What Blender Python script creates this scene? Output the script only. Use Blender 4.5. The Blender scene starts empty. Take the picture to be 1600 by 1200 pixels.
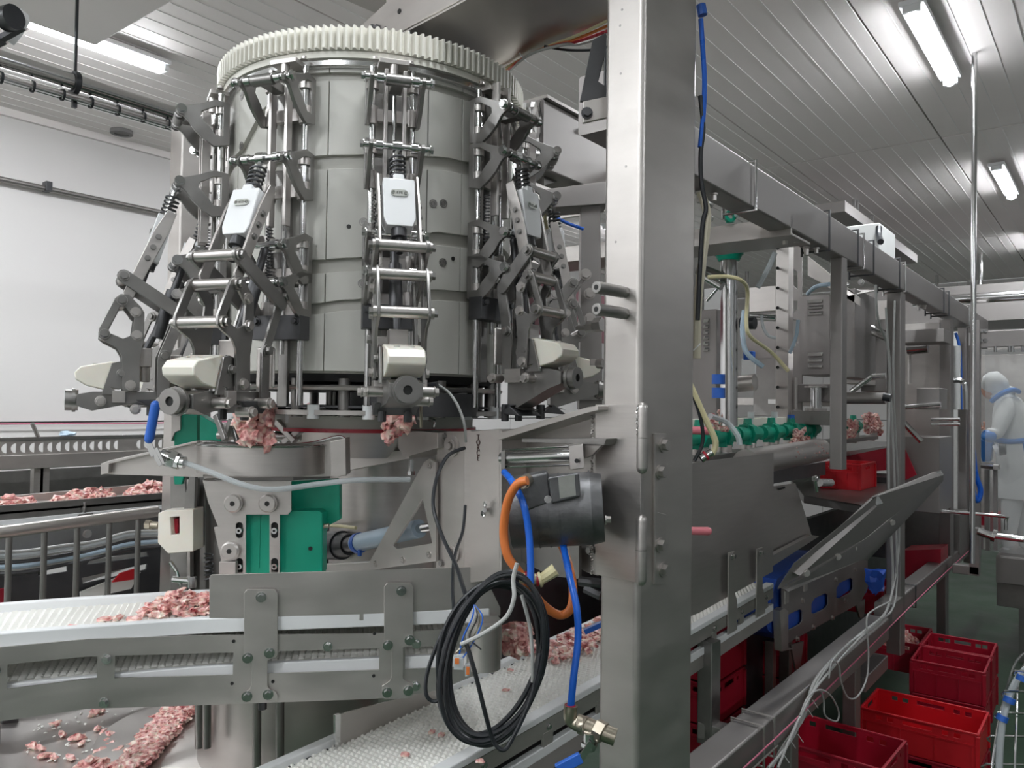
import bpy, math, random
from mathutils import Vector, Matrix, noise
from mathutils.geometry import tessellate_polygon
random.seed(7)
SC = bpy.context.scene
COL = SC.collection
H = 2.15
# ------------------------------------------------------------------ camera
F = 1230.0
YAW = math.radians(38.0); PITCH = math.atan(31.5/F); ROLL = math.atan(.014)
FW = Vector((-math.sin(YAW)*math.cos(PITCH), math.cos(YAW)*math.cos(PITCH), math.sin(PITCH)))
r0 = Vector((math.cos(YAW), math.sin(YAW), 0)); u0 = r0.cross(FW)
RT = math.cos(ROLL)*r0 + math.sin(ROLL)*u0
UP = -math.sin(ROLL)*r0 + math.cos(ROLL)*u0
CAM = Vector((0, 0, H))
cd = bpy.data.cameras.new('camera'); co = bpy.data.objects.new('camera', cd); COL.objects.link(co)
cd.sensor_fit = 'HORIZONTAL'; cd.sensor_width = 36; cd.lens = F/1600*36; cd.clip_start = .05; cd.clip_end = 100
co.matrix_world = Matrix(((RT.x, UP.x, -FW.x, 0), (RT.y, UP.y, -FW.y, 0), (RT.z, UP.z, -FW.z, H), (0, 0, 0, 1)))
SC.camera = co
# ------------------------------------------------------------------ world, exposure
w = bpy.data.worlds.new('world'); SC.world = w; w.use_nodes = True
w.node_tree.nodes['Background'].inputs[0].default_value = (.75, .78, .8, 1)
w.node_tree.nodes['Background'].inputs[1].default_value = .5
SC.view_settings.view_transform = 'Standard'; SC.view_settings.look = 'None'
SC.view_settings.gamma = 1; SC.view_settings.use_curve_mapping = False
SC.view_settings.exposure = 0.28
LAMP_W = 27.0
CEIL = H + 2.30
# ceiling tubes: (x, y) of each 1.2 m fitting, running along y
TUBES = [(-.93, y) for y in (-3.6, -1.2, 1.6, 5.35, 8.95, 12.6)] + [(-5.1, y) for y in (-2.6, -.4, 2.06, 5.4, 9.0)] + [(2.9, y) for y in (-3.0, 1.5, 8.)] + [(-3.0, -1.6), (-3.0, -3.6)]  # tubes out of sight are extras added to light the room
for (tx, ty) in TUBES:
    ld = bpy.data.lights.new('tube_light', 'AREA'); ld.shape = 'RECTANGLE'; ld.size = .10; ld.size_y = 1.15
    ld.energy = LAMP_W; ld.color = (.93, .97, 1.0)
    lo = bpy.data.objects.new('tube_light', ld); lo.location = (tx, ty, CEIL - .125); COL.objects.link(lo)

# ------------------------------------------------------------------ pixel -> point on a real plane
def ray(px, py): return FW + RT*((px-800)/F) + UP*((600-py)/F)
F0 = Vector((-math.sin(YAW), math.cos(YAW), 0)); Z = Vector((0, 0, 1))
def V(px, py, d):
    r = ray(px, py); return CAM + r*(d/r.dot(F0))
def Xp(px, py, x): r = ray(px, py); return CAM + r*(x/r.x)
def Yp(px, py, y): r = ray(px, py); return CAM + r*(y/r.y)
def Zp(px, py, z): r = ray(px, py); return CAM + r*((z-H)/r.z)
E = V(1000, 600, 1.75); E.z = 0
A7 = math.radians(7)
QX = Vector((math.cos(A7), -math.sin(A7), 0)); QY = Vector((math.sin(A7), math.cos(A7), 0))
def Q(px, py, b=0):
    r = ray(px, py); P0 = E + QY*b
    return CAM + r*((P0-CAM).dot(QY)/r.dot(QY))

# ------------------------------------------------------------------ materials
def nt(name):
    m = bpy.data.materials.new(name); m.use_nodes = True
    return m, m.node_tree, m.node_tree.nodes['Principled BSDF']
def mat(name, col, rough=.5, metal=0, var=.12, scale=8, rvar=.12, stretch=None, bump=0, trans=0, alpha=1, emit=0, spec=.5, sss=0, bscale=None, ior=None):
    m, t, b = nt(name); N = t.nodes; L = t.links
    tc = N.new('ShaderNodeTexCoord'); mp = N.new('ShaderNodeMapping'); no = N.new('ShaderNodeTexNoise')
    mp.inputs['Scale'].default_value = stretch or (1, 1, 1); no.inputs['Scale'].default_value = scale; no.inputs['Detail'].default_value = 4
    L.new(tc.outputs['Object'], mp.inputs[0]); L.new(mp.outputs[0], no.inputs['Vector'])
    mx = N.new('ShaderNodeMix'); mx.data_type = 'RGBA'
    mx.inputs[6].default_value = tuple(c*(1-var) for c in col)+(1,); mx.inputs[7].default_value = tuple(min(1, c*(1+var)) for c in col)+(1,)
    L.new(no.outputs[0], mx.inputs[0]); L.new(mx.outputs[2], b.inputs['Base Color'])
    mr = N.new('ShaderNodeMapRange'); mr.inputs[3].default_value = max(.03, rough-rvar); mr.inputs[4].default_value = min(1, rough+rvar)
    L.new(no.outputs[0], mr.inputs[0]); L.new(mr.outputs[0], b.inputs['Roughness'])
    b.inputs['Metallic'].default_value = metal; b.inputs['Specular IOR Level'].default_value = spec
    if ior: b.inputs['IOR'].default_value = ior
    if trans: b.inputs['Transmission Weight'].default_value = trans
    if alpha < 1: b.inputs['Alpha'].default_value = alpha
    if sss:
        b.inputs['Subsurface Weight'].default_value = sss; b.inputs['Subsurface Radius'].default_value = (.02, .012, .008); b.inputs['Subsurface Scale'].default_value = .5
    if emit:
        b.inputs['Emission Color'].default_value = tuple(col)+(1,); b.inputs['Emission Strength'].default_value = emit
    if bump:
        bp = N.new('ShaderNodeBump'); bp.inputs['Strength'].default_value = bump; bp.inputs['Distance'].default_value = .004
        n2 = N.new('ShaderNodeTexNoise'); n2.inputs['Scale'].default_value = bscale or scale*4; n2.inputs['Detail'].default_value = 5
        L.new(mp.outputs[0], n2.inputs['Vector']); L.new(n2.outputs[0], bp.inputs['Height']); L.new(bp.outputs[0], b.inputs['Normal'])
    return m
M = {}
M['steel'] = mat('brushed_steel', (.56, .53, .51), .40, .92, .12, 5, .09, (1, 1, 14))
M['steelh'] = mat('brushed_steel_horizontal', (.56, .53, .51), .38, .92, .10, 5, .08, (2, 2, 40))
M['sheet'] = mat('satin_sheet_steel', (.565, .535, .512), .42, .9, .15, 6, .12, (1, 1, 3))
M['frame'] = mat('glass_blasted_frame_steel', (.34, .32, .31), .47, .85, .07, 6, .06)
M['cast'] = mat('machined_linkage_steel', (.31, .30, .29), .38, .9, .15, 22, .12)
M['dark'] = mat('dark_oiled_steel', (.10, .10, .105), .42, .7, .3, 14, .15)
M['motor'] = mat('worn_motor_casing', (.17, .17, .175), .42, .75, .5, 18, .2, bump=.3)
M['bright'] = mat('polished_steel', (.68, .68, .68), .16, 1, .06, 10, .06)
M['cream'] = mat('cream_drum_plastic', (.56, .55, .51), .42, 0, .05, 3, .06)
M['groove'] = mat('cream_cam_track_plastic', (.48, .47, .43), .45, 0, .05, 3, .06)
M['gear'] = mat('ivory_gear_nylon', (.80, .78, .71), .42, 0, .05, 6, .08)
M['pad'] = mat('ivory_pad_plastic', (.88, .84, .75), .32, 0, .08, 12, .08, sss=.2)
M['white'] = mat('white_slide_plastic', (.80, .81, .82), .35, 0, .03, 6, .06)
M['belt'] = mat('white_modular_belt', (.87, .86, .82), .4, 0, .06, 12, .1)
M['green'] = mat('green_machine_plastic', (.0, .30, .19), .38, 0, .2, 5, .1)
M['blue'] = mat('blue_hose_rubber', (.01, .12, .60), .3, 0, .1, 6)
M['bluep'] = mat('blue_belt_plastic', (.02, .08, .42), .35, 0, .2, 6)
M['handle'] = mat('blue_vinyl_handle', (.03, .14, .58), .4, 0, .08, 9)
M['orange'] = mat('orange_hose_rubber', (.72, .20, .05), .38, 0, .12, 9)
M['black'] = mat('black_cable_rubber', (.018, .02, .024), .38, 0, .25, 20)
M['grey'] = mat('grey_cable_sheath', (.45, .45, .44), .45, 0, .1, 10)
M['clear'] = mat('milky_clear_hose', (.62, .66, .68), .22, 0, .05, 6, alpha=.6)
M['paleblue'] = mat('pale_blue_sleeve', (.45, .57, .68), .35, 0, .08, 6)
M['meat'] = None
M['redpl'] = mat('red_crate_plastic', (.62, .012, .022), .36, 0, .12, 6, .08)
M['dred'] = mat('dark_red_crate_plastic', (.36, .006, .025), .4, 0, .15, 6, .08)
M['pink'] = mat('pink_grip_plastic', (.70, .20, .24), .4, 0, .06, 9)
M['pinkcord'] = mat('tension_cord', (.62, .16, .26), .5, 0, .06, 9)
M['brass'] = mat('nickel_brass', (.47, .42, .34), .33, 1, .2, 15)
M['yellow'] = mat('pale_yellow_tube', (.66, .60, .36), .35, 0, .08, 9)
M['cable_y'] = mat('yellowed_cable', (.60, .55, .43), .5, 0, .1, 9)
M['ceil'] = mat('painted_ceiling_sheet', (.93, .875, .86), .6, 0, .04, 1.2, .06)
M['rib'] = mat('ceiling_rib_paint', (.90, .87, .86), .45, 0, .04, 2)
M['joint'] = mat('grey_joint_sealant', (.22, .21, .21), .6, 0, .1, 6)
M['wall'] = mat('white_wall_panel', (.84, .81, .80), .42, 0, .025, .9, .05)
M['dimwall'] = mat('unseen_light_damping_wall', (.30, .30, .30), .5, 0, .05, 1.5)  # unseen right wall, greyed so steel faces turned to it reflect darker
M['floor'] = mat('wet_green_floor', (.028, .062, .034), .34, 0, .3, 3, .14, bump=.25, bscale=20, spec=.22)
M['cloth'] = mat('white_overall_cloth', (.70, .71, .70), .8, 0, .06, 9)
M['bapron'] = mat('blue_plastic_apron', (.05, .22, .60), .4, 0, .12, 8)
M['skin'] = mat('skin', (.60, .34, .26), .5, 0, .06, 12, sss=.1)
M['film'] = mat('hazy_curtain_film', (.75, .76, .76), .35, 0, .1, 5, alpha=.2)
M['label'] = mat('metal_label', (.48, .49, .46), .35, .8, .15, 60)
M['blacksp'] = mat('black_hole_plastic', (.01, .01, .01), .5, 0, .1, 9)
M['ink'] = mat('brown_stamp_ink', (.10, .05, .045), .6, 0, .2, 30)
M['blood'] = mat('red_stained_edge', (.42, .02, .04), .3, 0, .4, 25)
M['tube'] = mat('lamp_tube', (.94, .97, 1.0), .4, 0, 0, 4, emit=28)
def meatmat():
    m, t, b = nt('raw_chicken_meat'); N = t.nodes; L = t.links
    tc = N.new('ShaderNodeTexCoord'); no = N.new('ShaderNodeTexNoise'); no.inputs['Scale'].default_value = 48; no.inputs['Detail'].default_value = 3
    L.new(tc.outputs['Object'], no.inputs['Vector'])
    cr = N.new('ShaderNodeValToRGB'); cr.color_ramp.elements[0].position = .3; cr.color_ramp.elements[0].color = (.33, .05, .06, 1)
    cr.color_ramp.elements[1].position = .66; cr.color_ramp.elements[1].color = (.95, .80, .70, 1)
    e = cr.color_ramp.elements.new(.47); e.color = (.82, .43, .40, 1)
    L.new(no.outputs[0], cr.inputs[0]); L.new(cr.outputs[0], b.inputs['Base Color'])
    b.inputs['Roughness'].default_value = .28; b.inputs['Subsurface Weight'].default_value = .15; b.inputs['Subsurface Scale'].default_value = .01
    return m
M['meat'] = meatmat()

# ------------------------------------------------------------------ mesh builder
class MB:
    wn = False
    def __init__(s): s.v = []; s.f = []
    def add(s, vs, fs):
        n = len(s.v); s.v += [Vector(p) for p in vs]; s.f += [[i+n for i in f] for f in fs]; return s
    def box(s, c, sz, ax=None):                       # centre, full sizes, axes
        ax = ax or (Vector((1, 0, 0)), Vector((0, 1, 0)), Z); c = Vector(c); a, b, d = [ax[i]*(sz[i]/2) for i in range(3)]
        vs = [c + i*a + j*b + k*d for k in (-1, 1) for (i, j) in ((-1, -1), (1, -1), (1, 1), (-1, 1))]
        return s.add(vs, [[3, 2, 1, 0], [4, 5, 6, 7], [0, 1, 5, 4], [1, 2, 6, 5], [2, 3, 7, 6], [3, 0, 4, 7]])
    def bar(s, p, q, w_, h_, up=Z):                    # rectangular bar between two points
        p = Vector(p); q = Vector(q); d = (q-p); L = d.length; d.normalize()
        x = d.cross(up); x = x.normalized() if x.length > 1e-5 else Vector((1, 0, 0)); u = x.cross(d)
        return s.box((p+q)/2, (L, w_, h_), (d, x, u))
    def cyl(s, p, q, r, n=14, r2=None, cap=True):
        p = Vector(p); q = Vector(q); d = (q-p).normalized(); a = d.orthogonal().normalized(); b = d.cross(a); r2 = r if r2 is None else r2
        vs = [p+(a*math.cos(2*math.pi*i/n)+b*math.sin(2*math.pi*i/n))*r for i in range(n)]+[q+(a*math.cos(2*math.pi*i/n)+b*math.sin(2*math.pi*i/n))*r2 for i in range(n)]
        fs = [[i, (i+1) % n, n+(i+1) % n, n+i] for i in range(n)]
        if cap: fs += [list(range(n))[::-1], list(range(n, 2*n))]
        return s.add(vs, fs)
    def ring(s, p, q, ro, ri, n=18):                   # washer / hollow cylinder
        p = Vector(p); q = Vector(q); d = (q-p).normalized(); a = d.orthogonal().normalized(); b = d.cross(a); vs = []
        for c, r in ((p, ro), (q, ro), (q, ri), (p, ri)):
            vs += [c+(a*math.cos(2*math.pi*i/n)+b*math.sin(2*math.pi*i/n))*r for i in range(n)]
        return s.add(vs, [[k*n+i, k*n+(i+1) % n, ((k+1) % 4)*n+(i+1) % n, ((k+1) % 4)*n+i] for k in range(4) for i in range(n)])
    def bolt(s, p, d, r=.009, h=.008):
        p = Vector(p); d = Vector(d).normalized(); s.cyl(p, p+d*h*.3, r*1.35, 12); return s.cyl(p+d*h*.3, p+d*h*1.3, r, 6)
    def screw(s, p, d, r=.011):                        # countersunk socket screw: rim ring around a socket
        p = Vector(p); d = Vector(d).normalized(); s.ring(p-d*.002, p+d*.0015, r, r*.78, 14); s.ring(p-d*.002, p+d*.0022, r*.62, r*.3, 12); return s
    def tube(s, pts, r, n=8, sub=5):
        pts = smooth([Vector(p) for p in pts], sub) if sub > 1 and len(pts) > 2 else [Vector(p) for p in pts]
        t0 = (pts[1]-pts[0]).normalized(); a = t0.orthogonal().normalized(); rings = []
        for i, p in enumerate(pts):
            t = (pts[min(i+1, len(pts)-1)]-pts[max(i-1, 0)]).normalized(); a = (a-t*a.dot(t)).normalized(); b = t.cross(a)
            rings.append([p+(a*math.cos(2*math.pi*k/n)+b*math.sin(2*math.pi*k/n))*r for k in range(n)])
        m = len(pts); fs = [[i*n+k, i*n+(k+1) % n, (i+1)*n+(k+1) % n, (i+1)*n+k] for i in range(m-1) for k in range(n)]
        fs += [list(range(n))[::-1], list(range((m-1)*n, m*n))]
        return s.add([v for r_ in rings for v in r_], fs)
    def prism(s, outer, ext, holes=()):
        ext = Vector(ext); loops = [[Vector(p) for p in outer]]+[[Vector(p) for p in h] for h in holes]
        flat = [p for l in loops for p in l]; n = len(flat); tris = [list(t) for t in tessellate_polygon(loops)]
        nn = Vector((0, 0, 0))
        for t in tris: nn += (flat[t[1]]-flat[t[0]]).cross(flat[t[2]]-flat[t[0]])
        if nn.dot(ext) > 0: tris = [t[::-1] for t in tris]
        fs = [t for t in tris] + [[i+n for i in t][::-1] for t in tris]; k = 0
        for l in loops:
            m = len(l); fs += [[k+i, k+(i+1) % m, n+k+(i+1) % m, n+k+i] for i in range(m)]; k += m
        return s.add(flat+[p+ext for p in flat], fs)
    def spring(s, p, q, R, r, turns, n=6):
        p = Vector(p); q = Vector(q); d = q-p; dn = d.normalized(); a = dn.orthogonal().normalized(); b = dn.cross(a); K = int(turns*12)
        return s.tube([p+d*(i/K)+(a*math.cos(i*math.pi/6)+b*math.sin(i*math.pi/6))*R for i in range(K+1)], r, n, 1)
    def blob(s, c, r, sc=(1, 1, 1), seed=0, lump=.35):
        c = Vector(c); rnd = random.Random(seed); off = Vector((rnd.random()*50, rnd.random()*50, rnd.random()*50))
        rot = Matrix.Rotation(rnd.random()*6.3, 3, 'Z') @ Matrix.Rotation(rnd.uniform(-.5, .5), 3, 'X')
        vs = [c + rot @ Vector((p.x*sc[0], p.y*sc[1], p.z*sc[2]))*r*(1+lump*2*noise.noise(p*1.6+off)) for p in ICO[0]]
        return s.add(vs, ICO[1])
    def lathe(s, c, prof, n=64, a0=0, a1=2*math.pi, axis=None):    # prof of (r, z)
        c = Vector(c); full = abs(a1-a0-2*math.pi) < 1e-6; m = n if full else n+1; P = len(prof); vs = []
        for i in range(m):
            a = a0+(a1-a0)*i/n
            vs += [c+Vector((math.cos(a)*r, math.sin(a)*r, z)) for r, z in prof]
        fs = [[i*P+k, ((i+1) % m)*P+k, ((i+1) % m)*P+(k+1) % P, i*P+(k+1) % P] for i in range(n) for k in range(P)]
        if not full: fs += [list(range(P)), list(range(n*P, n*P+P))[::-1]]
        return s.add(vs, fs)
def smooth(p, k):
    out = []; n = len(p)
    for i in range(n-1):
        a = p[max(i-1, 0)]; b = p[i]; c = p[i+1]; d = p[min(i+2, n-1)]
        for j in range(k):
            t = j/k; out.append(.5*((2*b)+(c-a)*t+(2*a-5*b+4*c-d)*t*t+(3*b-a-3*c+d)*t**3))
    out.append(p[-1]); return out
def _ico():
    import bmesh
    bm = bmesh.new(); bmesh.ops.create_icosphere(bm, subdivisions=2, radius=1); r = ([v.co.copy() for v in bm.verts], [[v.index for v in f.verts] for f in bm.faces]); bm.free(); return r
ICO = _ico()

ORG = {}
def mesh_obj(name, mb, m, org=Vector((0, 0, 0)), bevel=0, sharp=35, recalc=True):
    import bmesh
    me = bpy.data.meshes.new(name); me.from_pydata([v-org for v in mb.v], [], mb.f)
    if recalc:
        bm = bmesh.new(); bm.from_mesh(me); bmesh.ops.recalc_face_normals(bm, faces=bm.faces); bm.to_mesh(me); bm.free()
    me.materials.append(M[m] if isinstance(m, str) else m)
    for p in me.polygons: p.use_smooth = True
    me.set_sharp_from_angle(angle=math.radians(sharp))
    o = bpy.data.objects.new(name, me); COL.objects.link(o)
    if bevel:
        b = o.modifiers.new('bevel', 'BEVEL'); b.width = bevel; b.segments = 2; b.limit_method = 'ANGLE'; b.angle_limit = math.radians(50); b.harden_normals = True
    if mb.wn: wn = o.modifiers.new('weighted_normal', 'WEIGHTED_NORMAL'); wn.keep_sharp = True; wn.weight = 100
    return o
def thing(name, label, cat, loc, group=None):
    o = bpy.data.objects.new(name, None); COL.objects.link(o); o.location = loc; o.empty_display_size = .05
    ORG[o] = Vector(loc); o['label'] = label; o['category'] = cat
    if group: o['group'] = group
    return o
SPLIT = {'bolt', 'clamp_bolt', 'hole', 'end_bolt', 'eye', 'shoe', 'bolt_stub', 'lower_slide', 'tube', 'clamp_ring', 'stamped_mark', 'slide_bush'}
def clusters(mb):                                        # groups of faces whose bounding boxes touch
    par = list(range(len(mb.v)))
    def fd(i):
        while par[i] != i: par[i] = par[par[i]]; i = par[i]
        return i
    for f in mb.f:
        for j in f[1:]: par[fd(f[0])] = fd(j)
    isl = {}
    for f in mb.f: isl.setdefault(fd(f[0]), []).append(f)
    out = []
    for fs in isl.values():
        vs = [mb.v[i] for f in fs for i in f]; lo = [min(v[k] for v in vs)-.0015 for k in range(3)]; hi = [max(v[k] for v in vs)+.0015 for k in range(3)]
        g = [fs, lo, hi]; keep = []
        for o in out:
            if all(o[1][k] <= g[2][k] and g[1][k] <= o[2][k] for k in range(3)): g = [o[0]+g[0], [min(o[1][k], g[1][k]) for k in range(3)], [max(o[2][k], g[2][k]) for k in range(3)]]
            else: keep.append(o)
        out = keep+[g]
    return [o[0] for o in out]
def part(name, mb, m, parent, bevel=0, label=None, kind=None, sharp=35, recalc=True):
    if name in SPLIT and kind != 'stuff':
        cs = clusters(mb)
        if len(cs) > 1:
            for fs in cs:
                ids = sorted({i for f in fs for i in f}); mp = {i: k for k, i in enumerate(ids)}; b = MB(); b.v = [mb.v[i] for i in ids]; b.f = [[mp[i] for i in f] for f in fs]
                o = part(name, b, m, parent, bevel, label, kind, sharp, recalc)
            return o
    o = mesh_obj(name, mb, m, ORG[parent], bevel, sharp, recalc); o.parent = parent; ORG[o] = ORG[parent]
    if label: o['label'] = label
    if kind: o['kind'] = kind
    return o
def solo(name, mb, m, label, cat, group=None, bevel=0, kind=None, sharp=35):
    xs = [v.x for v in mb.v]; ys = [v.y for v in mb.v]; zs = [v.z for v in mb.v]
    org = Vector(((min(xs)+max(xs))/2, (min(ys)+max(ys))/2, min(zs)))
    o = mesh_obj(name, mb, m, org, bevel, sharp); o.location = org; ORG[o] = org
    if label: o['label'] = label
    if cat: o['category'] = cat
    if group: o['group'] = group
    if kind: o['kind'] = kind
    return o
def struct(name, mb, m, parent=None, bevel=0):
    if parent is not None: return part(name, mb, m, parent, bevel)
    o = mesh_obj(name, mb, m, Vector((0, 0, 0)), bevel); ORG[o] = Vector((0, 0, 0)); o['kind'] = 'structure'; return o
def lerp(a, b, t): return a+(b-a)*t
def rrect(c, ux, uy, w_, h_, r, n=4):                  # rounded rectangle loop
    out = []
    for (sx, sy, a0) in ((1, 1, 0), (-1, 1, 90), (-1, -1, 180), (1, -1, 270)):
        for i in range(n+1):
            a = math.radians(a0+90*i/n); out.append(c+ux*(sx*(w_/2-r)+math.cos(a)*r)+uy*(sy*(h_/2-r)+math.sin(a)*r))
    return out
def tubebox(mb, p, q, w_, h_, r=.008, up=Z):            # rounded hollow-section member
    p = Vector(p); q = Vector(q); d = (q-p).normalized(); x = d.cross(up); x = x.normalized() if x.length > 1e-4 else Vector((1, 0, 0)); u = x.cross(d)
    loop = rrect(p, x, u, w_, h_, r, 3); n = len(loop); e = q-p; mb.wn = True
    return mb.add(loop+[v+e for v in loop], [[i, (i+1) % n, n+(i+1) % n, n+i] for i in range(n)]+[list(range(n))[::-1], list(range(n, 2*n))])

# ================================================================== ROOM
X0, X1, Y0, Y1 = -7.05, 4.6, -5.0, 16.0
fl = struct('floor', MB().box(((X0+X1)/2, (Y0+Y1)/2, -.05), (X1-X0, Y1-Y0, .1)), 'floor')
# ceiling: sheet panels with recessed joints, slim ribs on each
ce = struct('ceiling', MB().box(((X0+X1)/2, (Y0+Y1)/2, CEIL+.08), (X1-X0, Y1-Y0, .1)), 'joint')
seams = [-7.05, -6.1, -4.95, -3.75, -2.5, -1.23, .05, 1.3, 2.6, 4.6]; ys = [-5.0, -1.4, 1.95, 7.4, 12., 16.0]
pm = {}
for i in range(len(seams)-1):
    for j in range(len(ys)-1):
        xa, xb, ya, yb = seams[i]+.006, seams[i+1]-.006, ys[j]+.01, ys[j+1]-.01
        part('ceiling_panel', MB().box(((xa+xb)/2, (ya+yb)/2, CEIL+.015), (xb-xa, yb-ya, .03)), 'ceil', ce, .003)
        rb = MB(); k = 1
        while xa+k*.145 < xb-.05:
            x = xa+k*.145; rb.box((x, (ya+yb)/2, CEIL-.0005), (.007, yb-ya-.02, .004)); k += 1
        o = part('ceiling_rib', rb, 'rib', ce, 0, None, 'stuff')
# walls
def wall(name, p, q, h_, out, n, wm='wall'):
    w_ = struct(name, MB().bar(Vector((p[0], p[1], h_/2))+Vector(out)*.09, Vector((q[0], q[1], h_/2))+Vector(out)*.09, .08, h_), 'joint')
    a = Vector((p[0], p[1], 0)); b = Vector((q[0], q[1], 0)); d = b-a
    for i in range(n):
        s_ = a+d*(i/n)+d.normalized()*.004; e = a+d*((i+1)/n)-d.normalized()*.004
        part('wall_panel', MB().bar(Vector((s_.x, s_.y, (h_+1.95)/2))+Vector(out)*.025, Vector((e.x, e.y, (h_+1.95)/2))+Vector(out)*.025, .05, h_-1.955), wm, w_, .002)
        part('wall_panel', MB().bar(Vector((s_.x, s_.y, .97))+Vector(out)*.025, Vector((e.x, e.y, .97))+Vector(out)*.025, .05, 1.94), wm, w_, .002)
    return w_
wall('wall_left', (X0, Y0), (X0, Y1), CEIL, (-1, 0, 0), 9)
wall('wall_far', (X0, Y1), (X1, Y1), CEIL, (0, 1, 0), 5)
wall('wall_right', (X1, Y0), (X1, Y1), CEIL, (1, 0, 0), 8, 'dimwall')
wall('wall_back', (X0, Y0), (X1, Y0), CEIL, (0, -1, 0), 5)
struct('trim_1', MB().box((X0+.02, (Y0+Y1)/2, CEIL-.03), (.04, Y1-Y0, .06)), 'ceil')

# lowered duct and ceiling fittings on the left
dz = H+1.98
p = [Zp(150, 72, dz), Zp(245, 2, dz), Zp(300, -60, dz), Zp(-60, -120, dz), Zp(-260, -5, dz)]
pc = Zp(150, 72, dz)
solo('air_duct_box', MB().prism([pc, pc+Vector((1.25, 0, 0)), pc+Vector((1.25, -2.6, 0)), pc+Vector((0, -2.6, 0))], (0, 0, CEIL-dz-.005)), 'ceil', 'large grey boxed air duct hanging under the ceiling at upper left', 'duct', bevel=.01)
for i, (tx, ty) in enumerate(TUBES):
    lab = {(-.93, 5.35): 'glowing white tube lamp on the ceiling, nearest of those at right', (-.93, 8.95): 'glowing white tube lamp on the ceiling, second in the row at right', (-.93, 12.6): 'far tube lamp on the ceiling at the right picture edge',
           (-5.1, 2.06): 'glowing tube lamp beside the grey air duct at upper left'}.get((tx, ty), 'extra unseen ceiling tube lamp added to light the room')
    t = thing('ceiling_lamp', lab, 'lamp', (tx, ty, CEIL-.13), 'ceiling tube lamps')
    part('housing', MB().box((tx, ty, CEIL-.045), (.13, 1.26, .03)).box((tx, ty-.61, CEIL-.07), (.09, .03, .06)).box((tx, ty+.61, CEIL-.07), (.09, .03, .06)).cyl((tx, ty-.4, CEIL-.03), (tx, ty-.4, CEIL), .01, 8).cyl((tx, ty+.4, CEIL-.03), (tx, ty+.4, CEIL), .01, 8), 'white', t, .004)
    part('tube', MB().cyl((tx, ty-.59, CEIL-.085), (tx, ty+.59, CEIL-.085), .032, 16), 'tube', t)
# smoke detector disc
p = Zp(190, 204, CEIL); solo('ceiling_vent', MB().cyl(p, p-Z*.02, .09, 20).ring(p-Z*.02, p-Z*.03, .09, .06, 20), 'joint', 'small round grey vent in the ceiling near the left wall', 'vent')

# pipes on the left
def line_x(mb, a, b, x, r, n=12, ext=0):
    p = Xp(a[0], a[1], x); q = Xp(b[0], b[1], x); d = q-p; d.z = 0 if abs(d.z) < .12 else d.z
    q2 = p+d; mb.cyl(p-d*.5, q2+d*ext, r, n); return mb
t = thing('overhead_pipe', 'thick round steel pipe running overhead at left toward the drum', 'pipe', Xp(100, 120, -4)-Z*.05)
pa = Xp(0, 95, -4.0); pb = Xp(322, 192, -4.0); pb.z = pa.z = (pa.z+pb.z)/2
part('pipe', MB().cyl(pa-Vector((0, 1, 0)), pb+Vector((0, .8, 0)), .042, 20), 'bright', t)
qk = Xp(117, 130, -4); part('hanger', MB().ring(qk-Vector((0, .012, 0)), qk+Vector((0, .012, 0)), .055, .043, 16).bar(qk+Z*.05, Vector((qk.x, qk.y, CEIL)), .012, .012, Vector((0, 1, 0))).bar(qk-Z*.02, qk-Z*.12, .02, .02, Vector((0, 1, 0))), 'black', t)
t = thing('conduit_bundle', 'bundle of thin steel conduits strapped below the thick overhead pipe', 'conduit', Xp(100, 150, -4)-Z*.05)
for k, (dx, dz_, r_) in enumerate(((0, 0, .012), (.020, .008, .009), (-.018, -.004, .009), (.004, .020, .007), (.026, -.010, .007))):
    a = Xp(0, 124, -4.0); b = Xp(296, 206, -4.0); o_ = Vector((dx, 0, dz_))
    part('conduit', MB().cyl(a-Vector((0, 1, 0))+o_, b+Vector((0, .6, 0))+o_, r_, 10), 'steelh' if k % 2 else 'bright', t)
for k in range(8):
    c = lerp(Xp(0, 124, -4.0), Xp(296, 206, -4.0), k/7.)+Vector((.01, 0, .005)); part('tie', MB().ring(c-Vector((0, .005, 0)), c+Vector((0, .005, 0)), .028, .025, 14), 'black', t)
t = thing('wall_pipe', 'thin grey pipe clipped along the white left wall', 'pipe', Xp(100, 300, -6.98))
a = Xp(0, 275, -6.98); b = Xp(262, 338, -6.98); a.z = b.z = (a.z+b.z)/2
part('pipe', MB().cyl(a-Vector((0, 2, 0)), b+Vector((0, 6, 0)), .022, 12), 'frame', t)
c = Xp(74, 292, -6.98); part('clip', MB().box(c, (.08, .05, .08)), 'dark', t, .004)
solo('wall_cable', MB().tube([Xp(-40, 663, -7.0), Xp(120, 661.5, -7.0), Xp(265, 660.5, -7.0), Xp(700, 652, -7.0)], .006, 6), 'pinkcord', 'thin pale red line stretched along the left wall', 'cable')
# post at left behind the drum
p = Xp(290, 300, -3.3)
solo('support_post', tubebox(MB(), (p.x, p.y, 0), (p.x, p.y, Xp(290, 196, -3.3).z), .10, .10).prism([Xp(300, 196, -3.3), Xp(330, 160, -3.3), Xp(330, 205, -3.3), Xp(300, 230, -3.3)], (.03, 0, 0)), 'sheet', 'upright pale steel post behind the left end of the drum', 'post', bevel=.004)
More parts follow.
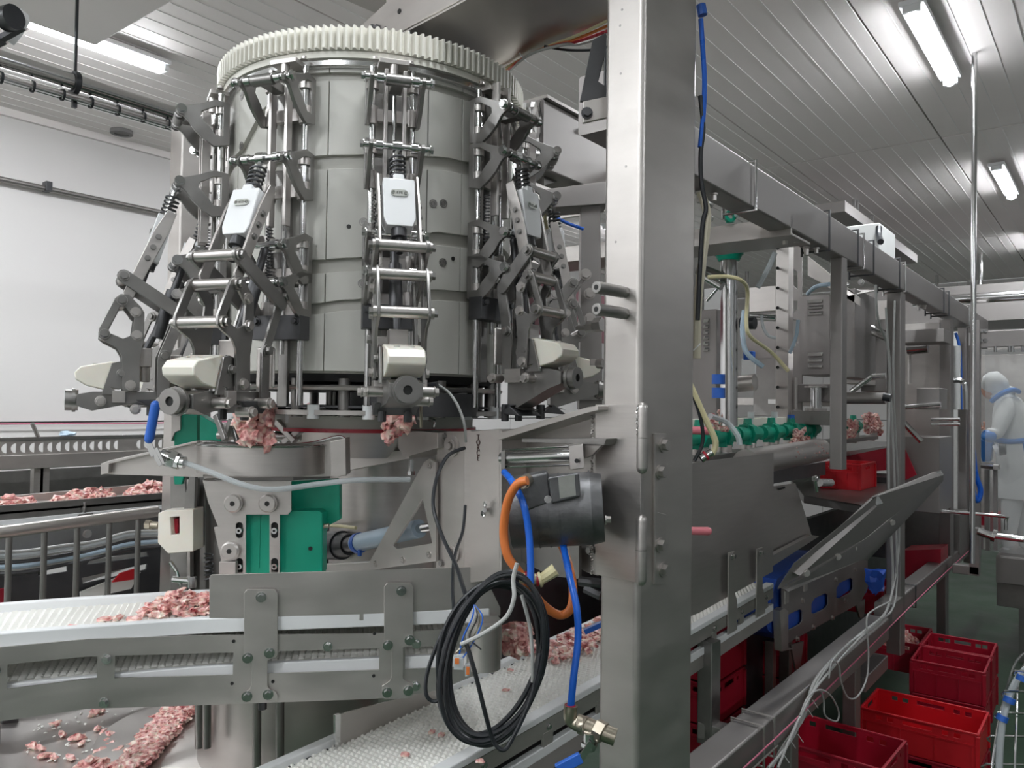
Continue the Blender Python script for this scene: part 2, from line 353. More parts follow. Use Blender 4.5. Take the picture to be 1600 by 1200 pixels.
# device at the very top left
t = thing('camera_bracket', 'black and white gadget on a bracket in the upper left corner', 'device', V(15, 60, 3.2)-Z*.1)
c = V(8, 30, 3.2); part('lens', MB().cyl(c, c+RT*.05-F0*.02, .05, 20), 'black', t)
part('casing', MB().prism([V(22, 12, 3.25), V(32, 12, 3.25), V(34, 24, 3.25), V(20, 48, 3.25), V(8, 62, 3.25), V(0, 56, 3.25), V(12, 40, 3.25)], F0*.06), 'white', t, .004)
part('bracket', MB().bar(V(35, 42, 3.22), V(-30, 78, 3.22), .03, .02).bar(V(2, 60, 3.22), V(-60, 90, 3.22), .05, .03), 'dark', t)

# ================================================================== DRUM TOWER
DC = V(578, 600, 2.6); DC.z = 0; S = 2.6/2.4
AZ0 = math.atan2(-DC.y, -DC.x)                          # azimuth of the drum face towards the camera
def zr(z): return H+(z-1.6)*S                            # sheet height -> world height
RB = .42*S
t = thing('cam_drum', 'large cream segmented cam drum with curved grooves and ivory toothed ring on top', 'drum', DC+Z*zr(1.66))
C0 = DC.copy()
rad = math.radians
# toothed ring
gt = zr(2.543); gb = gt-.062; NT = 148; ro = .494; ri = .478; mb = MB(); prof = []
for i in range(NT):
    a = 2*math.pi*i/NT; d_ = 2*math.pi/NT
    for (f, r_) in ((-.36, ri), (-.14, ro), (.14, ro), (.36, ri)): prof.append((a+f*d_, r_))
n = len(prof); vs = []
for z_, inn in ((gt, 0), (gb, 0), (gb, 1), (gt, 1)):
    for a, r_ in prof: vs.append(C0+Vector((math.cos(a)*(.40 if inn else r_), math.sin(a)*(.40 if inn else r_), z_)))
mb.add(vs, [[k*n+i, k*n+(i+1) % n, ((k+1) % 4)*n+(i+1) % n, ((k+1) % 4)*n+i] for k in range(4) for i in range(n)])
part('gear_ring', mb, 'gear', t, sharp=20)
part('mounting_ring', MB().lathe(C0, [(.38, gb-.002), (.476, gb-.002), (.476, gb-.02), (.38, gb-.02)], 96), 'gear', t)
part('flange', MB().lathe(C0, [(.38, gb-.026), (.472, gb-.026), (.472, gb-.038), (.462, gb-.042), (.38, gb-.042)], 96), 'bright', t)
part('neck', MB().lathe(C0, [(.30, gb+.0), (.415, gb+.0), (.415, gb-.09), (.30, gb-.09)], 64), 'dark', t)
zt = zr(2.475); zb = zr(1.672)
part('core', MB().lathe(C0, [(.30, zt), (RB-.012, zt), (RB-.012, zb), (.30, zb)], 96), 'groove', t)
part('bottom_ring', MB().lathe(C0, [(.10, zb), (RB-.03, zb), (RB-.05, zb-.022), (.10, zb-.022)], 72), 'dark', t)
# cam tracks (centre height over azimuth, from front) and panels between them
def track(pts):
    def f(a):
        if a <= pts[0][0]: return pts[0][1]
        for (a0, v0), (a1, v1) in zip(pts, pts[1:]):
            if a <= a1:
                u = (a-a0)/(a1-a0); u = u*u*(3-2*u); return v0+(v1-v0)*u
        return pts[-1][1]
    return f
yz = lambda y: 1.6+(629-y)/1230*1.985
TA = track([(-180, yz(150)), (-80, yz(238)), (-62, yz(222)), (-36, yz(152)), (-26, yz(112)), (180, yz(112))])
TB = track([(-180, yz(250)), (-85, yz(322)), (-62, yz(300)), (-34, yz(256)), (-10, yz(252)), (12, yz(244)), (30, yz(237)), (60, yz(225)), (180, yz(250))])
TC = track([(-180, yz(430)), (-60, yz(446)), (-20, yz(418)), (-6, yz(414)), (8, yz(395)), (24, yz(362)), (45, yz(358)), (180, yz(400))])
TD = track([(-180, yz(520)), (-60, yz(520)), (-20, yz(484)), (-8, yz(478)), (10, yz(464)), (26, yz(453)), (50, yz(448)), (180, yz(480))])
hw = .0175
rows = [(lambda a: 2.475, lambda a: min(2.455, TA(a)+hw) if TA(a) < 2.42 else 2.437), (lambda a: min(2.432, TA(a)-hw), lambda a: TB(a)+hw), (lambda a: TB(a)-hw, lambda a: TC(a)+hw), (lambda a: TC(a)-hw, lambda a: TD(a)+hw*.8), (lambda a: TD(a)-hw*.8, lambda a: 1.677)]
cuts = [-168, -132, -96, -60, -41, -16, 3.5, 19, 33.5, 55, 84, 120, 156, 192]
for ri_, (ft, fb) in enumerate(rows):
    for ci in range(len(cuts)-1):
        a0, a1 = cuts[ci]+.16, cuts[ci+1]-.16; K = max(3, int((a1-a0)/2.2)); vs = []; rr = RB+(.0008 if (ri_+ci) % 2 else 0)
        for k in range(K+1):
            a = a0+(a1-a0)*k/K; aa = AZ0+rad(a); aw = a if a <= 180 else a-360
            u = Vector((math.cos(aa), math.sin(aa), 0))
            for (r_, z_) in ((rr, ft(aw)), (rr, fb(aw)), (RB-.014, fb(aw)), (RB-.014, ft(aw))): vs.append(C0+u*r_+Z*zr(z_))
        fs = [[k*4+j, k*4+(j+1) % 4, (k+1)*4+(j+1) % 4, (k+1)*4+j] for k in range(K) for j in range(4)]+[[0, 1, 2, 3], [K*4+3, K*4+2, K*4+1, K*4]]
        part('drum_panel', MB().add(vs, fs), 'cream', t, .0012)
for (px, py) in ((568, 347), (585, 336), (566, 443), (545, 354), (477, 381), (476, 442), (692, 410), (677, 318), (693, 318), (378, 150), (377, 228), (377, 253), (708, 404)):
    # screw where the ray meets the drum surface
    r = ray(px, py); ax, ay = -DC.x, -DC.y; A_ = r.x**2+r.y**2; B_ = 2*(r.x*ax+r.y*ay); C_ = ax*ax+ay*ay-(RB+.001)**2
    q = CAM+r*((-B_-math.sqrt(max(0, B_*B_-4*A_*C_)))/(2*A_)); nrm = Vector((q.x-DC.x, q.y-DC.y, 0)).normalized()
    if (px, py) in ((545, 354), (708, 404)): part('hole', MB().cyl(q-nrm*.001, q+nrm*.0012, .006, 12), 'blacksp', t)
    else: part('screw', MB().screw(q, nrm, .0125).cyl(q-nrm*.002, q+nrm*.0008, .0045, 10), 'cast', t)

# ------------------------------------------------------------------ linkage units
def Kf(k):
    return lambda r: r if r < .5 else .5+(r-.5)*k
def make_unit(phi, k, label, dz_=0, dr=0):
    K = Kf(k); kp = (K(.77)-.77)
    t = thing('linkage_unit', label, 'linkage', DC+Z*H, 'linkage units round the drum'); ORG[t] = Vector((0, 0, 0))
    t.rotation_euler = (0, 0, AZ0+rad(phi)); t.scale = (S, S, S)
    P = lambda r, y, z: Vector((r, y, z-1.6+(dr if 1.6 < z < 2.262 else 0)))
    for sy in (-.050, .050):
        part('guide_rail', MB().cyl(P(.452, sy, 1.59), P(.452, sy, 2.44), .0085, 14), 'bright', t)
    part('rail_cap', MB().box(P(.455, 0, 2.449), (.05, .075, .012)).cyl(P(.468, 0, 2.455), P(.468, 0, 2.40), .011, 12).bolt(P(.455, .045, 2.455), Z, .007).bolt(P(.455, -.045, 2.455), Z, .007), 'steel', t, .002)
    for sy in (-.021, .025):
        part('pull_bar', MB().box(P(.487, sy, 2.245), (.022, .009, .36)), 'steel', t, .0015)
    part('back_bar', MB().box(P(.440, -.005, 2.02), (.012, .028, .80)), 'cast', t, .002)
    part('center_rod', MB().cyl(P(.462, .004, 1.75), P(.462, .004, 2.40), .0055, 10), 'bright', t)
    sp = MB().spring(P(.47, -.034, 1.93), P(.47, -.034, 2.12), .008, .0017, 22, 5); part('return_spring', sp, 'dark', t)
    def carriage(zt_, pin=.078, flip=1):
        root = MB()
        for sy in (-.062, .062):
            o_ = [(.432, .04), (.468, .045), (.50, .030), (.546, .014), (.560, .011), (.569, 0), (.563, -.011), (.551, -.014), (.540, -.022), (.524, -.045), (.50, -.066), (.472, -.084), (.432, -.075)]
            hl = [(.450, .028), (.470, .026), (.505, .006), (.508, -.008), (.485, -.030), (.468, -.052), (.450, -.052)]
            root.prism([P(r_, sy-.005, zt_+z_) for r_, z_ in o_], (0, .010, 0), [[P(r_, sy-.005, zt_+z_) for r_, z_ in hl]])
        root.box(P(.440, 0, zt_-.02), (.012, .128, .05))
        c = part('carriage', root, 'cast', t, .0015)
        mb = MB()
        for sy in (-.050, .050): mb.cyl(P(.452, sy, zt_-.078), P(.452, sy, zt_-.034), .0155, 14).cyl(P(.452, sy, zt_+.01), P(.452, sy, zt_+.043), .0155, 14)
        mb.box(P(.452, 0, zt_-.055), (.018, .09, .03))
        part('slide_bush', mb, 'steel', c)
        mb = MB().cyl(P(.556, -pin, zt_), P(.556, pin, zt_), .0075, 12).cyl(P(.556, -.05, zt_), P(.556, -.034, zt_), .0125, 14).cyl(P(.556, .034, zt_), P(.556, .05, zt_), .0125, 14)
        mb.bolt(P(.556, pin, zt_), (0, 1, 0), .010, .007).bolt(P(.556, -pin, zt_), (0, -1, 0), .010, .007)
        part('pin', mb, 'bright', c)
        return c
    carriage(2.372+dz_); carriage(2.214+dz_); carriage(2.005+dz_*.5, .070); carriage(1.915-dz_, .066)
    part('rocker', MB().bar(P(.49, .0, 2.37+dz_), P(.556, 0, 2.37+dz_), .03, .022).cyl(P(.556, -.03, 2.37+dz_), P(.556, .03, 2.37+dz_), .014, 14), 'cast', t, .002)
    # spring strut and white block
    a = P(.556, 0, 2.214+dz_); b = P(K(.655), 0, 1.985); d = (b-a).normalized(); L = (b-a).length; up = Vector((0, 1, 0)); nn = up.cross(d).normalized()
    if nn.x < 0: nn = -nn
    s_ = part('spring_strut', MB().cyl(a-Vector((0, .011, 0)), a+Vector((0, .011, 0)), .0145, 14).cyl(a, a+d*L*.40, .006, 10), 'bright', t)
    part('spring', MB().spring(a+d*.028, a+d*L*.36, .0175, .0028, 5, 7), 'dark', s_)
    c = a+d*(L*.36+.075); w_ = .076
    tp = a+d*(L*.36); bt = tp+d*.135
    mb = MB().prism([tp+up*q1*.5*w_*.98+d*q2 for q1, q2 in ((-1, .014), (-.36, .014), (-.32, 0), (.32, 0), (.36, .014), (1, .014), (1, .115), (.8, .135), (-.8, .135), (-1, .115))], nn*.042)
    mb2 = MB(); off = nn*-.021; mb2.add([v+off for v in mb.v], mb.f)
    blk = part('spring_block', mb2, 'white', t, .003)
    lc = tp+d*.052+nn*.0225
    part('nameplate', MB().prism(rrect(lc, up, d, .040, .017, .0082, 5), nn*.0016), 'label', blk)
    mk = MB()
    for q in (-.014, .014): mk.ring(lc+up*q+nn*.0015, lc+up*q+nn*.003, .0040, .0022, 10)
    for q in (-.005, 0, .005): mk.box(lc+up*q+nn*.0018, (.0028, .006, .001), (up, d, nn))
    part('stamped_mark', mk, 'bright', blk)
    part('bearing', MB().cyl(bt, bt+d*.022, .018, 16).cyl(bt+d*.02, bt+d*.06, .008, 10), 'dark', s_)
    # side bars carrying the block
    e0 = lerp(a, b, .62); e1 = P(K(.712), 0, 1.905)
    for sy in (-.043, .043):
        o_ = up*sy; dd = (e1-e0).normalized(); n2 = up.cross(dd)
        q0 = e0-dd*.07; lp = [q0+o_+n2*.014, q0+o_-n2*.010, e0+o_-n2*.017, e1+o_-n2*.014, e1+o_+dd*.016, e1+o_+n2*.014, e0+o_+n2*.017]
        side = part('side_bar', MB().prism(lp, up*(.006 if sy > 0 else -.006)), 'steel', t, .0015)
        sg = 1 if sy > 0 else -1; bm_ = MB()
        for u in (.05, .22, .4): bm_.bolt(lerp(e0, e1, u)+o_+up*sg*.006, up*sg, .006, .004)
        part('bolt', bm_, 'cast', side)
    # lever arms from first roller back to the carriage
    l0 = P(K(.727), 0, 1.952); l1 = P(.545, 0, 1.865); dd = (l1-l0).normalized(); n2 = up.cross(dd)
    for sy in (-.052, .052):
        lp = []
        for ce_, s0 in ((l0, 90), (l1, -90)):
            for q in range(7):
                an = rad(s0+q*30); lp.append(ce_+up*sy+dd*(math.cos(an)*.017)+n2*(math.sin(an)*.017))
        lv = part('lever_arm', MB().prism(lp, up*(.009 if sy > 0 else -.009)), 'cast', t, .0015)
    def roller(r_, z_, hl=.066):
        c_ = P(r_, 0, z_)
        ro_ = part('roller', MB().cyl(c_-up*hl, c_+up*hl, .0130, 16), 'steelh', t)
        part('end_bolt', MB().bolt(c_+up*(hl-.002), up, .009, .008).bolt(c_-up*(hl-.002), -up, .009, .008), 'cast', ro_)
    r1 = (K(.727), 1.952); r2 = (K(.730), 1.888); r3 = (K(.778), 1.800)
    roller(*r1); roller(*r2); roller(*r3)
    # frame plates with windows
    def F_(r_, z_, sy): return P(K(r_) if k > .7 else K(.70)+(r_-.70)*max(k, .62), sy, z_)
    r2c = F_(.730, 1.888, 0)
    for sy in (-.058, .052):
        ol = [(.712, 1.905), (.735, 1.905), (.752, 1.893), (.795, 1.812), (.795, 1.792), (.782, 1.783), (.742, 1.766), (.728, 1.745), (.722, 1.655), (.672, 1.655), (.674, 1.735), (.664, 1.79), (.664, 1.86), (.675, 1.875)]
        wl = [(.722, 1.874), (.736, 1.872), (.768, 1.812), (.764, 1.803), (.725, 1.790), (.700, 1.80), (.694, 1.845)]
        fp = part('frame_plate', MB().prism([F_(r_, z_, sy) for r_, z_ in ol], (0, .007, 0), [[F_(r_, z_, sy) for r_, z_ in wl]]), 'cast', t, .0015)
        sg = 1 if sy > 0 else -1; bm_ = MB()
        for (r_, z_) in ((.69, 1.86), (.685, 1.80), (.70, 1.67)): bm_.bolt(F_(r_, z_, sy+(.007 if sg > 0 else 0)), (0, sg, 0), .010, .007)
        part('bolt', bm_, 'steel', fp)
    # crossing pair of bars down to the nose
    for sy in (-.045, .045):
        p0 = P(.53, sy, 1.885); p1 = P(K(.60), sy, 1.75); p2 = P(K(.60), sy, 1.64)
        dd = []
        lp = [p0+Vector((-.014, 0, .006)), p1+Vector((-.014, 0, 0)), p2+Vector((-.014, 0, 0)), p2+Vector((.016, 0, 0)), p1+Vector((.016, 0, 0)), p0+Vector((.014, 0, .006))]
        part('link_bar', MB().prism(lp, up*(.007 if sy > 0 else -.007)).bolt(p1+up*(.007 if sy > 0 else -.007), up*(1 if sy > 0 else -1), .011, .01).bolt(p0+up*(.007 if sy > 0 else -.007), up*(1 if sy > 0 else -1), .011, .01), 'cast', t, .0015)
    part('push_rod', MB().cyl(P(.535, 0, 2.0), P(K(.60), 0, 1.86), .010, 12).cyl(P(.56, 0, 1.93), P(K(.62), 0, 1.80), .016, 14).cyl(P(K(.61), 0, 1.84), P(K(.68), 0, 1.72), .009, 10), 'dark', t)
    part('slide_block', MB().box(P(.463, 0, 1.815), (.045, .135, .06)).bolt(P(.486, .055, 1.83), (1, 0, 0), .008).bolt(P(.486, -.055, 1.83), (1, 0, 0), .008), 'dark', t, .003)
    part('stop_plate', MB().box(P(.505, -.012, 1.715), (.012, .05, .10)), 'sheet', t, .006)
    part('piston', MB().box(P(K(.66), .0, 1.745), (.04, .045, .05)).cyl(P(K(.66), 0, 1.74), P(K(.66), 0, 1.68), .017, 16), 'steel', t, .003)
    # white pad on the tip
    pr = [(.700, 1.712), (.712, 1.728), (.760, 1.731), (.828, 1.716), (.842, 1.700), (.840, 1.684), (.815, 1.668), (.775, 1.658), (.735, 1.660), (.705, 1.682)]
    pd = part('white_pad', MB().prism([P(r_+kp, -.041, z_) for r_, z_ in pr], (0, .082, 0)), 'pad', t, .004)
    pn = MB()
    for sy in (-.016, .016): pn.cyl(P(.795+kp, sy, 1.7185), P(.795+kp, sy, 1.7255), .0065, 12)
    part('hole', pn, 'groove', pd)
    for sy in (-.049, .043):
        lp = [P(.690+kp+.05+math.cos(rad(an))*.036, sy, 1.695+math.sin(rad(an))*.036) for an in range(60, 301, 30)]+[P(.735+kp, sy, 1.645), P(.78+kp, sy, 1.645), P(.775+kp, sy, 1.665)]
        part('cheek_plate', MB().prism(lp, (0, .006, 0)).bolt(P(.735+kp, sy+(.006 if sy > 0 else 0), 1.70), (0, 1 if sy > 0 else -1, 0), .009), 'cast', t, .0012)
    # nose housing with roller
    hs = [(.55, 1.655), (.66+kp, 1.655), (.80+kp, 1.652), (.835+kp, 1.645), (.835+kp, 1.615), (.80+kp, 1.603), (.70+kp, 1.590), (.60, 1.585), (.55, 1.60)]
    ns = part('nose_housing', MB().prism([P(r_, -.036, z_) for r_, z_ in hs], (0, .072, 0)), 'cast', t, .003)
    part('nose_roller', MB().ring(P(.832+kp, 0, 1.630), P(.862+kp, 0, 1.630), .027, .010, 20).ring(P(.838+kp, 0, 1.630), P(.846+kp, 0, 1.630), .031, .02, 20), 'cast', ns)
    part('roller_hole', MB().cyl(P(.835+kp, 0, 1.630), P(.858+kp, 0, 1.630), .0102, 12), 'blacksp', ns)
    cb = MB()
    for (r_, y_, h_) in ((.76, .05, 0), (.70, -.05, 0), (.62, .055, .0), (.60, -.055, 0), (.68, .052, -.02)):
        cb.cyl(P(r_+kp*.6, y_-.018, 1.628+h_), P(r_+kp*.6, y_+.018, 1.628+h_), .012, 12).bolt(P(r_+kp*.6, y_+(.018 if y_ > 0 else -.018), 1.628+h_), (0, 1 if y_ > 0 else -1, 0), .010)
    cb.box(P(.74+kp, .048, 1.64), (.03, .02, .03)).box(P(.70+kp, -.046, 1.635), (.05, .02, .035))
    part('clamp_bolt', cb, 'steel', ns, .001)
    ub = MB().prism([P(.56, -.05, 1.60), P(.70+kp, -.05, 1.598), P(.66+kp, -.05, 1.575), P(.60, -.05, 1.570)], (0, .10, 0)).cyl(P(.66+kp, -.03, 1.60), P(.66+kp, -.03, 1.555), .010, 10).cyl(P(.66+kp, .03, 1.60), P(.66+kp, .03, 1.555), .010, 10)
    part('lower_slide', ub, 'dark', t, .002)
    return t
make_unit(-110, .85, 'linkage unit behind the leftmost one, mostly hidden by it', 0, -.03)
make_unit(-72, .80, 'leftmost linkage unit on the drum, its white pad reaching far left', 0, -.035)
make_unit(-28.5, .92, 'second linkage unit from the left with white pad above the blue handle', 0, -.034)
make_unit(5.5, .80, 'middle linkage unit on the front of the drum with upright white spring block', 0, -.004)
make_unit(43.5, .55, 'linkage unit right of the middle one, white pad tucked close to the drum', 0, .038)
make_unit(85, .50, 'rightmost linkage unit partly hidden by the steel pillar', 0, .02)

# ------------------------------------------------------------------ carousel under the drum
t = thing('lower_carousel', 'dark two-disc carousel with rods turning under the cream drum', 'carousel', DC+Z*zr(1.50))
R2 = .40*S
part('upper_disc', MB().lathe(C0, [(.12, zr(1.642)), (R2, zr(1.642)), (R2+.006, zr(1.637)), (R2, zr(1.630)), (.12, zr(1.630))], 72), 'steel', t)
part('lower_disc', MB().lathe(C0, [(.12, zr(1.578)), (R2+.02, zr(1.578)), (R2+.02, zr(1.566)), (.12, zr(1.566))], 72), 'steel', t)
part('scalloped_disc', MB().lathe(C0, [(.12, zr(1.590)), (R2-.02, zr(1.590)), (R2-.02, zr(1.584)), (.12, zr(1.584))], 72), 'dark', t)
for k in range(18):
    a = AZ0+rad(-170+k*20); q = C0+Vector((math.cos(a), math.sin(a), 0))*(R2-.03)
    part('rod', MB().cyl(q+Z*zr(1.56), q+Z*zr(1.66), .017, 14), 'cast', t)
    q = C0+Vector((math.cos(a+.17), math.sin(a+.17), 0))*(R2+.005)
    part('white_bush', MB().cyl(q+Z*zr(1.556), q+Z*zr(1.592), .017, 14), 'white', t)
part('center_column', MB().lathe(C0, [(0.001, zr(1.66)), (.13, zr(1.66)), (.13, zr(1.50)), (.001, zr(1.50))], 40), 'dark', t)
for k in range(30):
    a = k*2*math.pi/30; q = C0+Vector((math.cos(a), math.sin(a), 0))*.135
    part('slat', MB().cyl(q+Z*zr(1.52), q+Z*zr(1.635), .006, 6), 'cast', t)
q = C0+QX*.30-QY*.05
part('dark_cover', MB().lathe(q, [(.001, zr(1.625)), (.19, zr(1.625)), (.19, zr(1.565)), (.001, zr(1.565))], 48), 'dark', t)
t = thing('bowl', 'pale cream ring bowl with a red stained rim under the carousel', 'bowl', DC+Z*zr(1.5))
part('ring_wall', MB().lathe(C0, [(.28*S, zr(1.562)), (.315*S, zr(1.562)), (.315*S, zr(1.528)), (.28*S, zr(1.528))], 72), 'cream', t)
part('stained_rim', MB().lathe(C0, [(.27*S, zr(1.528)), (.325*S, zr(1.528)), (.325*S, zr(1.518)), (.27*S, zr(1.518))], 72), 'blood', t)
part('lower_wall', MB().lathe(C0, [(.20*S, zr(1.518)), (.27*S, zr(1.518)), (.16*S, zr(1.44)), (.14*S, zr(1.44))], 72), 'steel', t)
t = thing('machine_column', 'thick round stainless column carrying the whole drum machine', 'column', DC)
part('column', MB().lathe(C0+F0*.35, [(.001, zr(1.5)), (.2, zr(1.5)), (.2, .30), (.001, .30)], 64), 'steel', t)
part('base', MB().lathe(C0+F0*.35, [(.001, .3), (.32, .3), (.34, .0), (.001, .0)], 64), 'steel', t)

# ================================================================== PILLAR, ARM, HINGED BRACKET
pw, pl = .110, .226
def qv(a, b, z): return E-QX*a+QY*b+Z*z                  # a to the left along the pillar face, b away, z up
t = thing('pillar', 'massive bright stainless box-section pillar right of the drum', 'pillar', qv(pw/2, pl/2, 0))
mb = MB(); tubebox(mb, qv(pw/2, pl/2, 0), qv(pw/2, pl/2, CEIL-.01), pl, pw, .014, QX); part('tube', mb, 'sheet', t)
for (px, py) in ((951, 451), (951, 484)):
    q = Q(px+26, py+6, 0); part('stud', MB().cyl(q, q-QY*.012, .014, 6).cyl(q-QY*.01, q-QY*.105, .0135, 18), 'cast', t, .002, 'grey round stud sticking out of the front face')
    part('stud_hole', MB().cyl(q-QY*.1, q-QY*.1055, .006, 12), 'blacksp', t)
for (px, py) in ((972, 15), (969, 40), (970, 115), (962, 378), (978, 260), (960, 795)):
    q = Q(px, py, 0); part('weld_mark', MB().cyl(q, q-QY*.0006, .003, 8), 'cast', t)
# overhead arm from the pillar across the drum
zA = H+1.085; c0 = Zp(780, 105, zA); c1 = Zp(635, 50, zA); wA = abs((c0-c1).dot(QY))
def av(s_, f, z): return c1+QX*s_+QY*f+Z*(z-zA)
t = thing('overhead_beam', 'wide box-section overhead arm reaching from the pillar across the drum', 'beam', c1)
part('bottom_plate', MB().prism([av(-.45, 0, zA), av(.95, 0, zA), av(.95, wA, zA), av(-.45, wA, zA)], (0, 0, .012)), 'steelh', t, .003)
part('side_plate', MB().prism([av(-.40, -.004, zA+.006), av(1.4, -.004, zA+.006), av(1.4, -.004, zA+.26), av(-.10, -.004, zA+.26), av(-.10, -.004, zA+.12), av(-.40, -.004, zA+.06)], QY*.012), 'sheet', t, .003)
part('side_plate', MB().box(av(.45, wA, zA+.13), (1.7, .012, .25), (QX, QY, Z)), 'sheet', t, .003)
part('top_plate', MB().box(av(.45, wA/2, zA+.26), (1.7, wA, .012), (QX, QY, Z)), 'sheet', t, .003)
for s_, z_ in ((-.10, .04), (-.03, .07), (.30, .03), (.5, .05)): part('bolt_hole', MB().cyl(av(s_, -.004, zA+z_), av(s_, -.006, zA+z_), .008, 12), 'blacksp', t)
part('bolt', MB().bolt(av(-.14, -.006, zA+.05), -QY, .012, .016), 'dark', t)
part('hub', MB().lathe(DC, [(.02, zA), (.14, zA), (.14, gb-.05), (.02, gb-.05)], 40), 'dark', t)
# cables clipped along the arm's right lower edge
for i, (m_, off, nm) in enumerate((('yellow', (0, .03, 0), 'yellow'), ('orange', (0, .045, .006), 'orange'), ('blood', (0, .06, .002), 'dark red'), ('grey', (0, .075, .008), 'grey'))):
    pts = [Zp(775+i*3, 112, zA-.008)+Vector((0, off[1]*.3, 0)), Zp(828, 85, zA-.01-i*.006), Zp(862+i*6, 70, zA-.012-i*.008), Zp(905, 54+i*5, zA-.014), Zp(950, 32+i*8, zA-.01)]
    solo('arm_cable', MB().tube(pts, .0045, 6), m_, nm+' cable running along the right lower edge of the overhead arm', 'cable')
solo('cable_tie', MB().bar(Zp(812, 83, zA-.02), Zp(822, 96, zA-.02), .004, .003), 'white', 'white cable tie end under the overhead arm', 'cable tie')
solo('loose_cable', MB().tube([Zp(850, 72, zA-.02), Zp(885, 78, zA-.03), Zp(925, 78, zA-.04), Zp(955, 72, zA-.03)], .004, 6), 'black', 'black cable hanging between the overhead arm and the pillar', 'cable')

# hinged door plate and brackets (plane of the pillar's front face)
t = thing('swing_bracket', 'heavy welded steel swing bracket hinged to the pillar', 'bracket', Q(850, 910, 0))
def qp(pts, b=0, th=.008, holes=()): return [Q(x, y, b) for x, y in pts], QY*th, [[Q(x, y, b) for x, y in h] for h in holes]
def qplate(name, pts, m, b=0, th=.008, holes=(), par=None, bev=.0015, lab=None):
    return part(name, MB().prism(*qp(pts, b, th, holes)), m, par or t, bev, lab)
qplate('door_plate', [(930, 632), (1001, 631), (1001, 912), (930, 898)], 'steelh', -.012, .012)
qplate('top_flange', [(779, 677), (918, 636), (934, 634), (934, 641), (915, 646), (779, 688)], 'sheet', -.05, .09)
qplate('back_plate', [(779, 686), (918, 644), (934, 644), (934, 900), (916, 894), (900, 885), (779, 845)], 'sheet', .06, .008)
qplate('rear_rib', [(779, 820), (905, 850), (905, 905), (860, 900), (779, 860)], 'cast', .03, .01)
qplate('upright_channel', [(735, 674), (780, 670), (780, 905), (735, 911)], 'sheet', -.04, .010)
qplate('channel_side', [(780, 670), (784, 672), (784, 900), (780, 905)], 'steelh', -.04, .09)
qplate('channel_lip', [(725, 672), (736, 672), (736, 905), (725, 905)], 'steelh', -.03, .04)
qplate('bearing_plate', [(683, 674), (727, 674), (727, 889), (681, 889)], 'sheet', -.005, .012)
qplate('lower_flange', [(815, 685), (948, 685), (944, 696), (815, 691)], 'cast', -.05, .05)
qplate('knee_plate', [(900, 688), (948, 688), (925, 712), (900, 720)], 'sheet', -.045, .008)
for (x, y) in ((707, 697), (708, 862)):
    c = Q(x, y, -.005); part('bearing', MB().ring(c, c-QY*.006, .030, .018, 28).ring(c, c-QY*.010, .019, .012, 24).bolt(c-QY*.002, -QY, .009, .010), 'steel', t)
for (x, y) in ((694, 682), (690, 880), (921, 647), (921, 860)):
    c = Q(x, y, -.006 if x < 800 else .05); part('bolt', MB().bolt(c, -QY, .008, .005), 'cast', t)
qplate('triangle_gusset', [(662, 722), (671, 716), (680, 722), (681, 872), (681, 877), (578, 891), (575, 882)], 'sheet', -.02, .010, [[(660, 780), (675, 849), (620, 858), (614, 852)]])
for (x, y) in ((671, 727), (586, 881), (629, 875), (670, 867)):
    c = Q(x, y, -.021); part('screw', MB().screw(c, -QY, .011), 'steel', t)
qplate('top_box', [(622, 671), (684, 676), (684, 700), (640, 712), (632, 716), (622, 700)], 'sheet', -.03, .10)
qplate('arm_bar', [(534, 722), (538, 712), (624, 704), (640, 716), (540, 736), (534, 736)], 'sheet', .02, .02)
qplate('foot_bar', [(500, 882), (578, 878), (578, 890), (500, 896)], 'sheet', -.01, .03)
c = Q(642, 718, 0); part('leg_bolt', MB().cyl(c, Q(642, 738, 0), .008, 10).cyl(Q(642, 736, 0), Q(642, 742, 0), .012, 8), 'bright', t)
part('lift_handle', MB().tube([Q(638, 670, .02), Q(637, 658, .02), Q(642, 656, .02), Q(674, 656, .02), Q(679, 658, .02), Q(678, 670, .02)], .004, 8, 3), 'bright', t)
part('wing_screw', MB().cyl(Q(757, 797, -.04), Q(757, 797, -.06), .006, 10).blob(Q(758, 788, -.055), .006, (1, 1, 1.4), 3).blob(Q(755, 803, -.055), .006, (1, 1, 1.4), 4), 'bright', t)
# weld beads
wb = MB()
for k in range(22):
    q = Q(998+1.2*math.sin(k*3), lerp(637, 678, k/21), -.014); wb.blob(q, .005, (1, .6, .7), k)
part('weld_bead', wb, 'bright', t, kind='stuff')
wb = MB()
for k in range(60):
    q = Q(925+.8*math.sin(k*2), lerp(642, 896, k/59), -.004); wb.blob(q, .0038, (1, .6, .8), k)
part('weld_bead', wb, 'steel', t, kind='stuff')
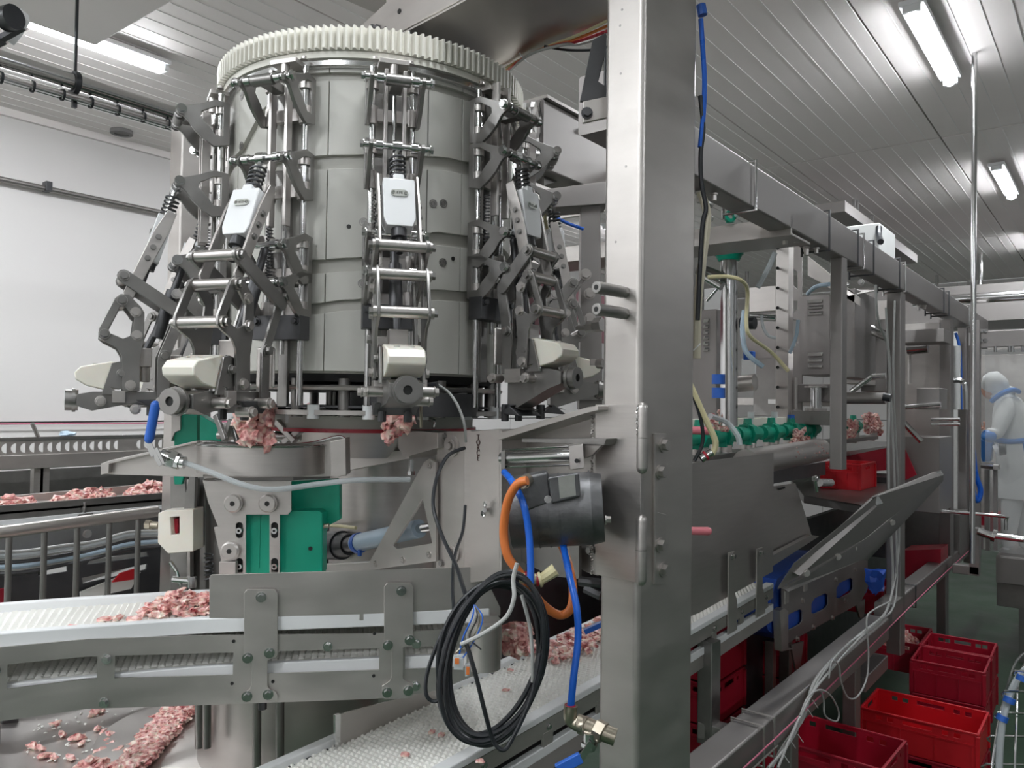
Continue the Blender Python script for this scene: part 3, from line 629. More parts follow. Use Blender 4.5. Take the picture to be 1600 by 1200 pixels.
# stamped letters down the upright
for k, ch in enumerate('TORCE'):
    cu = bpy.data.curves.new('stamped_letter', 'FONT'); cu.body = ch; cu.size = .020; cu.extrude = .0003; cu.align_x = 'CENTER'
    tmp = bpy.data.objects.new('tmp', cu); COL.objects.link(tmp); bpy.context.view_layer.update()
    me = bpy.data.meshes.new_from_object(tmp.evaluated_get(bpy.context.evaluated_depsgraph_get())); bpy.data.objects.remove(tmp)
    q = Q(747, 687+k*8.2, -.0412)
    me.transform(Matrix((QX.to_4d(), Z.to_4d(), (-QY).to_4d(), (0, 0, 0, 1))).transposed() @ Matrix.Identity(4)) if False else None
    R_ = Matrix(((QX.x, 0, -QY.x), (QX.y, 0, -QY.y), (0, 1, 0))).to_4x4(); me.transform(Matrix.Translation(q-ORG[t]) @ R_)
    me.materials.clear(); me.materials.append(M['ink'])
    o = bpy.data.objects.new('stamped_letter', me); COL.objects.link(o); o.parent = t; ORG[o] = ORG[t]
# hinges on the pillar corner
t = thing('hinge_set', 'pair of round steel hinges bolted along the pillar edge', 'hinge', Q(1012, 912, 0))
hx = E-QY*.012+QX*.012
def hz(y): return Q(1001, y, 0).z
hb = E+QX*.004
for (ya, yb) in ((628, 740), (803, 914)):
    za, zm, zc = hz(ya), hz((ya+yb)/2), hz(yb); c = hb-QY*.006+QX*.008
    part('hinge_barrel', MB().lathe(c, [(.001, za), (.007, za-.002), (.0115, za-.008), (.0125, za-.014), (.0125, zm+.001), (.001, zm+.001)], 20), 'steel', t)
    part('hinge_barrel', MB().lathe(c, [(.001, zm), (.0125, zm), (.0125, zc+.014), (.0115, zc+.008), (.007, zc+.002), (.001, zc)], 20), 'steel', t)
def px_(py, b): return E+QY*b+QX*.001
def side(b, y):                                           # a point on the pillar's right face
    P0 = E+QX*.001; r = ray(1000, y)
    z = H+(P0-CAM).dot(F0)/r.dot(F0)*r.z; return E+QY*b+QX*.0005+Z*(z-E.z)
def sx(px, py):
    r = ray(px, py); return CAM+r*((E-CAM).dot(QX)/r.dot(QX))
part('hinge_leaf', MB().prism([sx(1019, 677), (sx(1037, 677)), sx(1037, 742), sx(1024, 742), sx(1024, 800), sx(1037, 803), sx(1037, 912), sx(1019, 912)], QX*.007), 'sheet', t, .001)
for (x, y) in ((1032, 695), (1027, 737), (1027, 851), (1032, 889)):
    c = sx(x, y)+QX*.007; part('bolt', MB().bolt(c, QX, .013, .012), 'steel', t)
# geared motor and pneumatic cylinder in front of the bracket
t = thing('gear_motor', 'worn dark cylindrical motor with junction box beside the pillar', 'motor', V(870, 850, 1.88))
m0 = V(800, 800, 1.76); m1 = V(942, 793, 1.74); d = (m1-m0).normalized()
part('body', MB().cyl(m0, lerp(m0, m1, .86), .080, 36).cyl(lerp(m0, m1, .86), m1, .080, 36, .074).ring(lerp(m0, m1, .86), lerp(m0, m1, .88), .083, .077, 36), 'motor', t)
for k in range(1, 5): part('fin_ring', MB().ring(lerp(m0, m1, .12*k+.05), lerp(m0, m1, .12*k+.06), .0815, .077, 36), 'motor', t)
part('terminal_box', MB().prism([V(x, y, 1.675) for x, y in ((815, 745), (857, 737), (862, 786), (822, 800), (812, 790))], F0*.06), 'motor', t, .006)
part('box_lid', MB().prism([V(x, y, 1.66) for x, y in ((856, 746), (905, 739), (908, 776), (862, 787))], F0*.02), 'motor', t, .004)
part('rating_plate', MB().prism([V(x, y, 1.657) for x, y in ((872, 746), (898, 742), (900, 774), (875, 779))], F0*.003), 'label', t)
for (x, y) in ((856, 780), (820, 793)): part('screw', MB().bolt(V(x, y, 1.66), -F0, .006, .005), 'bright', t)
part('tail_bolt', MB().bolt(V(945, 812, 1.74), RT, .008, .01), 'steel', t)
g = V(826, 752, 1.66); part('cable_gland', MB().cyl(g+F0*.03, g-F0*.02-RT*.01, .014, 8).cyl(g-F0*.02-RT*.01, g-F0*.035-RT*.015, .012, 14), 'brass', t)
t = thing('air_cylinder', 'slim shiny pneumatic cylinder above the dark motor', 'cylinder', V(845, 735, 1.86))
c0, c1 = V(785, 716, 1.94), V(900, 711, 1.80)
part('barrel', MB().cyl(c0, c1, .016, 24), 'bright', t)
for dz_ in (.021, -.021): part('tie_rod', MB().cyl(c0+Z*dz_-F0*.008, c1+Z*dz_-F0*.008, .003, 8), 'bright', t)
part('end_block', MB().prism([V(889, 696, 1.79), V(911, 693, 1.76), V(913, 732, 1.76), V(891, 735, 1.79)], F0*.04), 'sheet', t, .002)
part('end_port', MB().cyl(V(901, 720, 1.772), V(901, 720, 1.767), .005, 14), 'blacksp', t)
part('head_block', MB().prism([V(783, 704, 1.92), V(789, 704, 1.91), V(789, 734, 1.91), V(783, 734, 1.92)], F0*.04), 'cast', t, .002)
# bellows actuator with pale blue sleeve
t = thing('plunger', 'pale blue sleeved plunger with black rubber bellows beside the green block', 'plunger', Q(600, 880, .06))
a = Q(520, 850, .10); b = Q(556, 849, .08); c = Q(655, 826, .06); e = Q(672, 826, .06)
part('bellows', MB().cyl(Q(508, 852, .12), Q(516, 852, .11), .036, 24).cyl(Q(515, 852, .11), Q(535, 852, .10), .050, 24).cyl(Q(534, 852, .10), Q(546, 851, .095), .045, 24, .036), 'black', t)
part('collar', MB().cyl(Q(545, 851, .09), b, .026, 20), 'dark', t)
part('sleeve', MB().cyl(b, c, .030, 28, .028), 'paleblue', t)
part('clamp_ring', MB().ring(Q(558, 849, .08), Q(563, 848, .08), .034, .029, 28).box(Q(562, 864, .06), (.01, .01, .02)), 'handle', t)
part('shaft', MB().cyl(c, Q(684, 822, .05), .014, 20), 'bright', t)
solo('air_tube_stub', MB().tube([Q(500, 823, .08), Q(520, 821, .08), Q(556, 825, .07)], .006, 8), 'yellow', 'short pale yellow tube above the black bellows', 'tube')

# bracket with dark underside peeping out left of the pillar near the top
t = thing('angle_bracket', 'small dark folded bracket bolted high at the left edge of the pillar', 'bracket', V(925, 190, 1.95))
part('folded_plate', MB().prism([V(926, 62, 1.95), V(948, 50, 1.95), V(948, 158, 1.95), V(906, 158, 1.95)], F0*.012, [[V(944, 92, 1.95), V(944, 133, 1.95), V(935, 127, 1.95)]]), 'dark', t, .002)
part('lug', MB().prism([V(911, 158, 1.93), V(950, 150, 1.93), V(950, 183, 1.93), V(911, 192, 1.93)], F0*.012), 'sheet', t, .002)
part('bolt', MB().bolt(V(917, 177, 1.928), -F0, .011, .010), 'dark', t); part('bolt', MB().bolt(V(914, 204, 2.3), -F0, .010, .012), 'bright', t); 

# ================================================================== CURVED FRONT CONVEYOR
ZB = H-.565
def cpath(s_):                                           # s along image x of near rail -> plan position
    x = s_; d_ = 1.81+(x-0)/330*.15 if x < 330 else 1.96+(x-330)/420*.13
    if x < 0: d_ = 1.81+x/330*.20
    p = CAM+(r0*((x-800)/F)+F0)*d_; return Vector((p.x, p.y, 0))
xs = [-180+k*30 for k in range(0, 32)]                   # to 750
PTS = smooth([cpath(x) for x in (-180, -60, 60, 190, 330, 470, 610, 770)], 8)
def off(pts, o_):
    out = []
    for i, p in enumerate(pts):
        tt = (pts[min(i+1, len(pts)-1)]-pts[max(i-1, 0)]).normalized(); nrm = Vector((-tt.y, tt.x, 0)); out.append(p+nrm*o_)
    return out
def ribbon(mb, pts, o0, o1, z0, z1):                     # swept rectangular section following the path
    A, B = off(pts, o0), off(pts, o1); vs = []
    for a, b in zip(A, B): vs += [a+Z*z0, b+Z*z0, b+Z*z1, a+Z*z1]
    n = len(A); fs = [[i*4+j, i*4+(j+1) % 4, (i+1)*4+(j+1) % 4, (i+1)*4+j] for i in range(n-1) for j in range(4)]+[[0, 1, 2, 3], [n*4-1, n*4-2, n*4-3, n*4-4]]
    return mb.add(vs, fs)
WB = .33
t = thing('curved_conveyor', 'curved conveyor with white mesh belt and slotted steel side frame in front', 'conveyor', PTS[len(PTS)//2]+Z*(ZB-.22))
part('belt_base', ribbon(MB(), PTS, .02, WB-.02, ZB-.012, ZB), 'belt', t)
part('lower_belt', ribbon(MB(), PTS, .02, WB-.02, ZB-.105, ZB-.095), 'belt', t)
part('front_rail', ribbon(MB(), PTS, -.004, .022, ZB-.012, ZB+.026), 'white', t, .004, 'white plastic rail along the near edge')
part('rear_rail', ribbon(MB(), PTS, WB-.02, WB+.006, ZB-.015, ZB+.022), 'white', t, .004)
part('rear_frame', ribbon(MB(), PTS, WB+.006, WB+.012, ZB-.20, ZB-.012), 'sheet', t)
part('lower_rail', ribbon(MB(), PTS, .006, .024, ZB-.128, ZB-.095), 'white', t, .003)
# studs of the belt, rows across
mb = MB(); arc = 0
rows_ = []; acc = 0; step = .0165
for i in range(len(PTS)-1):
    L = (PTS[i+1]-PTS[i]).length; k = 0
    while acc < L:
        rows_.append((i, acc/L)); acc += step
    acc -= L
for ri_, (i, f) in enumerate(rows_):
    p = lerp(PTS[i], PTS[i+1], f); tt = (PTS[i+1]-PTS[i]).normalized(); nr = Vector((-tt.y, tt.x, 0)); ang = .35
    for k in range(17):
        o_ = .03+k*.0165+(.008 if ri_ % 2 else 0); c = p+nr*o_+tt*(0); e = (tt*.0075+nr*.003); g_ = nr*.0032-tt*.001
        b_ = c+Z*ZB; mb.add([b_-e-g_, b_+e-g_, b_+e+g_, b_-e+g_, b_-e*.6+Z*.0045, b_+e*.6+Z*.0045], [[0, 1, 5, 4], [2, 3, 4, 5], [1, 2, 5], [3, 0, 4]])
lk = part('belt_link', mb, 'belt', t, kind='stuff', recalc=False)
lk2 = lk.copy(); COL.objects.link(lk2); lk2.location = (0, 0, -.095)
# side frame with slots: piecewise plates following the path
N_ = len(PTS)
def onpath(x, z, o_=-.010):                              # pixel column -> point on the near side
    for i in range(N_-1):
        A_ = PTS[i]; B_ = PTS[i+1]
        d_ = A_-CAM; u1 = 800+F*d_.dot(r0)/d_.dot(F0); d_ = B_-CAM; u2 = 800+F*d_.dot(r0)/d_.dot(F0)
        if u1 <= x <= u2 or i == N_-2:
            f = (x-u1)/(u2-u1); tt = (B_-A_).normalized(); nr = Vector((-tt.y, tt.x, 0)); p = A_+(B_-A_)*f+nr*o_; return p+Z*z
def zat(x, y):
    p = onpath(x, 0); r = ray(x, y); dd = (Vector((p.x, p.y, H))-CAM).dot(F0); return H+dd/r.dot(F0)*r.z
def cp(x, y, o_=-.010): return onpath(x, zat(x, y), o_)
def grid_plate(mb, top, bot, xs_, o0=-.010, th=.005):    # strip plate between two pixel curves, wrapped on the path
    vs = []
    for x in xs_:
        for (y, o_) in ((top(x), o0), (bot(x), o0), (bot(x), o0+th), (top(x), o0+th)): vs.append(cp(x, y, o0)+(onpath(x, 0, o_)-onpath(x, 0, o0)))
    n = len(xs_); return mb.add(vs, [[i*4+j, i*4+(j+1) % 4, (i+1)*4+(j+1) % 4, (i+1)*4+j] for i in range(n-1) for j in range(4)]+[[0, 1, 2, 3], [n*4-1, n*4-2, n*4-3, n*4-4]])
def pl_(pts):
    def f(x):
        if x <= pts[0][0]: return pts[0][1]+(pts[1][1]-pts[0][1])*(x-pts[0][0])/(pts[1][0]-pts[0][0])
        for (a, u), (b, v) in zip(pts, pts[1:]):
            if x <= b: return u+(v-u)*(x-a)/(b-a)
        return pts[-1][1]
    return f
ytop = pl_([(-150, 1020), (0, 1013), (150, 999), (330, 993), (600, 990), (730, 982), (770, 976)])
s1t = pl_([(-150, 1050), (0, 1042), (50, 1036), (150, 1026), (330, 1021), (600, 1013), (730, 1008)])
s1b = pl_([(-150, 1088), (0, 1080), (26, 1077), (150, 1061), (330, 1056), (600, 1047), (730, 1042)])
ybot = pl_([(-150, 1150), (0, 1130), (150, 1108), (330, 1102), (600, 1092), (690, 1080), (770, 1046)])
sf = part('side_frame', grid_plate(MB(), ytop, s1t, [-150+k*23 for k in range(41)]), 'sheet', t)
part('side_frame', grid_plate(MB(), s1b, ybot, [-150+k*23 for k in range(40)]+[740, 770]), 'sheet', t)
for (a, b) in ((-150, 26), (165, 192), (375, 412), (600, 640), (735, 771)):
    part('side_web', grid_plate(MB(), lambda x: s1t(x)-1, lambda x: s1b(x)+1, [a, (a+b)/2, b]), 'sheet', t)
part('end_cap', MB().lathe(onpath(762, 0, .0), [(.001, ZB-.13), (.045, ZB-.13), (.045, ZB-.01), (.001, ZB-.01)], 20), 'sheet', t)
for (x, y) in ((179, 1030), (177, 1098), (8, 1047), (7, 1118), (657, 1006), (657, 1072), (520, 1010), (703, 1003)):
    c = cp(x, y, -.010); part('bolt', MB().ring(c, c-F0*.0015, .0125, .010, 16).bolt(c, -F0, .0085, .007), 'bright', t)
for (x, y) in ((9, 1027), (7, 1098), (375, 1002), (374, 1068), (437, 1000), (437, 1065), (592, 990), (592, 1056), (700, 1050)):
    c = cp(x, y, -.0102); part('hole', MB().cyl(c+F0*.001, c-F0*.0012, .0042, 12), 'blacksp', t)
def fplate(name, pts, par, m='sheet', o_=-.018, th=.005, holes=(), bev=.001, lab=None):   # flat plate tangent to the conveyor side
    xm = sum(p[0] for p in pts)/len(pts); P0 = onpath(xm, 0, o_); d_ = onpath(xm+20, 0, o_)-onpath(xm-20, 0, o_); nr = Vector((-d_.y, d_.x, 0)).normalized()
    def c_(x, y): r = ray(x, y); return CAM+r*((P0-Vector((CAM.x, CAM.y, 0))).dot(nr)/Vector((r.x, r.y, 0)).dot(nr))
    return part(name, MB().prism([c_(x, y) for x, y in pts], nr*th, [[c_(x, y) for x, y in h] for h in holes]), m, par, bev, lab), c_, nr
def rc(x0, y0, x1, y1, r=8, cs=(1, 1, 1, 1), sk=0):
    out = []; cx, cy = (x0+x1)/2, (y0+y1)/2
    for i, (x, y, a0) in enumerate(((x1, y0, -90), (x1, y1, 0), (x0, y1, 90), (x0, y0, 180))):
        if not cs[i]: out.append((x, y+sk*(x-cx))); continue
        sx_ = 1 if x == x1 else -1; sy_ = 1 if y == y1 else -1
        for k in range(4):
            a = rad(a0+30*k); px, py = x-sx_*r+math.cos(a)*r, y-sy_*r+math.sin(a)*r; out.append((px, py+sk*(px-cx)))
    return out
for (x0, x1, yt, y1, y2, y3) in ((381, 434, 921, 1030, 1081, 1097), (600, 646, 911, 1010, 1068, 1091)):
    w_ = x1-x0; nx0 = x0+12; nx1 = x1-16
    pts = [(x0, yt+6), (x0+5, yt), (x1-5, yt), (x1, yt+6), (x1, y1-8), (x1-3, y1-3), (nx1, y1+2), (nx1, y2-8), (nx1+4, y2-3), (x1-3, y2), (x1, y2+6), (x1-1, y3-3), (x1-5, y3), (x0+2, y3+2), (x0-3, y3-4), (x0-3, y2+4), (nx0-3, y2-4), (nx0, y2-12), (nx0, y1+4), (x0, y1-4)]
    p_, c_, nr = fplate('clamp_strap', pts, t)
    for (x, y) in ((x0+27, yt+12), (x0+40, y1-10), (x0+5, y3-9), (x0+38, y3-12), (x0+6, y1-2)):
        part('bolt', MB().ring(c_(x, y), c_(x, y)-nr*.002, .013, .010, 16).bolt(c_(x, y)-nr*.001, -nr, .0085, .007), 'bright', t)
fplate('guard_plate', [(330, 898), (740, 886), (760, 905), (782, 950), (782, 962), (740, 966), (330, 975), (327, 968), (327, 903)], t, 'sheet', -.004, .003)
fplate('end_plate', [(742, 962), (778, 962), (784, 970), (784, 1028), (770, 1045), (742, 1052)], t, 'sheet', -.016, .004)

# ================================================================== MEAT HELPERS
def heap(name, label, cat, spots, r=(.010, .02), flat=.55, kind='stuff', group=None):
    mb = MB()
    for i, p in enumerate(spots): mb.blob(p+Z*random.uniform(0, .004), random.uniform(*r), (1.25, .8, flat), random.randrange(9999), .5)
    return solo(name, mb, 'meat', label, cat, group, kind=kind)
def pile(c, ux, uy, n, h_):                               # rough cone of spots
    out = []
    for i in range(n):
        a = random.random()*6.283; q = math.sqrt(random.random()); p = Vector(c)+Vector(ux)*(math.cos(a)*q)+Vector(uy)*(math.sin(a)*q); out.append(p+Z*(h_*(1-q)*random.uniform(.3, 1)))
    return out
# meat on the curved conveyor
def onbelt(x, o_): p = onpath(x, 0, o_); return p+Z*(ZB+.008)
c = onbelt(278, .19); tt = (onpath(300, 0, 0)-onpath(240, 0, 0)).normalized(); nn_ = Vector((-tt.y, tt.x, 0))
heap('meat_trimmings', 'pink heap of chopped meat on the curved white belt', 'meat', pile(c, tt*.10, nn_*.09, 90, .055)+pile(onbelt(325, .19), tt*.11, nn_*.09, 70, .035), (.009, .019))
for (x, o_, s_, lab) in ((162, .13, .016, 'dark red meat scrap on the curved belt, left one of two'), (181, .135, .018, 'dark red meat scrap on the curved belt, right one of two'), (115, .075, .013, 'small pale pink meat scrap lying farthest left on the curved belt'), (212, .11, .018, 'cream coloured fat piece on the curved belt before the heap'), (218, .20, .014, 'pink scrap near the rear rail of the curved belt'), (298, .08, .012, 'tiny pale scrap on the curved belt near the guard plate')):
    solo('meat_scrap', MB().blob(onbelt(x, o_), s_*.8, (1.5, .8, .5), int(x)), 'meat', lab, 'meat')
# ================================================================== STRAIGHT STUDDED BELT
zb = lambda y: H-.955+(y-1)*.030
t = thing('studded_conveyor', 'long straight conveyor with white studded belt running past the pillar', 'conveyor', Vector((-1.55, 2.0, zb(2)-.16)))
YA, YB = .9, 3.85
def strip(mb, xa, xb, za, zc): 
    vs = [Vector((x, y, zb(y)+z)) for y in (YA, YB) for x, z in ((xa, za), (xb, za), (xb, zc), (xa, zc))]
    return mb.add(vs, [[0, 1, 2, 3], [7, 6, 5, 4]]+[[j, 4+j, 4+(j+1) % 4, (j+1) % 4] for j in range(4)])
part('belt_base', strip(MB(), -1.72, -1.40, -.012, 0), 'belt', t)
part('near_rail', strip(MB(), -1.405, -1.365, -.01, .012), 'white', t, .004); part('far_rail', strip(MB(), -1.745, -1.715, -.01, .02), 'white', t, .004)
part('near_frame', strip(MB(), -1.375, -1.368, -.06, -.012), 'sheet', t); part('far_frame', strip(MB(), -1.745, -1.738, -.15, -.01), 'sheet', t)
part('near_frame', strip(MB(), -1.375, -1.368, -.17, -.115), 'sheet', t)
part('lower_rail', strip(MB(), -1.39, -1.366, -.118, -.088), 'white', t, .003); part('return_belt', strip(MB(), -1.72, -1.40, -.085, -.078), 'belt', t)
for k in range(12):
    y = YA+.15+k*.3; part('frame_web', MB().box((-1.371, y, zb(y)-.09), (.008, .05, .08)), 'sheet', t)
    part('bolt', MB().bolt((-1.367, y, zb(y)-.035), (1, 0, 0), .008, .006), 'bright', t)
mb = MB(); y = YA; j = 0
while y < YB-.02:
    k = 0
    while True:
        x = -1.71+k*.0185+(.009 if j % 2 else 0)
        if x > -1.412: break
        c = Vector((x, y, zb(y))); r_ = .0066; top = c+Z*.0055
        mb.add([c+Vector((-r_, -r_*.8, 0)), c+Vector((r_, -r_*.8, 0)), c+Vector((r_, r_*.8, 0)), c+Vector((-r_, r_*.8, 0)), top+Vector((-r_*.5, -r_*.4, 0)), top+Vector((r_*.5, -r_*.4, 0)), top+Vector((r_*.5, r_*.4, 0)), top+Vector((-r_*.5, r_*.4, 0))], [[4, 5, 6, 7], [0, 1, 5, 4], [1, 2, 6, 5], [2, 3, 7, 6], [3, 0, 4, 7]]); k += 1
    y += .0175; j += 1
part('belt_stud', mb, 'belt', t, kind='stuff', recalc=False)
mb = MB()
for k in range(60): y = YA+k*.055; mb.box((-1.7125, y, zb(y)+.001), (.009, .016, .002))
part('edge_slot', mb, 'dark', t, kind='stuff')
def bz(px, py): q = Zp(px, py, H-.93); return Vector((q.x, q.y, zb(q.y)+.006))
heap('meat_trimmings', 'pink chopped meat spread along the far side of the studded belt by the pillar', 'meat', [lerp(Vector((-1.66, 2.35, 0)), Vector((-1.60, 3.3, 0)), random.random())+Vector((random.uniform(-.06, .10)*1, 0, 0)) for _ in range(1)] and [Vector((random.uniform(-1.70, -1.52), yy, zb(yy)+.012+random.uniform(0, .025))) for yy in [random.uniform(2.3, 3.6) for _ in range(230)]], (.010, .021))
p = bz(805, 1000); heap('meat_trimmings', 'pink and white fatty meat chunk falling off the end of the curved conveyor', 'meat', [V(805+random.uniform(-16, 16), 1000+random.uniform(-18, 22), 2.2+random.uniform(-.04, .04)) for _ in range(26)], (.016, .03), .8)
for i, (x, y) in enumerate(((675, 1145), (690, 1150), (633, 1178), (797, 1055), (790, 1085), (812, 1035), (915, 1025), (750, 1190))):
    solo('meat_scrap', MB().blob(bz(x, y)+Z*.003, .010, (1.3, .8, .5), i), 'meat', 'small pink meat crumb on the studded belt, '+('left of the lower pair', 'right of the lower pair', 'lowest left one', 'under the cable coil', 'inside the cable coil', 'near the coil top', 'beside the pillar', 'below the cable coil')[i], 'meat')
solo('blue_scraper', MB().prism([V(912, 985, 2.5), V(950, 968, 2.5), V(950, 976, 2.5), V(915, 992, 2.5)], F0*.02), 'handle', 'dark blue strip lying over the meat beside the pillar', 'tool')
# side chute plate over the far rail and the small hinge strip
t = thing('side_chute', 'folded steel side plate guiding onto the studded belt under the front conveyor', 'chute', Xp(533, 1182, -1.74))
xp = lambda L, x=-1.700: [Xp(a, b, x) for a, b in L]
part('plate', MB().prism(xp([(533, 1116), (545, 1112), (684, 1076), (684, 1112), (640, 1130), (540, 1182), (531, 1180)]), (-.006, 0, 0)), 'sheet', t, .001)
part('hinge_strip', MB().prism(xp([(524, 1117), (532, 1115), (532, 1186), (524, 1186)], -1.69), (-.008, 0, 0)), 'bright', t, .001)
part('back_plate', MB().prism(xp([(684, 1070), (735, 1055), (735, 1088), (684, 1112)], -1.80), (-.006, 0, 0)), 'sheet', t, .001)
# machine foot: round base, rods and dish with scraps
q = V(455, 1100, 2.75); q.z = 0
t = thing('round_base', 'wide round stainless foot of the drum machine standing in the scrap dish', 'base', q)
zf = V(455, 1088, 2.45).z
part('drum_foot', MB().lathe(q, [(.001, zf+.10), (.30, zf+.10), (.30, H-1.32), (.32, H-1.34), (.32, H-1.40), (.001, H-1.40)], 64), 'sheet', t)
for (x, d_) in ((311, 2.5), (323, 2.45), (401, 2.36), (437, 2.34)):
    a = V(x, 1080, d_); b = V(x, 1168 if x < 330 else 1215, d_); part('rod', MB().cyl(a+Z*.05, b, .013, 12), 'cast', t)
part('bolt_stub', MB().cyl(V(410, 1096, 2.2), V(410, 1108, 2.2), .012, 8), 'dark', t)
zd = H-1.17; q = V(330, 1100, 2.97); q.z = zd
t = thing('scrap_dish', 'large shallow round steel dish collecting meat scraps at the lower left', 'dish', q-Z*.05)
part('dish_plate', MB().lathe(q-Z*zd, [(.001, zd-.03), (.62, zd-.03), (.74, zd), (.765, zd+.004), (.765, zd-.002), (.74, zd-.012), (.62, zd-.05), (.001, zd-.05)], 90), 'steel', t)
part('inner_disc', MB().lathe(q-Z*zd+Vector((.10, -.05, 0)), [(.001, zd-.005), (.37, zd-.015), (.385, zd-.02), (.385, zd-.03), (.001, zd-.03)], 72), 'sheet', t)
part('dish_leg', MB().cyl(q-Z*.05, Vector((q.x, q.y, 0)), .08, 20), 'steel', t)
spots = []
for _ in range(620):
    f = random.random(); a = Vector((lerp(292, 195, f), lerp(1098, 1210, f), 0)); a.x += random.uniform(-22, 22)*(1-.1*f)+random.uniform(-10, 10)*f; spots.append(Zp(a.x, a.y, zd+.005)+Z*random.uniform(-.004, .02))
heap('meat_trimmings', 'curved pink band of minced trimmings lying in the round scrap dish', 'meat', spots, (.010, .019), .5)
for i, (x, y) in enumerate(((150, 1113), (160, 1110), (88, 1130), (98, 1147), (122, 1152), (128, 1160), (152, 1138), (162, 1143), (167, 1158), (172, 1163), (157, 1173), (185, 1172), (110, 1183), (70, 1180), (84, 1182), (145, 1195), (52, 1165), (64, 1168), (172, 1148))):
    solo('meat_scrap', MB().blob(Zp(x, y, zd-.02), random.uniform(.012, .021), (1.4, .8, .6), i+40), 'meat', 'pale pink scrap stuck in the round steel dish', 'meat', 'scraps scattered in the dish')
mb = MB()
for _ in range(70): mb.blob(Zp(random.uniform(35, 240), random.uniform(1108, 1190), zd-.026), random.uniform(.003, .006), (1.3, .8, .5), random.randrange(999))
solo('fat_crumbs', mb, 'belt', 'white crumbs of fat sprinkled over the round dish', 'crumbs', kind='stuff')
heap('meat_trimmings', 'lump of reddish scraps at the bottom edge of the round dish', 'meat', pile(Zp(142, 1200, zd-.02), (.05, 0, 0), (0, .05, 0), 22, .03), (.012, .02))
# dark uprights and red crate beneath the curved conveyor at far left
solo('leg_post', tubebox(MB(), V(12, 1100, 2.9), V(12, 1100, 2.9)-Z*1.0, .06, .06), 'dark', 'dark steel leg under the left end of the curved conveyor', 'leg', bevel=.002)

# ================================================================== GUARD, BRACKET AND GREEN BLOCKS
t = thing('bowl_guard', 'curved steel guard band with a long pointed wing on its left', 'guard', V(415, 745, 2.2))
part('wing', MB().prism([V(163, 727, 2.26), V(176, 722, 2.26), V(310, 692, 2.26), V(318, 690, 2.26), V(318, 745, 2.26), V(300, 745, 2.26), V(165, 741, 2.26)], F0*.005), 'sheet', t, .001)
part('wing_flange', MB().prism([V(163, 724, 2.26), V(176, 719, 2.26), V(312, 688, 2.26), V(313, 691, 2.26), V(176, 724, 2.26), V(175, 738, 2.26), V(163, 741, 2.26)], F0*-.02), 'steelh', t, .001)
cb_ = V(415, 720, 2.32); cb_.z = 0; a0_ = math.atan2(-r0.y, -r0.x); a1_ = a0_+math.pi
z1, z0 = V(415, 699, 2.14).z, V(415, 746, 2.14).z
vs = []; NB = 30
for i in range(NB+1):
    a = math.pi*i/NB; ex = -math.cos(a); ey = math.sin(a)**.7
    for o_ in (0, -.006):
        pp = cb_+r0*(ex*(.185+o_))-F0*(ey*(.155+o_)); vs += [pp+Z*z0, pp+Z*z1]
fs = []
for i in range(NB): b = i*4; c = b+4; fs += [[b, c, c+1, b+1], [b+3, c+3, c+2, b+2], [b+1, c+1, c+3, b+3], [b, b+2, c+2, c]]
part('curved_band', MB().add(vs, fs), 'steelh', t)
mbr = MB(); pts = [cb_+r0*(-math.cos(math.pi*i/NB)*.186)-F0*(math.sin(math.pi*i/NB)**.7*.156)+Z*z1 for i in range(NB+1)]; mbr.tube(pts, .004, 6, 1)
part('band_bead', mbr, 'bright', t)
part('back_wall', MB().prism([V(318, 692, 2.28), V(400, 694, 2.28), V(480, 692, 2.28), V(528, 682, 2.28), V(540, 686, 2.28), V(541, 744, 2.28), V(318, 748, 2.28)], F0*.006), 'sheet', t, .001)
part('top_lip', MB().tube([V(270, 703, 2.27), V(315, 690, 2.27), V(400, 695, 2.27), V(480, 693, 2.27), V(528, 682, 2.27), V(540, 688, 2.27)], .004, 6), 'bright', t)
part('end_channel', MB().prism([V(516, 690, 2.2), V(540, 684, 2.2), V(541, 742, 2.2), V(528, 746, 2.2), V(517, 744, 2.2)], F0*.06), 'sheet', t, .002)
t = thing('block_bracket', 'slotted steel bracket plate with round knobs in front of the green block', 'bracket', V(390, 895, 2.2))
slot = lambda x, y: rc(x-5.5, y-13, x+5.5, y+12, 5)
part('plate', MB().prism([V(x, y, 2.21) for x, y in ((318, 752), (455, 752), (455, 798), (450, 804), (437, 804), (437, 896), (421, 896), (421, 804), (384, 804), (384, 896), (345, 896), (345, 873), (334, 824), (345, 822), (324, 775))], F0*.006, [[V(x, y, 2.21) for x, y in slot(374, 829)], [V(x, y, 2.21) for x, y in slot(374, 885)], [V(x, y, 2.21) for x, y in slot(429, 829)], [V(x, y, 2.21) for x, y in slot(429, 885)]]), 'steel', t, .001)
for (x, y) in ((374, 829), (374, 885), (429, 829), (429, 885)):
    c = V(x, y, 2.214); part('slot_bolt', MB().ring(c, c-F0*.006, .0085, .0035, 16), 'bright', t)
    part('slot_back', MB().box(V(x, y, 2.224), (.024, .004, .05), (r0, F0, Z)), 'blacksp', t)
for (x, y) in ((366, 786), (420, 786), (361, 860)):
    c = V(x, y, 2.21); k_ = part('knob', MB().cyl(c, c-F0*.012, .0265, 28).cyl(c-F0*.012, c-F0*.016, .0255, 28, .021), 'steel', t)
    part('knob_hole', MB().cyl(c-F0*.0155, c-F0*.0168, .007, 14), 'blacksp', k_)
part('foot', MB().prism([V(342, 878, 2.19), V(368, 878, 2.19), V(368, 900, 2.19), V(342, 900, 2.19)], F0*.02), 'sheet', t, .001)
part('cone', MB().prism([V(316, 750, 2.25), V(345, 752, 2.25), V(358, 800, 2.25), (V(352, 830, 2.25)), V(340, 822, 2.25), V(325, 785, 2.25)], F0*.03), 'steelh', t, .002)
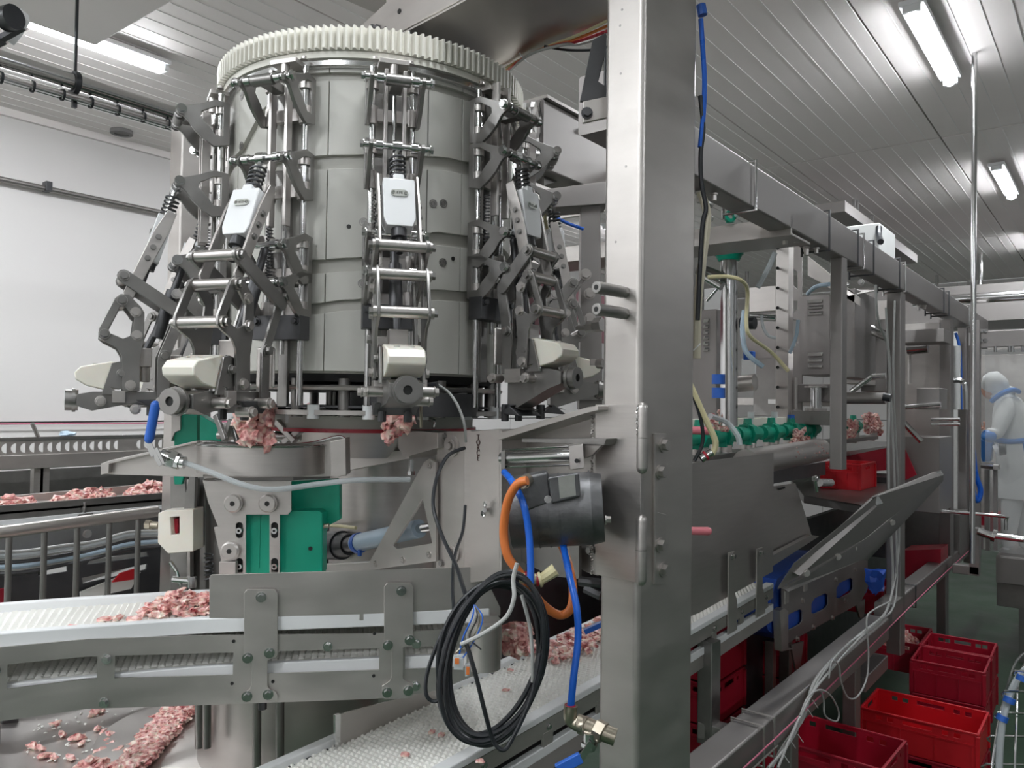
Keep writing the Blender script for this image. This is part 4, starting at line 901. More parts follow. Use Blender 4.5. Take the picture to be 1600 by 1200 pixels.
t = thing('green_block', 'large green plastic guide block behind the slotted bracket', 'block', V(450, 895, 2.3))
part('front_block', MB().prism([V(x, y, 2.235) for x, y in ((378, 798), (497, 798), (504, 802), (504, 896), (378, 896))], F0*.055), 'green', t, .003)
part('rear_block', MB().prism([V(x, y, 2.29) for x, y in ((452, 752), (526, 748), (531, 756), (531, 812), (512, 822), (506, 835), (506, 896), (452, 896))], F0*.03), 'green', t, .003)
part('hole', MB().cyl(V(485, 857, 2.235), V(485, 857, 2.233), .006, 14), 'blacksp', t)
part('tube_fitting', MB().cyl(V(505, 822, 2.25), V(514, 821, 2.25), .007, 12), 'brass', t)
part('groove', MB().box(V(405, 845, 2.234), (.004, .003, .15), (r0, F0, Z)), 'green', t)
# grey housing seen between the green block and the gusset
t = thing('drive_housing', 'plain grey steel housing behind the triangular gusset', 'housing', V(620, 890, 2.5))
part('shell', MB().prism([V(x, y, 2.9) for x, y in ((532, 738), (566, 735), (690, 700), (690, 905), (532, 905))], F0*.12), 'sheet', t, .004)
part('column_bar', MB().prism([V(x, y, 2.80) for x, y in ((546, 700), (566, 700), (566, 900), (546, 900))], F0*.03), 'cast', t, .004)
# meat hanging on the carrier and between discs
heap('meat_piece', 'pink raw thigh held upright above the curved guard band', 'meat', [V(388+random.uniform(-12, 9), lerp(632, 692, random.random()), 2.16+random.uniform(-.02, .02)) for _ in range(14)]+[V(406+random.uniform(-9, 14), lerp(636, 692, random.random()), 2.18+random.uniform(-.02, .02)) for _ in range(16)], (.014, .024), 1.1, kind=None)
heap('meat_piece', 'raw thigh with blueish skin behind the front linkage nose', 'meat', [V(611+random.uniform(-9, 9), lerp(637, 688, random.random()), 2.15+random.uniform(-.02, .02)) for _ in range(14)]+[V(630+random.uniform(-10, 14), 658+random.uniform(-8, 8), 2.15) for _ in range(8)], (.012, .020), 1.0, kind=None)
for i, (x, y, lab) in enumerate(((470, 637, 'small pink meat tip behind the carousel rods, left of two'), (484, 637, 'small pink meat tip behind the carousel rods, right of two'))):
    solo('meat_piece', MB().blob(V(x, y, 3.1), .016, (.8, .8, 1.2), 70+i).blob(V(x-3, y+3, 3.1), .014, (1, .8, 1), 80+i), 'meat', lab, 'meat')
# steel clamp pieces behind the guard's rim
t = thing('leg_holder', 'cluster of dark grippers and white rollers behind the guard rim', 'gripper', V(440, 700, 2.35))
part('shaft', MB().cyl(V(340, 680, 2.36), V(470, 683, 2.36), .012, 14), 'steel', t)
for (x, y, h_) in ((362, 642, 20), (455, 645, 22)): part('white_roller', MB().cyl(V(x, y, 2.33), V(x, y+h_-6, 2.33), .017, 18), 'white', t)
part('cream_block', MB().box(V(374, 676, 2.40), (.035, .03, .025), (r0, F0, Z)), 'pad', t, .002)
for (x0, y0, x1, y1, w_) in ((337, 648, 352, 688, .012), (350, 690, 362, 656, .014), (432, 658, 462, 690, .022), (444, 692, 470, 672, .022), (340, 668, 378, 662, .010), (366, 668, 372, 690, .016)): part('gripper_arm', MB().bar(V(x0, y0, 2.33), V(x1, y1, 2.31), w_, .018), 'steel' if x0 > 400 else 'cast', t, .003)
part('green_wedge', MB().prism([V(312, 648, 2.38), V(340, 665, 2.38), (V(345, 690, 2.38)), V(312, 695, 2.38)], F0*.05), 'green', t, .002)
part('green_wedge', MB().prism([V(430, 672, 2.38), V(450, 676, 2.38), V(452, 690, 2.38), V(425, 690, 2.38)], F0*.05), 'green', t, .002)

# left tower behind the guard: green plate, posts, white plastic block
t = thing('side_tower', 'dark upright mechanism with green plate left of the green block', 'mechanism', V(300, 930, 2.45))
part('green_plate', MB().prism([V(x, y, 2.42) for x, y in ((271, 645), (308, 645), (308, 694), (272, 708))], F0*.05), 'green', t, .002)
part('green_foot', MB().prism([V(x, y, 2.42) for x, y in ((271, 742), (288, 742), (284, 757), (272, 757))], F0*.05), 'green', t, .002)
part('corner_cap', MB().prism([V(x, y, 2.41) for x, y in ((267, 648), (273, 641), (282, 642), (282, 672), (273, 676), (267, 690))], F0*.05), 'steel', t, .002)
part('post', MB().prism([V(x, y, 2.43) for x, y in ((266, 744), (290, 744), (292, 930), (266, 930))], F0*.06), 'cast', t, .003)
part('post', MB().prism([V(x, y, 2.46) for x, y in ((311, 640), (320, 640), (322, 930), (311, 930))], F0*.05), 'cast', t, .003)
part('post', MB().prism([V(x, y, 2.40) for x, y in ((296, 744), (306, 744), (302, 850), (292, 843), (284, 825), (290, 770))], F0*.02), 'cast', t, .003)
part('dark_panel', MB().prism([V(x, y, 2.50) for x, y in ((288, 745), (345, 745), (345, 930), (270, 930))], F0*.04), 'cast', t, .003)
part('rack_bar', MB().prism([V(x, y, 2.45) for x, y in ((298, 748), (303, 748), (303, 900), (298, 900))], -F0*.03), 'steel', t)
part('spring', MB().spring(V(326, 865, 2.42), V(326, 905, 2.42), .012, .003, 6), 'dark', t)
for (x, y, x1, y1, r_) in ((266, 878, 276, 892, .006), (276, 892, 282, 915, .005), (270, 905, 300, 908, .010), (300, 900, 300, 918, .013)): part('linkage_rod', MB().cyl(V(x, y, 2.38), V(x1, y1, 2.38), r_, 10), 'bright', t)
t = thing('plastic_bearing_block', 'white plastic bearing block with a brass bolt on its left face', 'block', V(272, 865, 2.36))
part('block', MB().prism([V(x, y, 2.37) for x, y in ((247, 802), (256, 798), (302, 796), (302, 862), (262, 865), (246, 848))], F0*.08, [[V(x, y, 2.37) for x, y in ((266, 808), (280, 807), (280, 835), (268, 836))]]), 'pad', t, .003)
part('brass_bolt', MB().cyl(V(248, 821, 2.39), V(231, 820, 2.39), .011, 14).cyl(V(236, 820, 2.39), V(228, 820, 2.39), .015, 6), 'brass', t)
part('socket', MB().box(V(273, 822, 2.41), (.03, .03, .05), (r0, F0, Z)), 'blood', t)
# water valve with blue handle and clear hose
t = thing('water_valve', 'small steel ball valve with a long blue vinyl handle at left', 'valve', V(262, 725, 2.16))
a, b = V(247, 703, 2.14), V(292, 724, 2.14); d = (b-a).normalized()
part('body', MB().cyl(V(252, 713, 2.14), V(268, 718, 2.14), .022, 16).cyl(V(266, 716, 2.14), V(276, 720, 2.14), .026, 6).cyl(V(274, 720, 2.14), V(282, 722, 2.14), .021, 8).cyl(V(282, 722, 2.14), V(289, 723, 2.14), .017, 14), 'bright', t, .001)
part('stem', MB().bar(V(230, 688, 2.12), V(241, 712, 2.12), .016, .004, F0).cyl(V(245, 712, 2.15), V(245, 712, 2.10), .009, 12).bar(V(238, 702, 2.10), V(252, 727, 2.10), .012, .006, F0).bar(V(244, 700, 2.10), V(256, 725, 2.10), .008, .006, F0), 'bright', t)
lp = []
hp, hq = V(233, 686, 2.115), V(243, 633, 2.115)
part('handle', MB().cyl(hp, hq, .0125, 16).blob(hq, .0125, (1, 1, 1), 1, 0).blob(hp, .0125, (1, 1, 1), 2, 0), 'handle', t)
solo('clear_hose', MB().tube([V(288, 723, 2.14), V(320, 734, 2.13), V(370, 754, 2.12), V(410, 764, 2.12), V(450, 763, 2.12), V(500, 756, 2.13), V(560, 750, 2.14), V(640, 749, 2.2)], .0075, 10), 'clear', 'clear plastic hose drooping from the blue handled valve in front of the bracket', 'hose')

# ================================================================== HOSES AND CABLE COIL
solo('blue_hose', MB().tube([V(788, 738, 1.75), V(800, 752, 1.68), V(817, 785, 1.645), V(826, 830, 1.64), V(829, 880, 1.63), V(829, 915, 1.62)], .0075, 12), 'blue', 'bright blue hose hanging in front of the dark motor', 'hose')
solo('blue_hose', MB().tube([V(880, 852, 1.72), V(890, 900, 1.66), V(901, 950, 1.63), V(903, 1000, 1.62), V(896, 1060, 1.60), V(892, 1102, 1.60)], .0075, 12), 'blue', 'long blue hose running down to the valve at the foot of the pillar', 'hose')
solo('orange_hose', MB().tube([V(824, 751, 1.61), V(808, 757, 1.62), V(793, 785, 1.64), V(787, 830, 1.66), V(793, 868, 1.66), V(812, 895, 1.66), V(832, 925, 1.68), V(852, 948, 1.70), V(875, 961, 1.72), V(892, 950, 1.72), V(895, 915, 1.74), V(885, 870, 1.80), V(876, 850, 1.86)], .0095, 12), 'orange', 'orange hose looping from the motor gland down and back behind', 'hose')
t = thing('hose_tee', 'yellowed plastic tee fitting where the orange hose and tubes meet', 'fitting', V(845, 910, 1.64))
part('tee', MB().cyl(V(812, 903, 1.64), V(850, 906, 1.64), .011, 12).cyl(V(846, 905, 1.64), V(868, 890, 1.64), .011, 10, .014).ring(V(842, 906, 1.64), V(846, 905, 1.64), .016, .008, 12), 'yellow', t)
part('red_band', MB().ring(V(838, 906, 1.64), V(842, 906, 1.64), .0135, .008, 12).ring(V(820, 903, 1.64), V(823, 903, 1.64), .0135, .008, 12), 'blood', t)
t = thing('cable_coil', 'thick coil of black cable hanging from a tie in front of the studded belt', 'cable', V(760, 1172, 1.55))
rnd = random.Random(5)
for k in range(11):
    pts = []; dx, dy = rnd.uniform(-6, 6), rnd.uniform(-5, 5); e1, e2 = rnd.uniform(.86, 1.03), rnd.uniform(.88, 1.02); ph = rnd.uniform(-.12, .12); dd = 1.52+k*.011
    for j in range(25):
        a = j*2*math.pi/24; wob = 1+.02*math.sin(3*a+k)
        X_ = math.cos(a)*77*e1*wob; Y_ = math.sin(a)*134*e2*wob
        an = rad(12)+ph; pts.append(V(769+dx+X_*math.cos(an)-Y_*math.sin(an)*1.0, 1031+dy*.6+(1-e2)*-60*0+Y_*math.cos(an)+X_*math.sin(an), dd+.012*math.sin(2*a+k)))
    part('loop', MB().tube(pts, .0048, 8, 4), 'black', t)
solo('black_cable', MB().tube([V(726, 700, 2.02), V(700, 712, 1.98), V(683, 745, 1.95), V(677, 790, 1.9), V(690, 835, 1.85), V(713, 885, 1.75), V(726, 925, 1.6), V(735, 945, 1.56)], .0048, 8), 'black', 'black cable arching down over the bearing plate to the coil', 'cable')
solo('black_cable', MB().tube([V(727, 790, 2.0), V(723, 830, 1.95), V(710, 870, 1.85), V(707, 920, 1.7), V(708, 960, 1.6), V(690, 990, 1.58), V(668, 1050, 1.57), V(666, 1085, 1.56), V(680, 1096, 1.56), V(700, 1085, 1.55)], .0040, 8), 'black', 'thin black cable hanging in a loop left of the coil', 'cable')
solo('black_cable', MB().tube([V(727, 1000, 1.50), V(742, 1050, 1.49), V(757, 1110, 1.49), V(770, 1155, 1.5), V(785, 1172, 1.5), V(800, 1155, 1.51), V(830, 1090, 1.52), V(845, 1020, 1.53)], .0042, 8), 'black', 'cable end crossing diagonally through the middle of the coil', 'cable')
solo('grey_tie_cable', MB().tube([V(808, 880, 1.5), V(802, 905, 1.5), V(803, 935, 1.49), V(790, 965, 1.49), V(755, 990, 1.49), V(720, 1007, 1.49)], .0042, 8), 'grey', 'pale grey cable tied at the top of the coil and curling inside it', 'cable')
solo('grey_tie_cable', MB().tube([V(815, 930, 1.53), V(828, 980, 1.53), V(832, 1030, 1.53), V(832, 1065, 1.54)], .0035, 8), 'grey', 'pale grey cable running straight down inside the right of the coil', 'cable')
for i, (m_, e) in enumerate((('blue', (718, 1022)), ('grey', (742, 1010)), ('dark', (752, 1015)), ('brass', (712, 1020)), ('handle', (722, 1030)))):
    solo('cable_core', MB().tube([V(741, 945, 1.51), V(738+i*4, 965, 1.50), V(724+i*5, 995, 1.50), V(*e, 1.50)], .0016, 5), m_, ('thin blue wire', 'thin pale wire', 'thin dark wire', 'thin brown wire', 'thin navy wire')[i]+' fanning out of the cut cable inside the coil', 'wire')
t = thing('wire_connector', 'small clear connector with orange levers on the wires in the coil, upper', 'connector', V(717, 1045, 1.5))
part('housing', MB().box(V(717, 1036, 1.50), (.018, .012, .022), (r0, F0, Z)), 'clear', t, .001); part('lever', MB().box(V(714, 1033, 1.492), (.008, .005, .010), (r0, F0, Z)), 'orange', t)
t = thing('wire_connector', 'small clear connector with orange lever lower right of its twin in the coil', 'connector', V(732, 1055, 1.5))
part('housing', MB().box(V(731, 1046, 1.50), (.010, .012, .022), (r0, F0, Z)), 'clear', t, .001); part('lever', MB().box(V(731, 1048, 1.492), (.006, .005, .014), (r0, F0, Z)), 'orange', t)
solo('signal_cable', MB().tube([V(684, 601, 2.0), V(700, 612, 1.98), V(712, 628, 1.96), V(720, 645, 1.95), V(726, 665, 1.95), V(728, 690, 1.98)], .0035, 8), 'grey', 'thin grey sensor cable arching from the front linkage nose', 'cable')
t = thing('nose_plug', 'black plug on the front linkage nose with a brass pin below', 'plug', V(662, 612, 2.0))
part('plug', MB().cyl(V(652, 607, 1.99), V(684, 603, 1.98), .011, 14), 'black', t); part('pin', MB().cyl(V(658, 612, 2.0), V(658, 668, 2.02), .004, 8).box(V(660, 625, 2.0), (.016, .014, .02), (r0, F0, Z)), 'brass', t)
# valve at the pillar foot
t = thing('pillar_valve', 'nickel pneumatic valve assembly at the foot of the pillar', 'valve', V(920, 1165, 1.58))
part('elbow', MB().tube([V(892, 1102, 1.60), V(891, 1118, 1.60), V(896, 1128, 1.60), V(912, 1135, 1.59)], .014, 14), 'brass', t)
part('body', MB().cyl(V(900, 1128, 1.6), V(962, 1152, 1.58), .017, 16).cyl(V(908, 1132, 1.6), V(918, 1136, 1.59), .020, 6).cyl(V(930, 1138, 1.59), V(944, 1146, 1.58), .022, 6), 'brass', t, .001)
part('red_ring', MB().ring(V(891, 1101, 1.6), V(891, 1104, 1.6), .011, .008, 14), 'blood', t)
part('outlet', MB().cyl(V(921, 1145, 1.58), V(921, 1172, 1.58), .012, 14).cyl(V(921, 1160, 1.58), V(921, 1166, 1.58), .017, 6), 'bright', t)
part('lever', MB().bar(V(924, 1160, 1.56), V(905, 1190, 1.56), .012, .006, F0), 'bright', t); part('lever_grip', MB().bar(V(908, 1183, 1.56), V(870, 1203, 1.56), .022, .012, F0), 'handle', t, .003)
t = thing('hose_fitting', 'dark push fitting joining a hose behind the pillar foot', 'fitting', V(925, 925, 1.9))
part('body', MB().cyl(V(905, 908, 1.9), V(940, 912, 1.88), .012, 8).cyl(V(915, 918, 1.9), V(940, 930, 1.88), .014, 8), 'dark', t)

# ================================================================== LEFT BACKGROUND
def seg(mb, a, b, x, h_, th=.01, ext=.3, extb=.0):        # bar along y on plane x=const whose top follows a pixel line
    p, q = Xp(*a, x), Xp(*b, x); z_ = (p.z+q.z)/2; mb.box((x-th/2, (p.y-ext+q.y+extb)/2, z_-h_/2), (th, q.y+extb-p.y+ext, h_)); return z_
def hpx(x, px, ya, yb): return abs(Xp(px, ya, x).z-Xp(px, yb, x).z)
t = thing('perforated_rail', 'long steel rail with a row of half moon holes along the left background', 'rail', Xp(130, 730, -5.0))
x = -5.0; p0, p1 = Xp(0, 692, x), Xp(270, 690, x); zt1, zt0 = Xp(130, 687, x).z, Xp(130, 707, x).z; L = p1.y-p0.y
pitch = .048; n = int((L+2.6)/pitch); holes = []
for k in range(n):
    yc = p0.y-.6+k*pitch; zc = (zt0+zt1)/2; R_ = (zt1-zt0)*.36
    if k in (27, 28): continue
    holes.append([Vector((x, yc+.010, zc+R_))]+[Vector((x, yc+.010-math.sin(rad(18*j))*R_*.95, zc+math.cos(rad(18*j))*R_)) for j in range(1, 10)]+[Vector((x, yc+.010, zc-R_))])
part('perforated_band', MB().prism([Vector((x, p0.y-.8, zt1)), Vector((x, p1.y+2.2, zt1)), Vector((x, p1.y+2.2, zt0)), Vector((x, p0.y-.8, zt0))], (-.004, 0, 0), holes), 'sheet', t)
mb = MB(); mb.box((x-.03, (p0.y+p1.y)/2+.7, zt1+.012), (.07, L+3, .024)); part('top_rim', mb, 'bright', t, .003)
mb = MB(); seg(mb, (0, 709), (265, 705), x+.02, hpx(x, 130, 707, 728), .03, .8, 2.2); part('lower_band', mb, 'sheet', t, .003)
for (px, w_) in ((58, .05), (68, .05)): p = Xp(px, 728, x-.05); part('leg', MB().box((p.x, p.y, p.z/2), (.05, w_, p.z)), 'steel', t)
part('hook', MB().cyl(Xp(50, 661, x), Xp(60, 684, x), .012, 8), 'cast', t)
mb = MB(); seg(mb, (0, 731), (265, 728), -5.6, .32, .02, .6, 3); part('background_panel', mb, 'cast', t)  # dark panel in the background behind the rail
solo('cleaning_cloth', MB().blob(Xp(105, 678, -5.03), .035, (1.6, 1, .5), 3), 'paleblue', 'crumpled pale blue cloth lying on top of the perforated rail', 'cloth')
t = thing('tray_conveyor', 'shallow steel tray conveyor carrying pink meat heaps along the left background', 'conveyor', Xp(130, 820, -3.8))
x = -3.8; a, b = Xp(0, 790, x), Xp(268, 769, x); d = (b-a); z_ = lambda f: lerp(a.z, b.z, f)
def seg2(xx, a_, b_, h_, th=.012, e=(.5, .8)):
    p, q = Xp(*a_, xx), Xp(*b_, xx); dd = (q-p).normalized(); p = p-dd*e[0]; q = q+dd*e[1]
    return MB().prism([p, q, q-Z*h_, p-Z*h_], (-th, 0, 0))
part('front_wall', seg2(x, (0, 790), (268, 769), hpx(x, 130, 782, 804)), 'cast', t, .002)
part('back_wall', seg2(x-.32, (0, 776), (268, 753), .14), 'sheet', t, .002)
p, q = Xp(0, 800, x), Xp(268, 779, x); part('floor_plate', MB().prism([p-d*.3, q+d*.4, q+d*.4-Vector((.33, 0, 0)), p-d*.3-Vector((.33, 0, 0))], (0, 0, -.01)), 'steelh', t)
part('white_runner', seg2(x+.03, (0, 814), (268, 788), hpx(x, 130, 802, 809), .02), 'white', t, .003)
part('steel_runner', seg2(x+.05, (0, 821), (268, 794), hpx(x, 130, 809, 815), .03), 'bright', t, .003)
c = Xp(132, 788, x+.02); part('toggle', MB().cyl(c+Z*.01, c-Z*.05, .008, 8).box(c-Z*.055, (.03, .07, .03)), 'bright', t, .002)
for (px, py, n, w_, lab) in ((18, 787, 50, .13, 'flat pink meat heap at the far left of the tray conveyor'), (135, 773, 70, .14, 'pink meat heap in the middle of the tray conveyor'), (240, 764, 70, .14, 'taller pink meat heap at the right of the tray conveyor')):
    c = Xp(px, py+7, x-.12); heap('meat_heap', lab, 'meat', pile(c, Vector((0, w_*.9, 0)), Vector((.07, 0, 0)), n, .06 if px < 200 else .08), (.018, .032))
# guard rail with uprights
t = thing('guard_rail', 'round steel guard rail with vertical bars in front of the tray conveyor', 'railing', Xp(110, 930, -3.05))
x = -3.05; a, b = Xp(0, 832, x), Xp(246, 799, x); d = b-a
part('top_tube', MB().cyl(a-d*.4, b, .0215, 20), 'steel', t)
part('bottom_tube', MB().cyl(a-d*.4-Z*.62, b-Z*.62, .016, 14), 'cast', t)
for px in (15, 70, 121, 171, 216):
    f = (px-0)/246; c = lerp(a, b, (Xp(px, 820, x).y-a.y)/(b.y-a.y)); part('upright_bar', MB().cyl(c, c-Z*.62, .0105, 12), 'cast', t)
part('foot_post', MB().cyl(a-Z*.6, Vector((a.x, a.y, 0)), .02, 12), 'cast', t); part('foot_post', MB().cyl(b-Z*.6, Vector((b.x, b.y, 0)), .02, 12), 'cast', t)
# lower machine with slots, cables, white belt strips behind the railing
t = thing('lower_conveyor', 'dark conveyor frame with slots and white belt strips behind the guard rail', 'conveyor', Xp(130, 940, -3.6))
x = -3.55; P_ = lambda L: [Xp(a, b, x) for a, b in L]
part('frame_plate', MB().prism(P_([(-60, 848), (268, 800), (268, 852), (220, 858), (140, 872), (0, 892), (-60, 900)]), (-.01, 0, 0)), 'cast', t, .002)
part('frame_plate', MB().prism(P_([(-60, 900), (0, 892), (140, 873), (268, 850), (268, 940), (-60, 960)]), (-.01, 0, 0), [P_([(142, 874), (230, 862), (232, 869), (136, 882)]), P_([(128, 903), (230, 881), (228, 890), (130, 912)]), P_([(60, 890), (105, 884), (105, 893), (60, 900)])]), 'dark', t, .002)
part('belt_strip', MB().prism([Xp(a, b, x-.03) for a, b in ((125, 878), (235, 860), (235, 876), (125, 912))], (-.01, 0, 0)), 'belt', t)
part('belt_strip', MB().prism([Xp(a, b, x+.03) for a, b in ((126, 925), (200, 896), (220, 894), (205, 920), (126, 938))], (-.01, 0, 0)), 'belt', t)
for (px, py) in ((136, 834), (8, 876), (40, 878)): c = Xp(px, py, x); part('bolt', MB().bolt(c, (1, 0, 0), .014, .012), 'steel', t)
part('red_panel', MB().prism([Xp(a, b, x+.05) for a, b in ((176, 910), (188, 896), (210, 889), (212, 905))], (-.01, 0, 0)), 'redpl', t)
part('red_panel', MB().prism([Xp(a, b, x+.05) for a, b in ((-20, 924), (14, 918), (14, 945), (-20, 945))], (-.01, 0, 0)), 'dred', t)
for k in range(7):
    oy = k*5.5; solo('signal_cable', MB().tube([Xp(-40, 862+oy, -3.35-.01*k), Xp(30, 862+oy, -3.35), Xp(95, 853+oy*.9, -3.35-.01*k), Xp(150, 846+oy*.75, -3.35), Xp(200, 832+oy*.8, -3.35), Xp(250, 830+oy*.7, -3.35)], (.007, .011, .006, .009, .012, .007, .010)[k], 8), ('grey', 'clear', 'grey', 'dark', 'paleblue', 'grey', 'dark')[k], 'cable %s bundle running behind the guard rail' % ('at the very top of the', 'second from the top of the', 'third from the top of the', 'dark middle of the', 'pale blue in the', 'second from the bottom of the', 'dark lowest of the')[k], 'cable', 'cables behind the guard rail')

# ================================================================== RIGHT SIDE FRAME
XF = -1.1
def yof(px, x=XF): return Xp(px, 600, x).y
zu = Xp(1300, 338, XF).z; zl = Xp(1300, 392, XF).z; hB = zu-zl
t = thing('upper_beam', 'long grey box-section beam running overhead to the right background', 'beam', (XF-.05, 5, zl))
mb = MB(); tubebox(mb, (XF-.05, 1.82, (zu+zl)/2), (XF-.05, 9.2, (zu+zl)/2), .10, hB, .008); part('tube', mb, 'frame', t)
def clamp(px, pos='upper', zz=None):
    y = yof(px); za, zb_ = zz or (zl, zu); m_ = MB(); r_ = .006; X_a, X_b = XF+.012, XF-.115
    m_.tube([Vector((X_b, y, za-.03)), Vector((X_b, y, zb_+.010)), Vector((X_a, y, zb_+.010)), Vector((X_a, y, za-.012)), Vector((X_b, y, za-.012))], r_, 8, 1)
    return m_
for i, px in enumerate((1174, 1291, 1336, 1345, 1361, 1402, 1411, 1472, 1480, 1512)): part('clamp', clamp(px), 'dark' if i % 3 else 'bright', t)
for px in (1117, 1248, 1280, 1412, 1450): 
    y = yof(px); part('clamp_bolt', MB().bolt((XF-.06, y, zl-.005), (0, 0, -1), .012, .03).bolt((XF-.03, y+.05, zl-.005), (0, 0, -1), .010, .02), 'steel', t)
# parallel rear beam left of the pillar
XB = -1.75; p, q = Xp(862, 152, XB), Xp(945, 212, XB)
t = thing('rear_beam', 'second overhead box beam behind the drum, parallel to the near one', 'beam', (XB-.06, 4, p.z-.25))
zb2 = (p.z+q.z)/2; y0_ = Xp(850, 150, XB).y
hb2 = abs(Xp(940, 208, XB).z-Xp(940, 308, XB).z)
mb = MB(); tubebox(mb, (XB-.07, y0_, zb2-hb2/2), (XB-.07, 3.6, zb2-hb2/2), .14, hb2, .01); part('tube', mb, 'frame', t)
part('top_flange', MB().box((XB-.07, (y0_+3.6)/2, zb2+.006), (.17, 3.6-y0_, .012)), 'steelh', t)
for (x, y) in ((912, 203), (919, 206)): part('bolt', MB().bolt(Xp(x, y, XB+.001), (1, 0, 0), .010, .015), 'bright', t)
c = Vector((XB-.07, y0_-.004, zb2-hb2/2)); 
def crumple():
    m_ = MB(); n = 12; vs = []
    for i in range(n+1):
        for j in range(n+1):
            q_ = c+Vector(((i/n-.5)*.13, 0, (j/n-.5)*hb2*.95)); q_.y -= .012+.022*noise.noise(Vector((i*.5, j*.5, 2))); vs.append(q_)
    vs += [v+Vector((0, .003, 0)) for v in vs]; N2 = (n+1)**2
    fs = [[i*(n+1)+j, (i+1)*(n+1)+j, (i+1)*(n+1)+j+1, i*(n+1)+j+1] for i in range(n) for j in range(n)]
    return m_.add(vs, fs+[[k+N2 for k in f][::-1] for f in fs])
solo('plastic_wrap', crumple(), 'bright', 'crinkled shiny wrap covering the end of the rear overhead beam', 'foil', sharp=10)
solo('hanging_bracket', MB().prism([Xp(a, b, XB-.05) for a, b in ((850, 272), (908, 262), (908, 292), (893, 292), (893, 276), (850, 290))], (-.01, 0, 0)).cyl(Xp(898, 290, XB-.05), Xp(898, 330, XB-.05), .010, 10).bolt(Xp(898, 292, XB-.04), (0, 0, -1), .02, .02), 'cast', 'small steel bracket with a bolt under the rear beam between drum and pillar', 'bracket')
mb = MB(); q = Vector((XB-.25, 3.25, Xp(870, 305, XB-.2).z)); 
solo('reddish_panel', MB().box((XB-.9, 4.2, H+.55), (.02, 2.4, .30)), 'ink' if False else mat('faded_maroon_panel', (.28, .12, .14), .6), 'faded maroon panel under the rear beam between drum and pillar', 'panel')
# steel upright with bolts just left of the pillar
t = thing('side_plate_post', 'grey steel upright with bolts between the linkages and the pillar', 'post', V(925, 900, 2.9))
part('post', MB().prism([V(x, y, 2.9) for x, y in ((909, 318), (938, 318), (942, 640), (905, 640))], F0*.10), 'frame', t, .004)
part('cap', MB().prism([V(x, y, 2.88) for x, y in ((850, 296), (950, 283), (950, 318), (850, 325))], F0*.14), 'frame', t, .004)
part('gusset', MB().prism([V(x, y, 2.86) for x, y in ((893, 455), (915, 425), (920, 430), (900, 460), (908, 620), (880, 620), (888, 480))], F0*.012), 'cast', t, .002)
for (x, y) in ((915, 429), (921, 459), (922, 498)): part('bolt', MB().bolt(V(x, y, 2.86), -F0, .016, .018), 'steel', t)
part('sensor_tip', MB().cyl(V(902, 512, 2.5), V(921, 511, 2.45), .008, 10).cyl(V(919, 511, 2.45), V(930, 510, 2.42), .018, 6).cyl(V(930, 508, 2.42), V(942, 507, 2.40), .022, 6), 'steel', t)
part('bottom_shelf', MB().prism([V(x, y, 2.88) for x, y in ((838, 612), (945, 606), (945, 625), (838, 625))], F0*.2), 'cast', t, .003)
part('end_bracket', MB().cyl(V(935, 568, 2.4), V(945, 568, 2.38), .016, 12).box(V(935, 566, 2.45), (.05, .02, .02), (r0, F0, Z)), 'steel', t)
solo('blue_hose', MB().tube([V(868, 340, 2.8), V(890, 350, 2.8), V(912, 358, 2.8)], .006, 8), 'blue', 'short blue hose crossing behind the linkages left of the pillar', 'hose')
solo('pale_tube', MB().tube([V(850, 328, 2.75), V(853, 350, 2.75), V(862, 385, 2.75)], .006, 8), 'yellow', 'pale yellow tube between the right linkages', 'tube')
# uprights of the near frame
t = thing('frame_post', 'slim upright hanging from the beam down to the small tray', 'post', Xp(1300, 740, XF))
def post(name, pxa, w_, ztop, zbot, lab, m='frame', x=XF, par=None):
    y = yof(pxa, x-w_); return solo(name, tubebox(MB(), (x-w_/2, y+w_/2, zbot), (x-w_/2, y+w_/2, ztop), w_, w_, .006, QX), m, lab, 'post')
bpy.data.objects.remove(t)
post('frame_post', 1297, .062, zl, Xp(1297, 738, XF).z, 'nearest slim upright hanging from the near beam down to the small tray')
post('frame_post', 1386, .085, zl-.02, Xp(1400, 1034, XF).z, 'tall upright of the near frame carrying a bundle of cables')
post('frame_post', 1468, .085, zl-.02, Xp(1470, 905, XF).z, 'third upright of the near frame, behind the tall sloping chute')
post('frame_post', 1497, .07, zl-.02, Xp(1500, 880, XF).z, 'fourth upright of the near frame, with a blue hose on its right')
y2 = yof(1390)
# lower beam in two lengths
t = thing('lower_beam', 'thick dark lower box beam running from the bottom edge into the distance', 'beam', (XF-.06, 3.6, Xp(1265, 1072, XF).z-.13))
zb1 = Xp(1265, 1072, XF).z; mb = MB(); tubebox(mb, (XF-.06, 1.9, zb1-.065), (XF-.06, y2-.01, zb1-.065), .12, .13, .01); part('tube', mb, 'frame', t)
for px in (1192, 1208): part('clamp', clamp(px, zz=(zb1-.13, zb1)), 'steel', t)
part('corner_bracket', MB().box((XF-.05, y2-.25, Xp(1400, 1034, XF).z+.04), (.09, .5, .08)), 'frame', t, .006)
t = thing('lower_beam', 'farther and slightly higher lower beam with cables tied on top', 'beam', (XF-.06, 7, Xp(1425, 919, XF).z-.12))
zb3 = Xp(1425, 919, XF).z; mb = MB(); tubebox(mb, (XF-.05, y2+.08, zb3-.06), (XF-.05, 9.2, zb3-.06), .10, .12, .01); part('tube', mb, 'frame', t)
part('clamp', clamp(1428, zz=(zb3-.12, zb3)), 'dark', t)
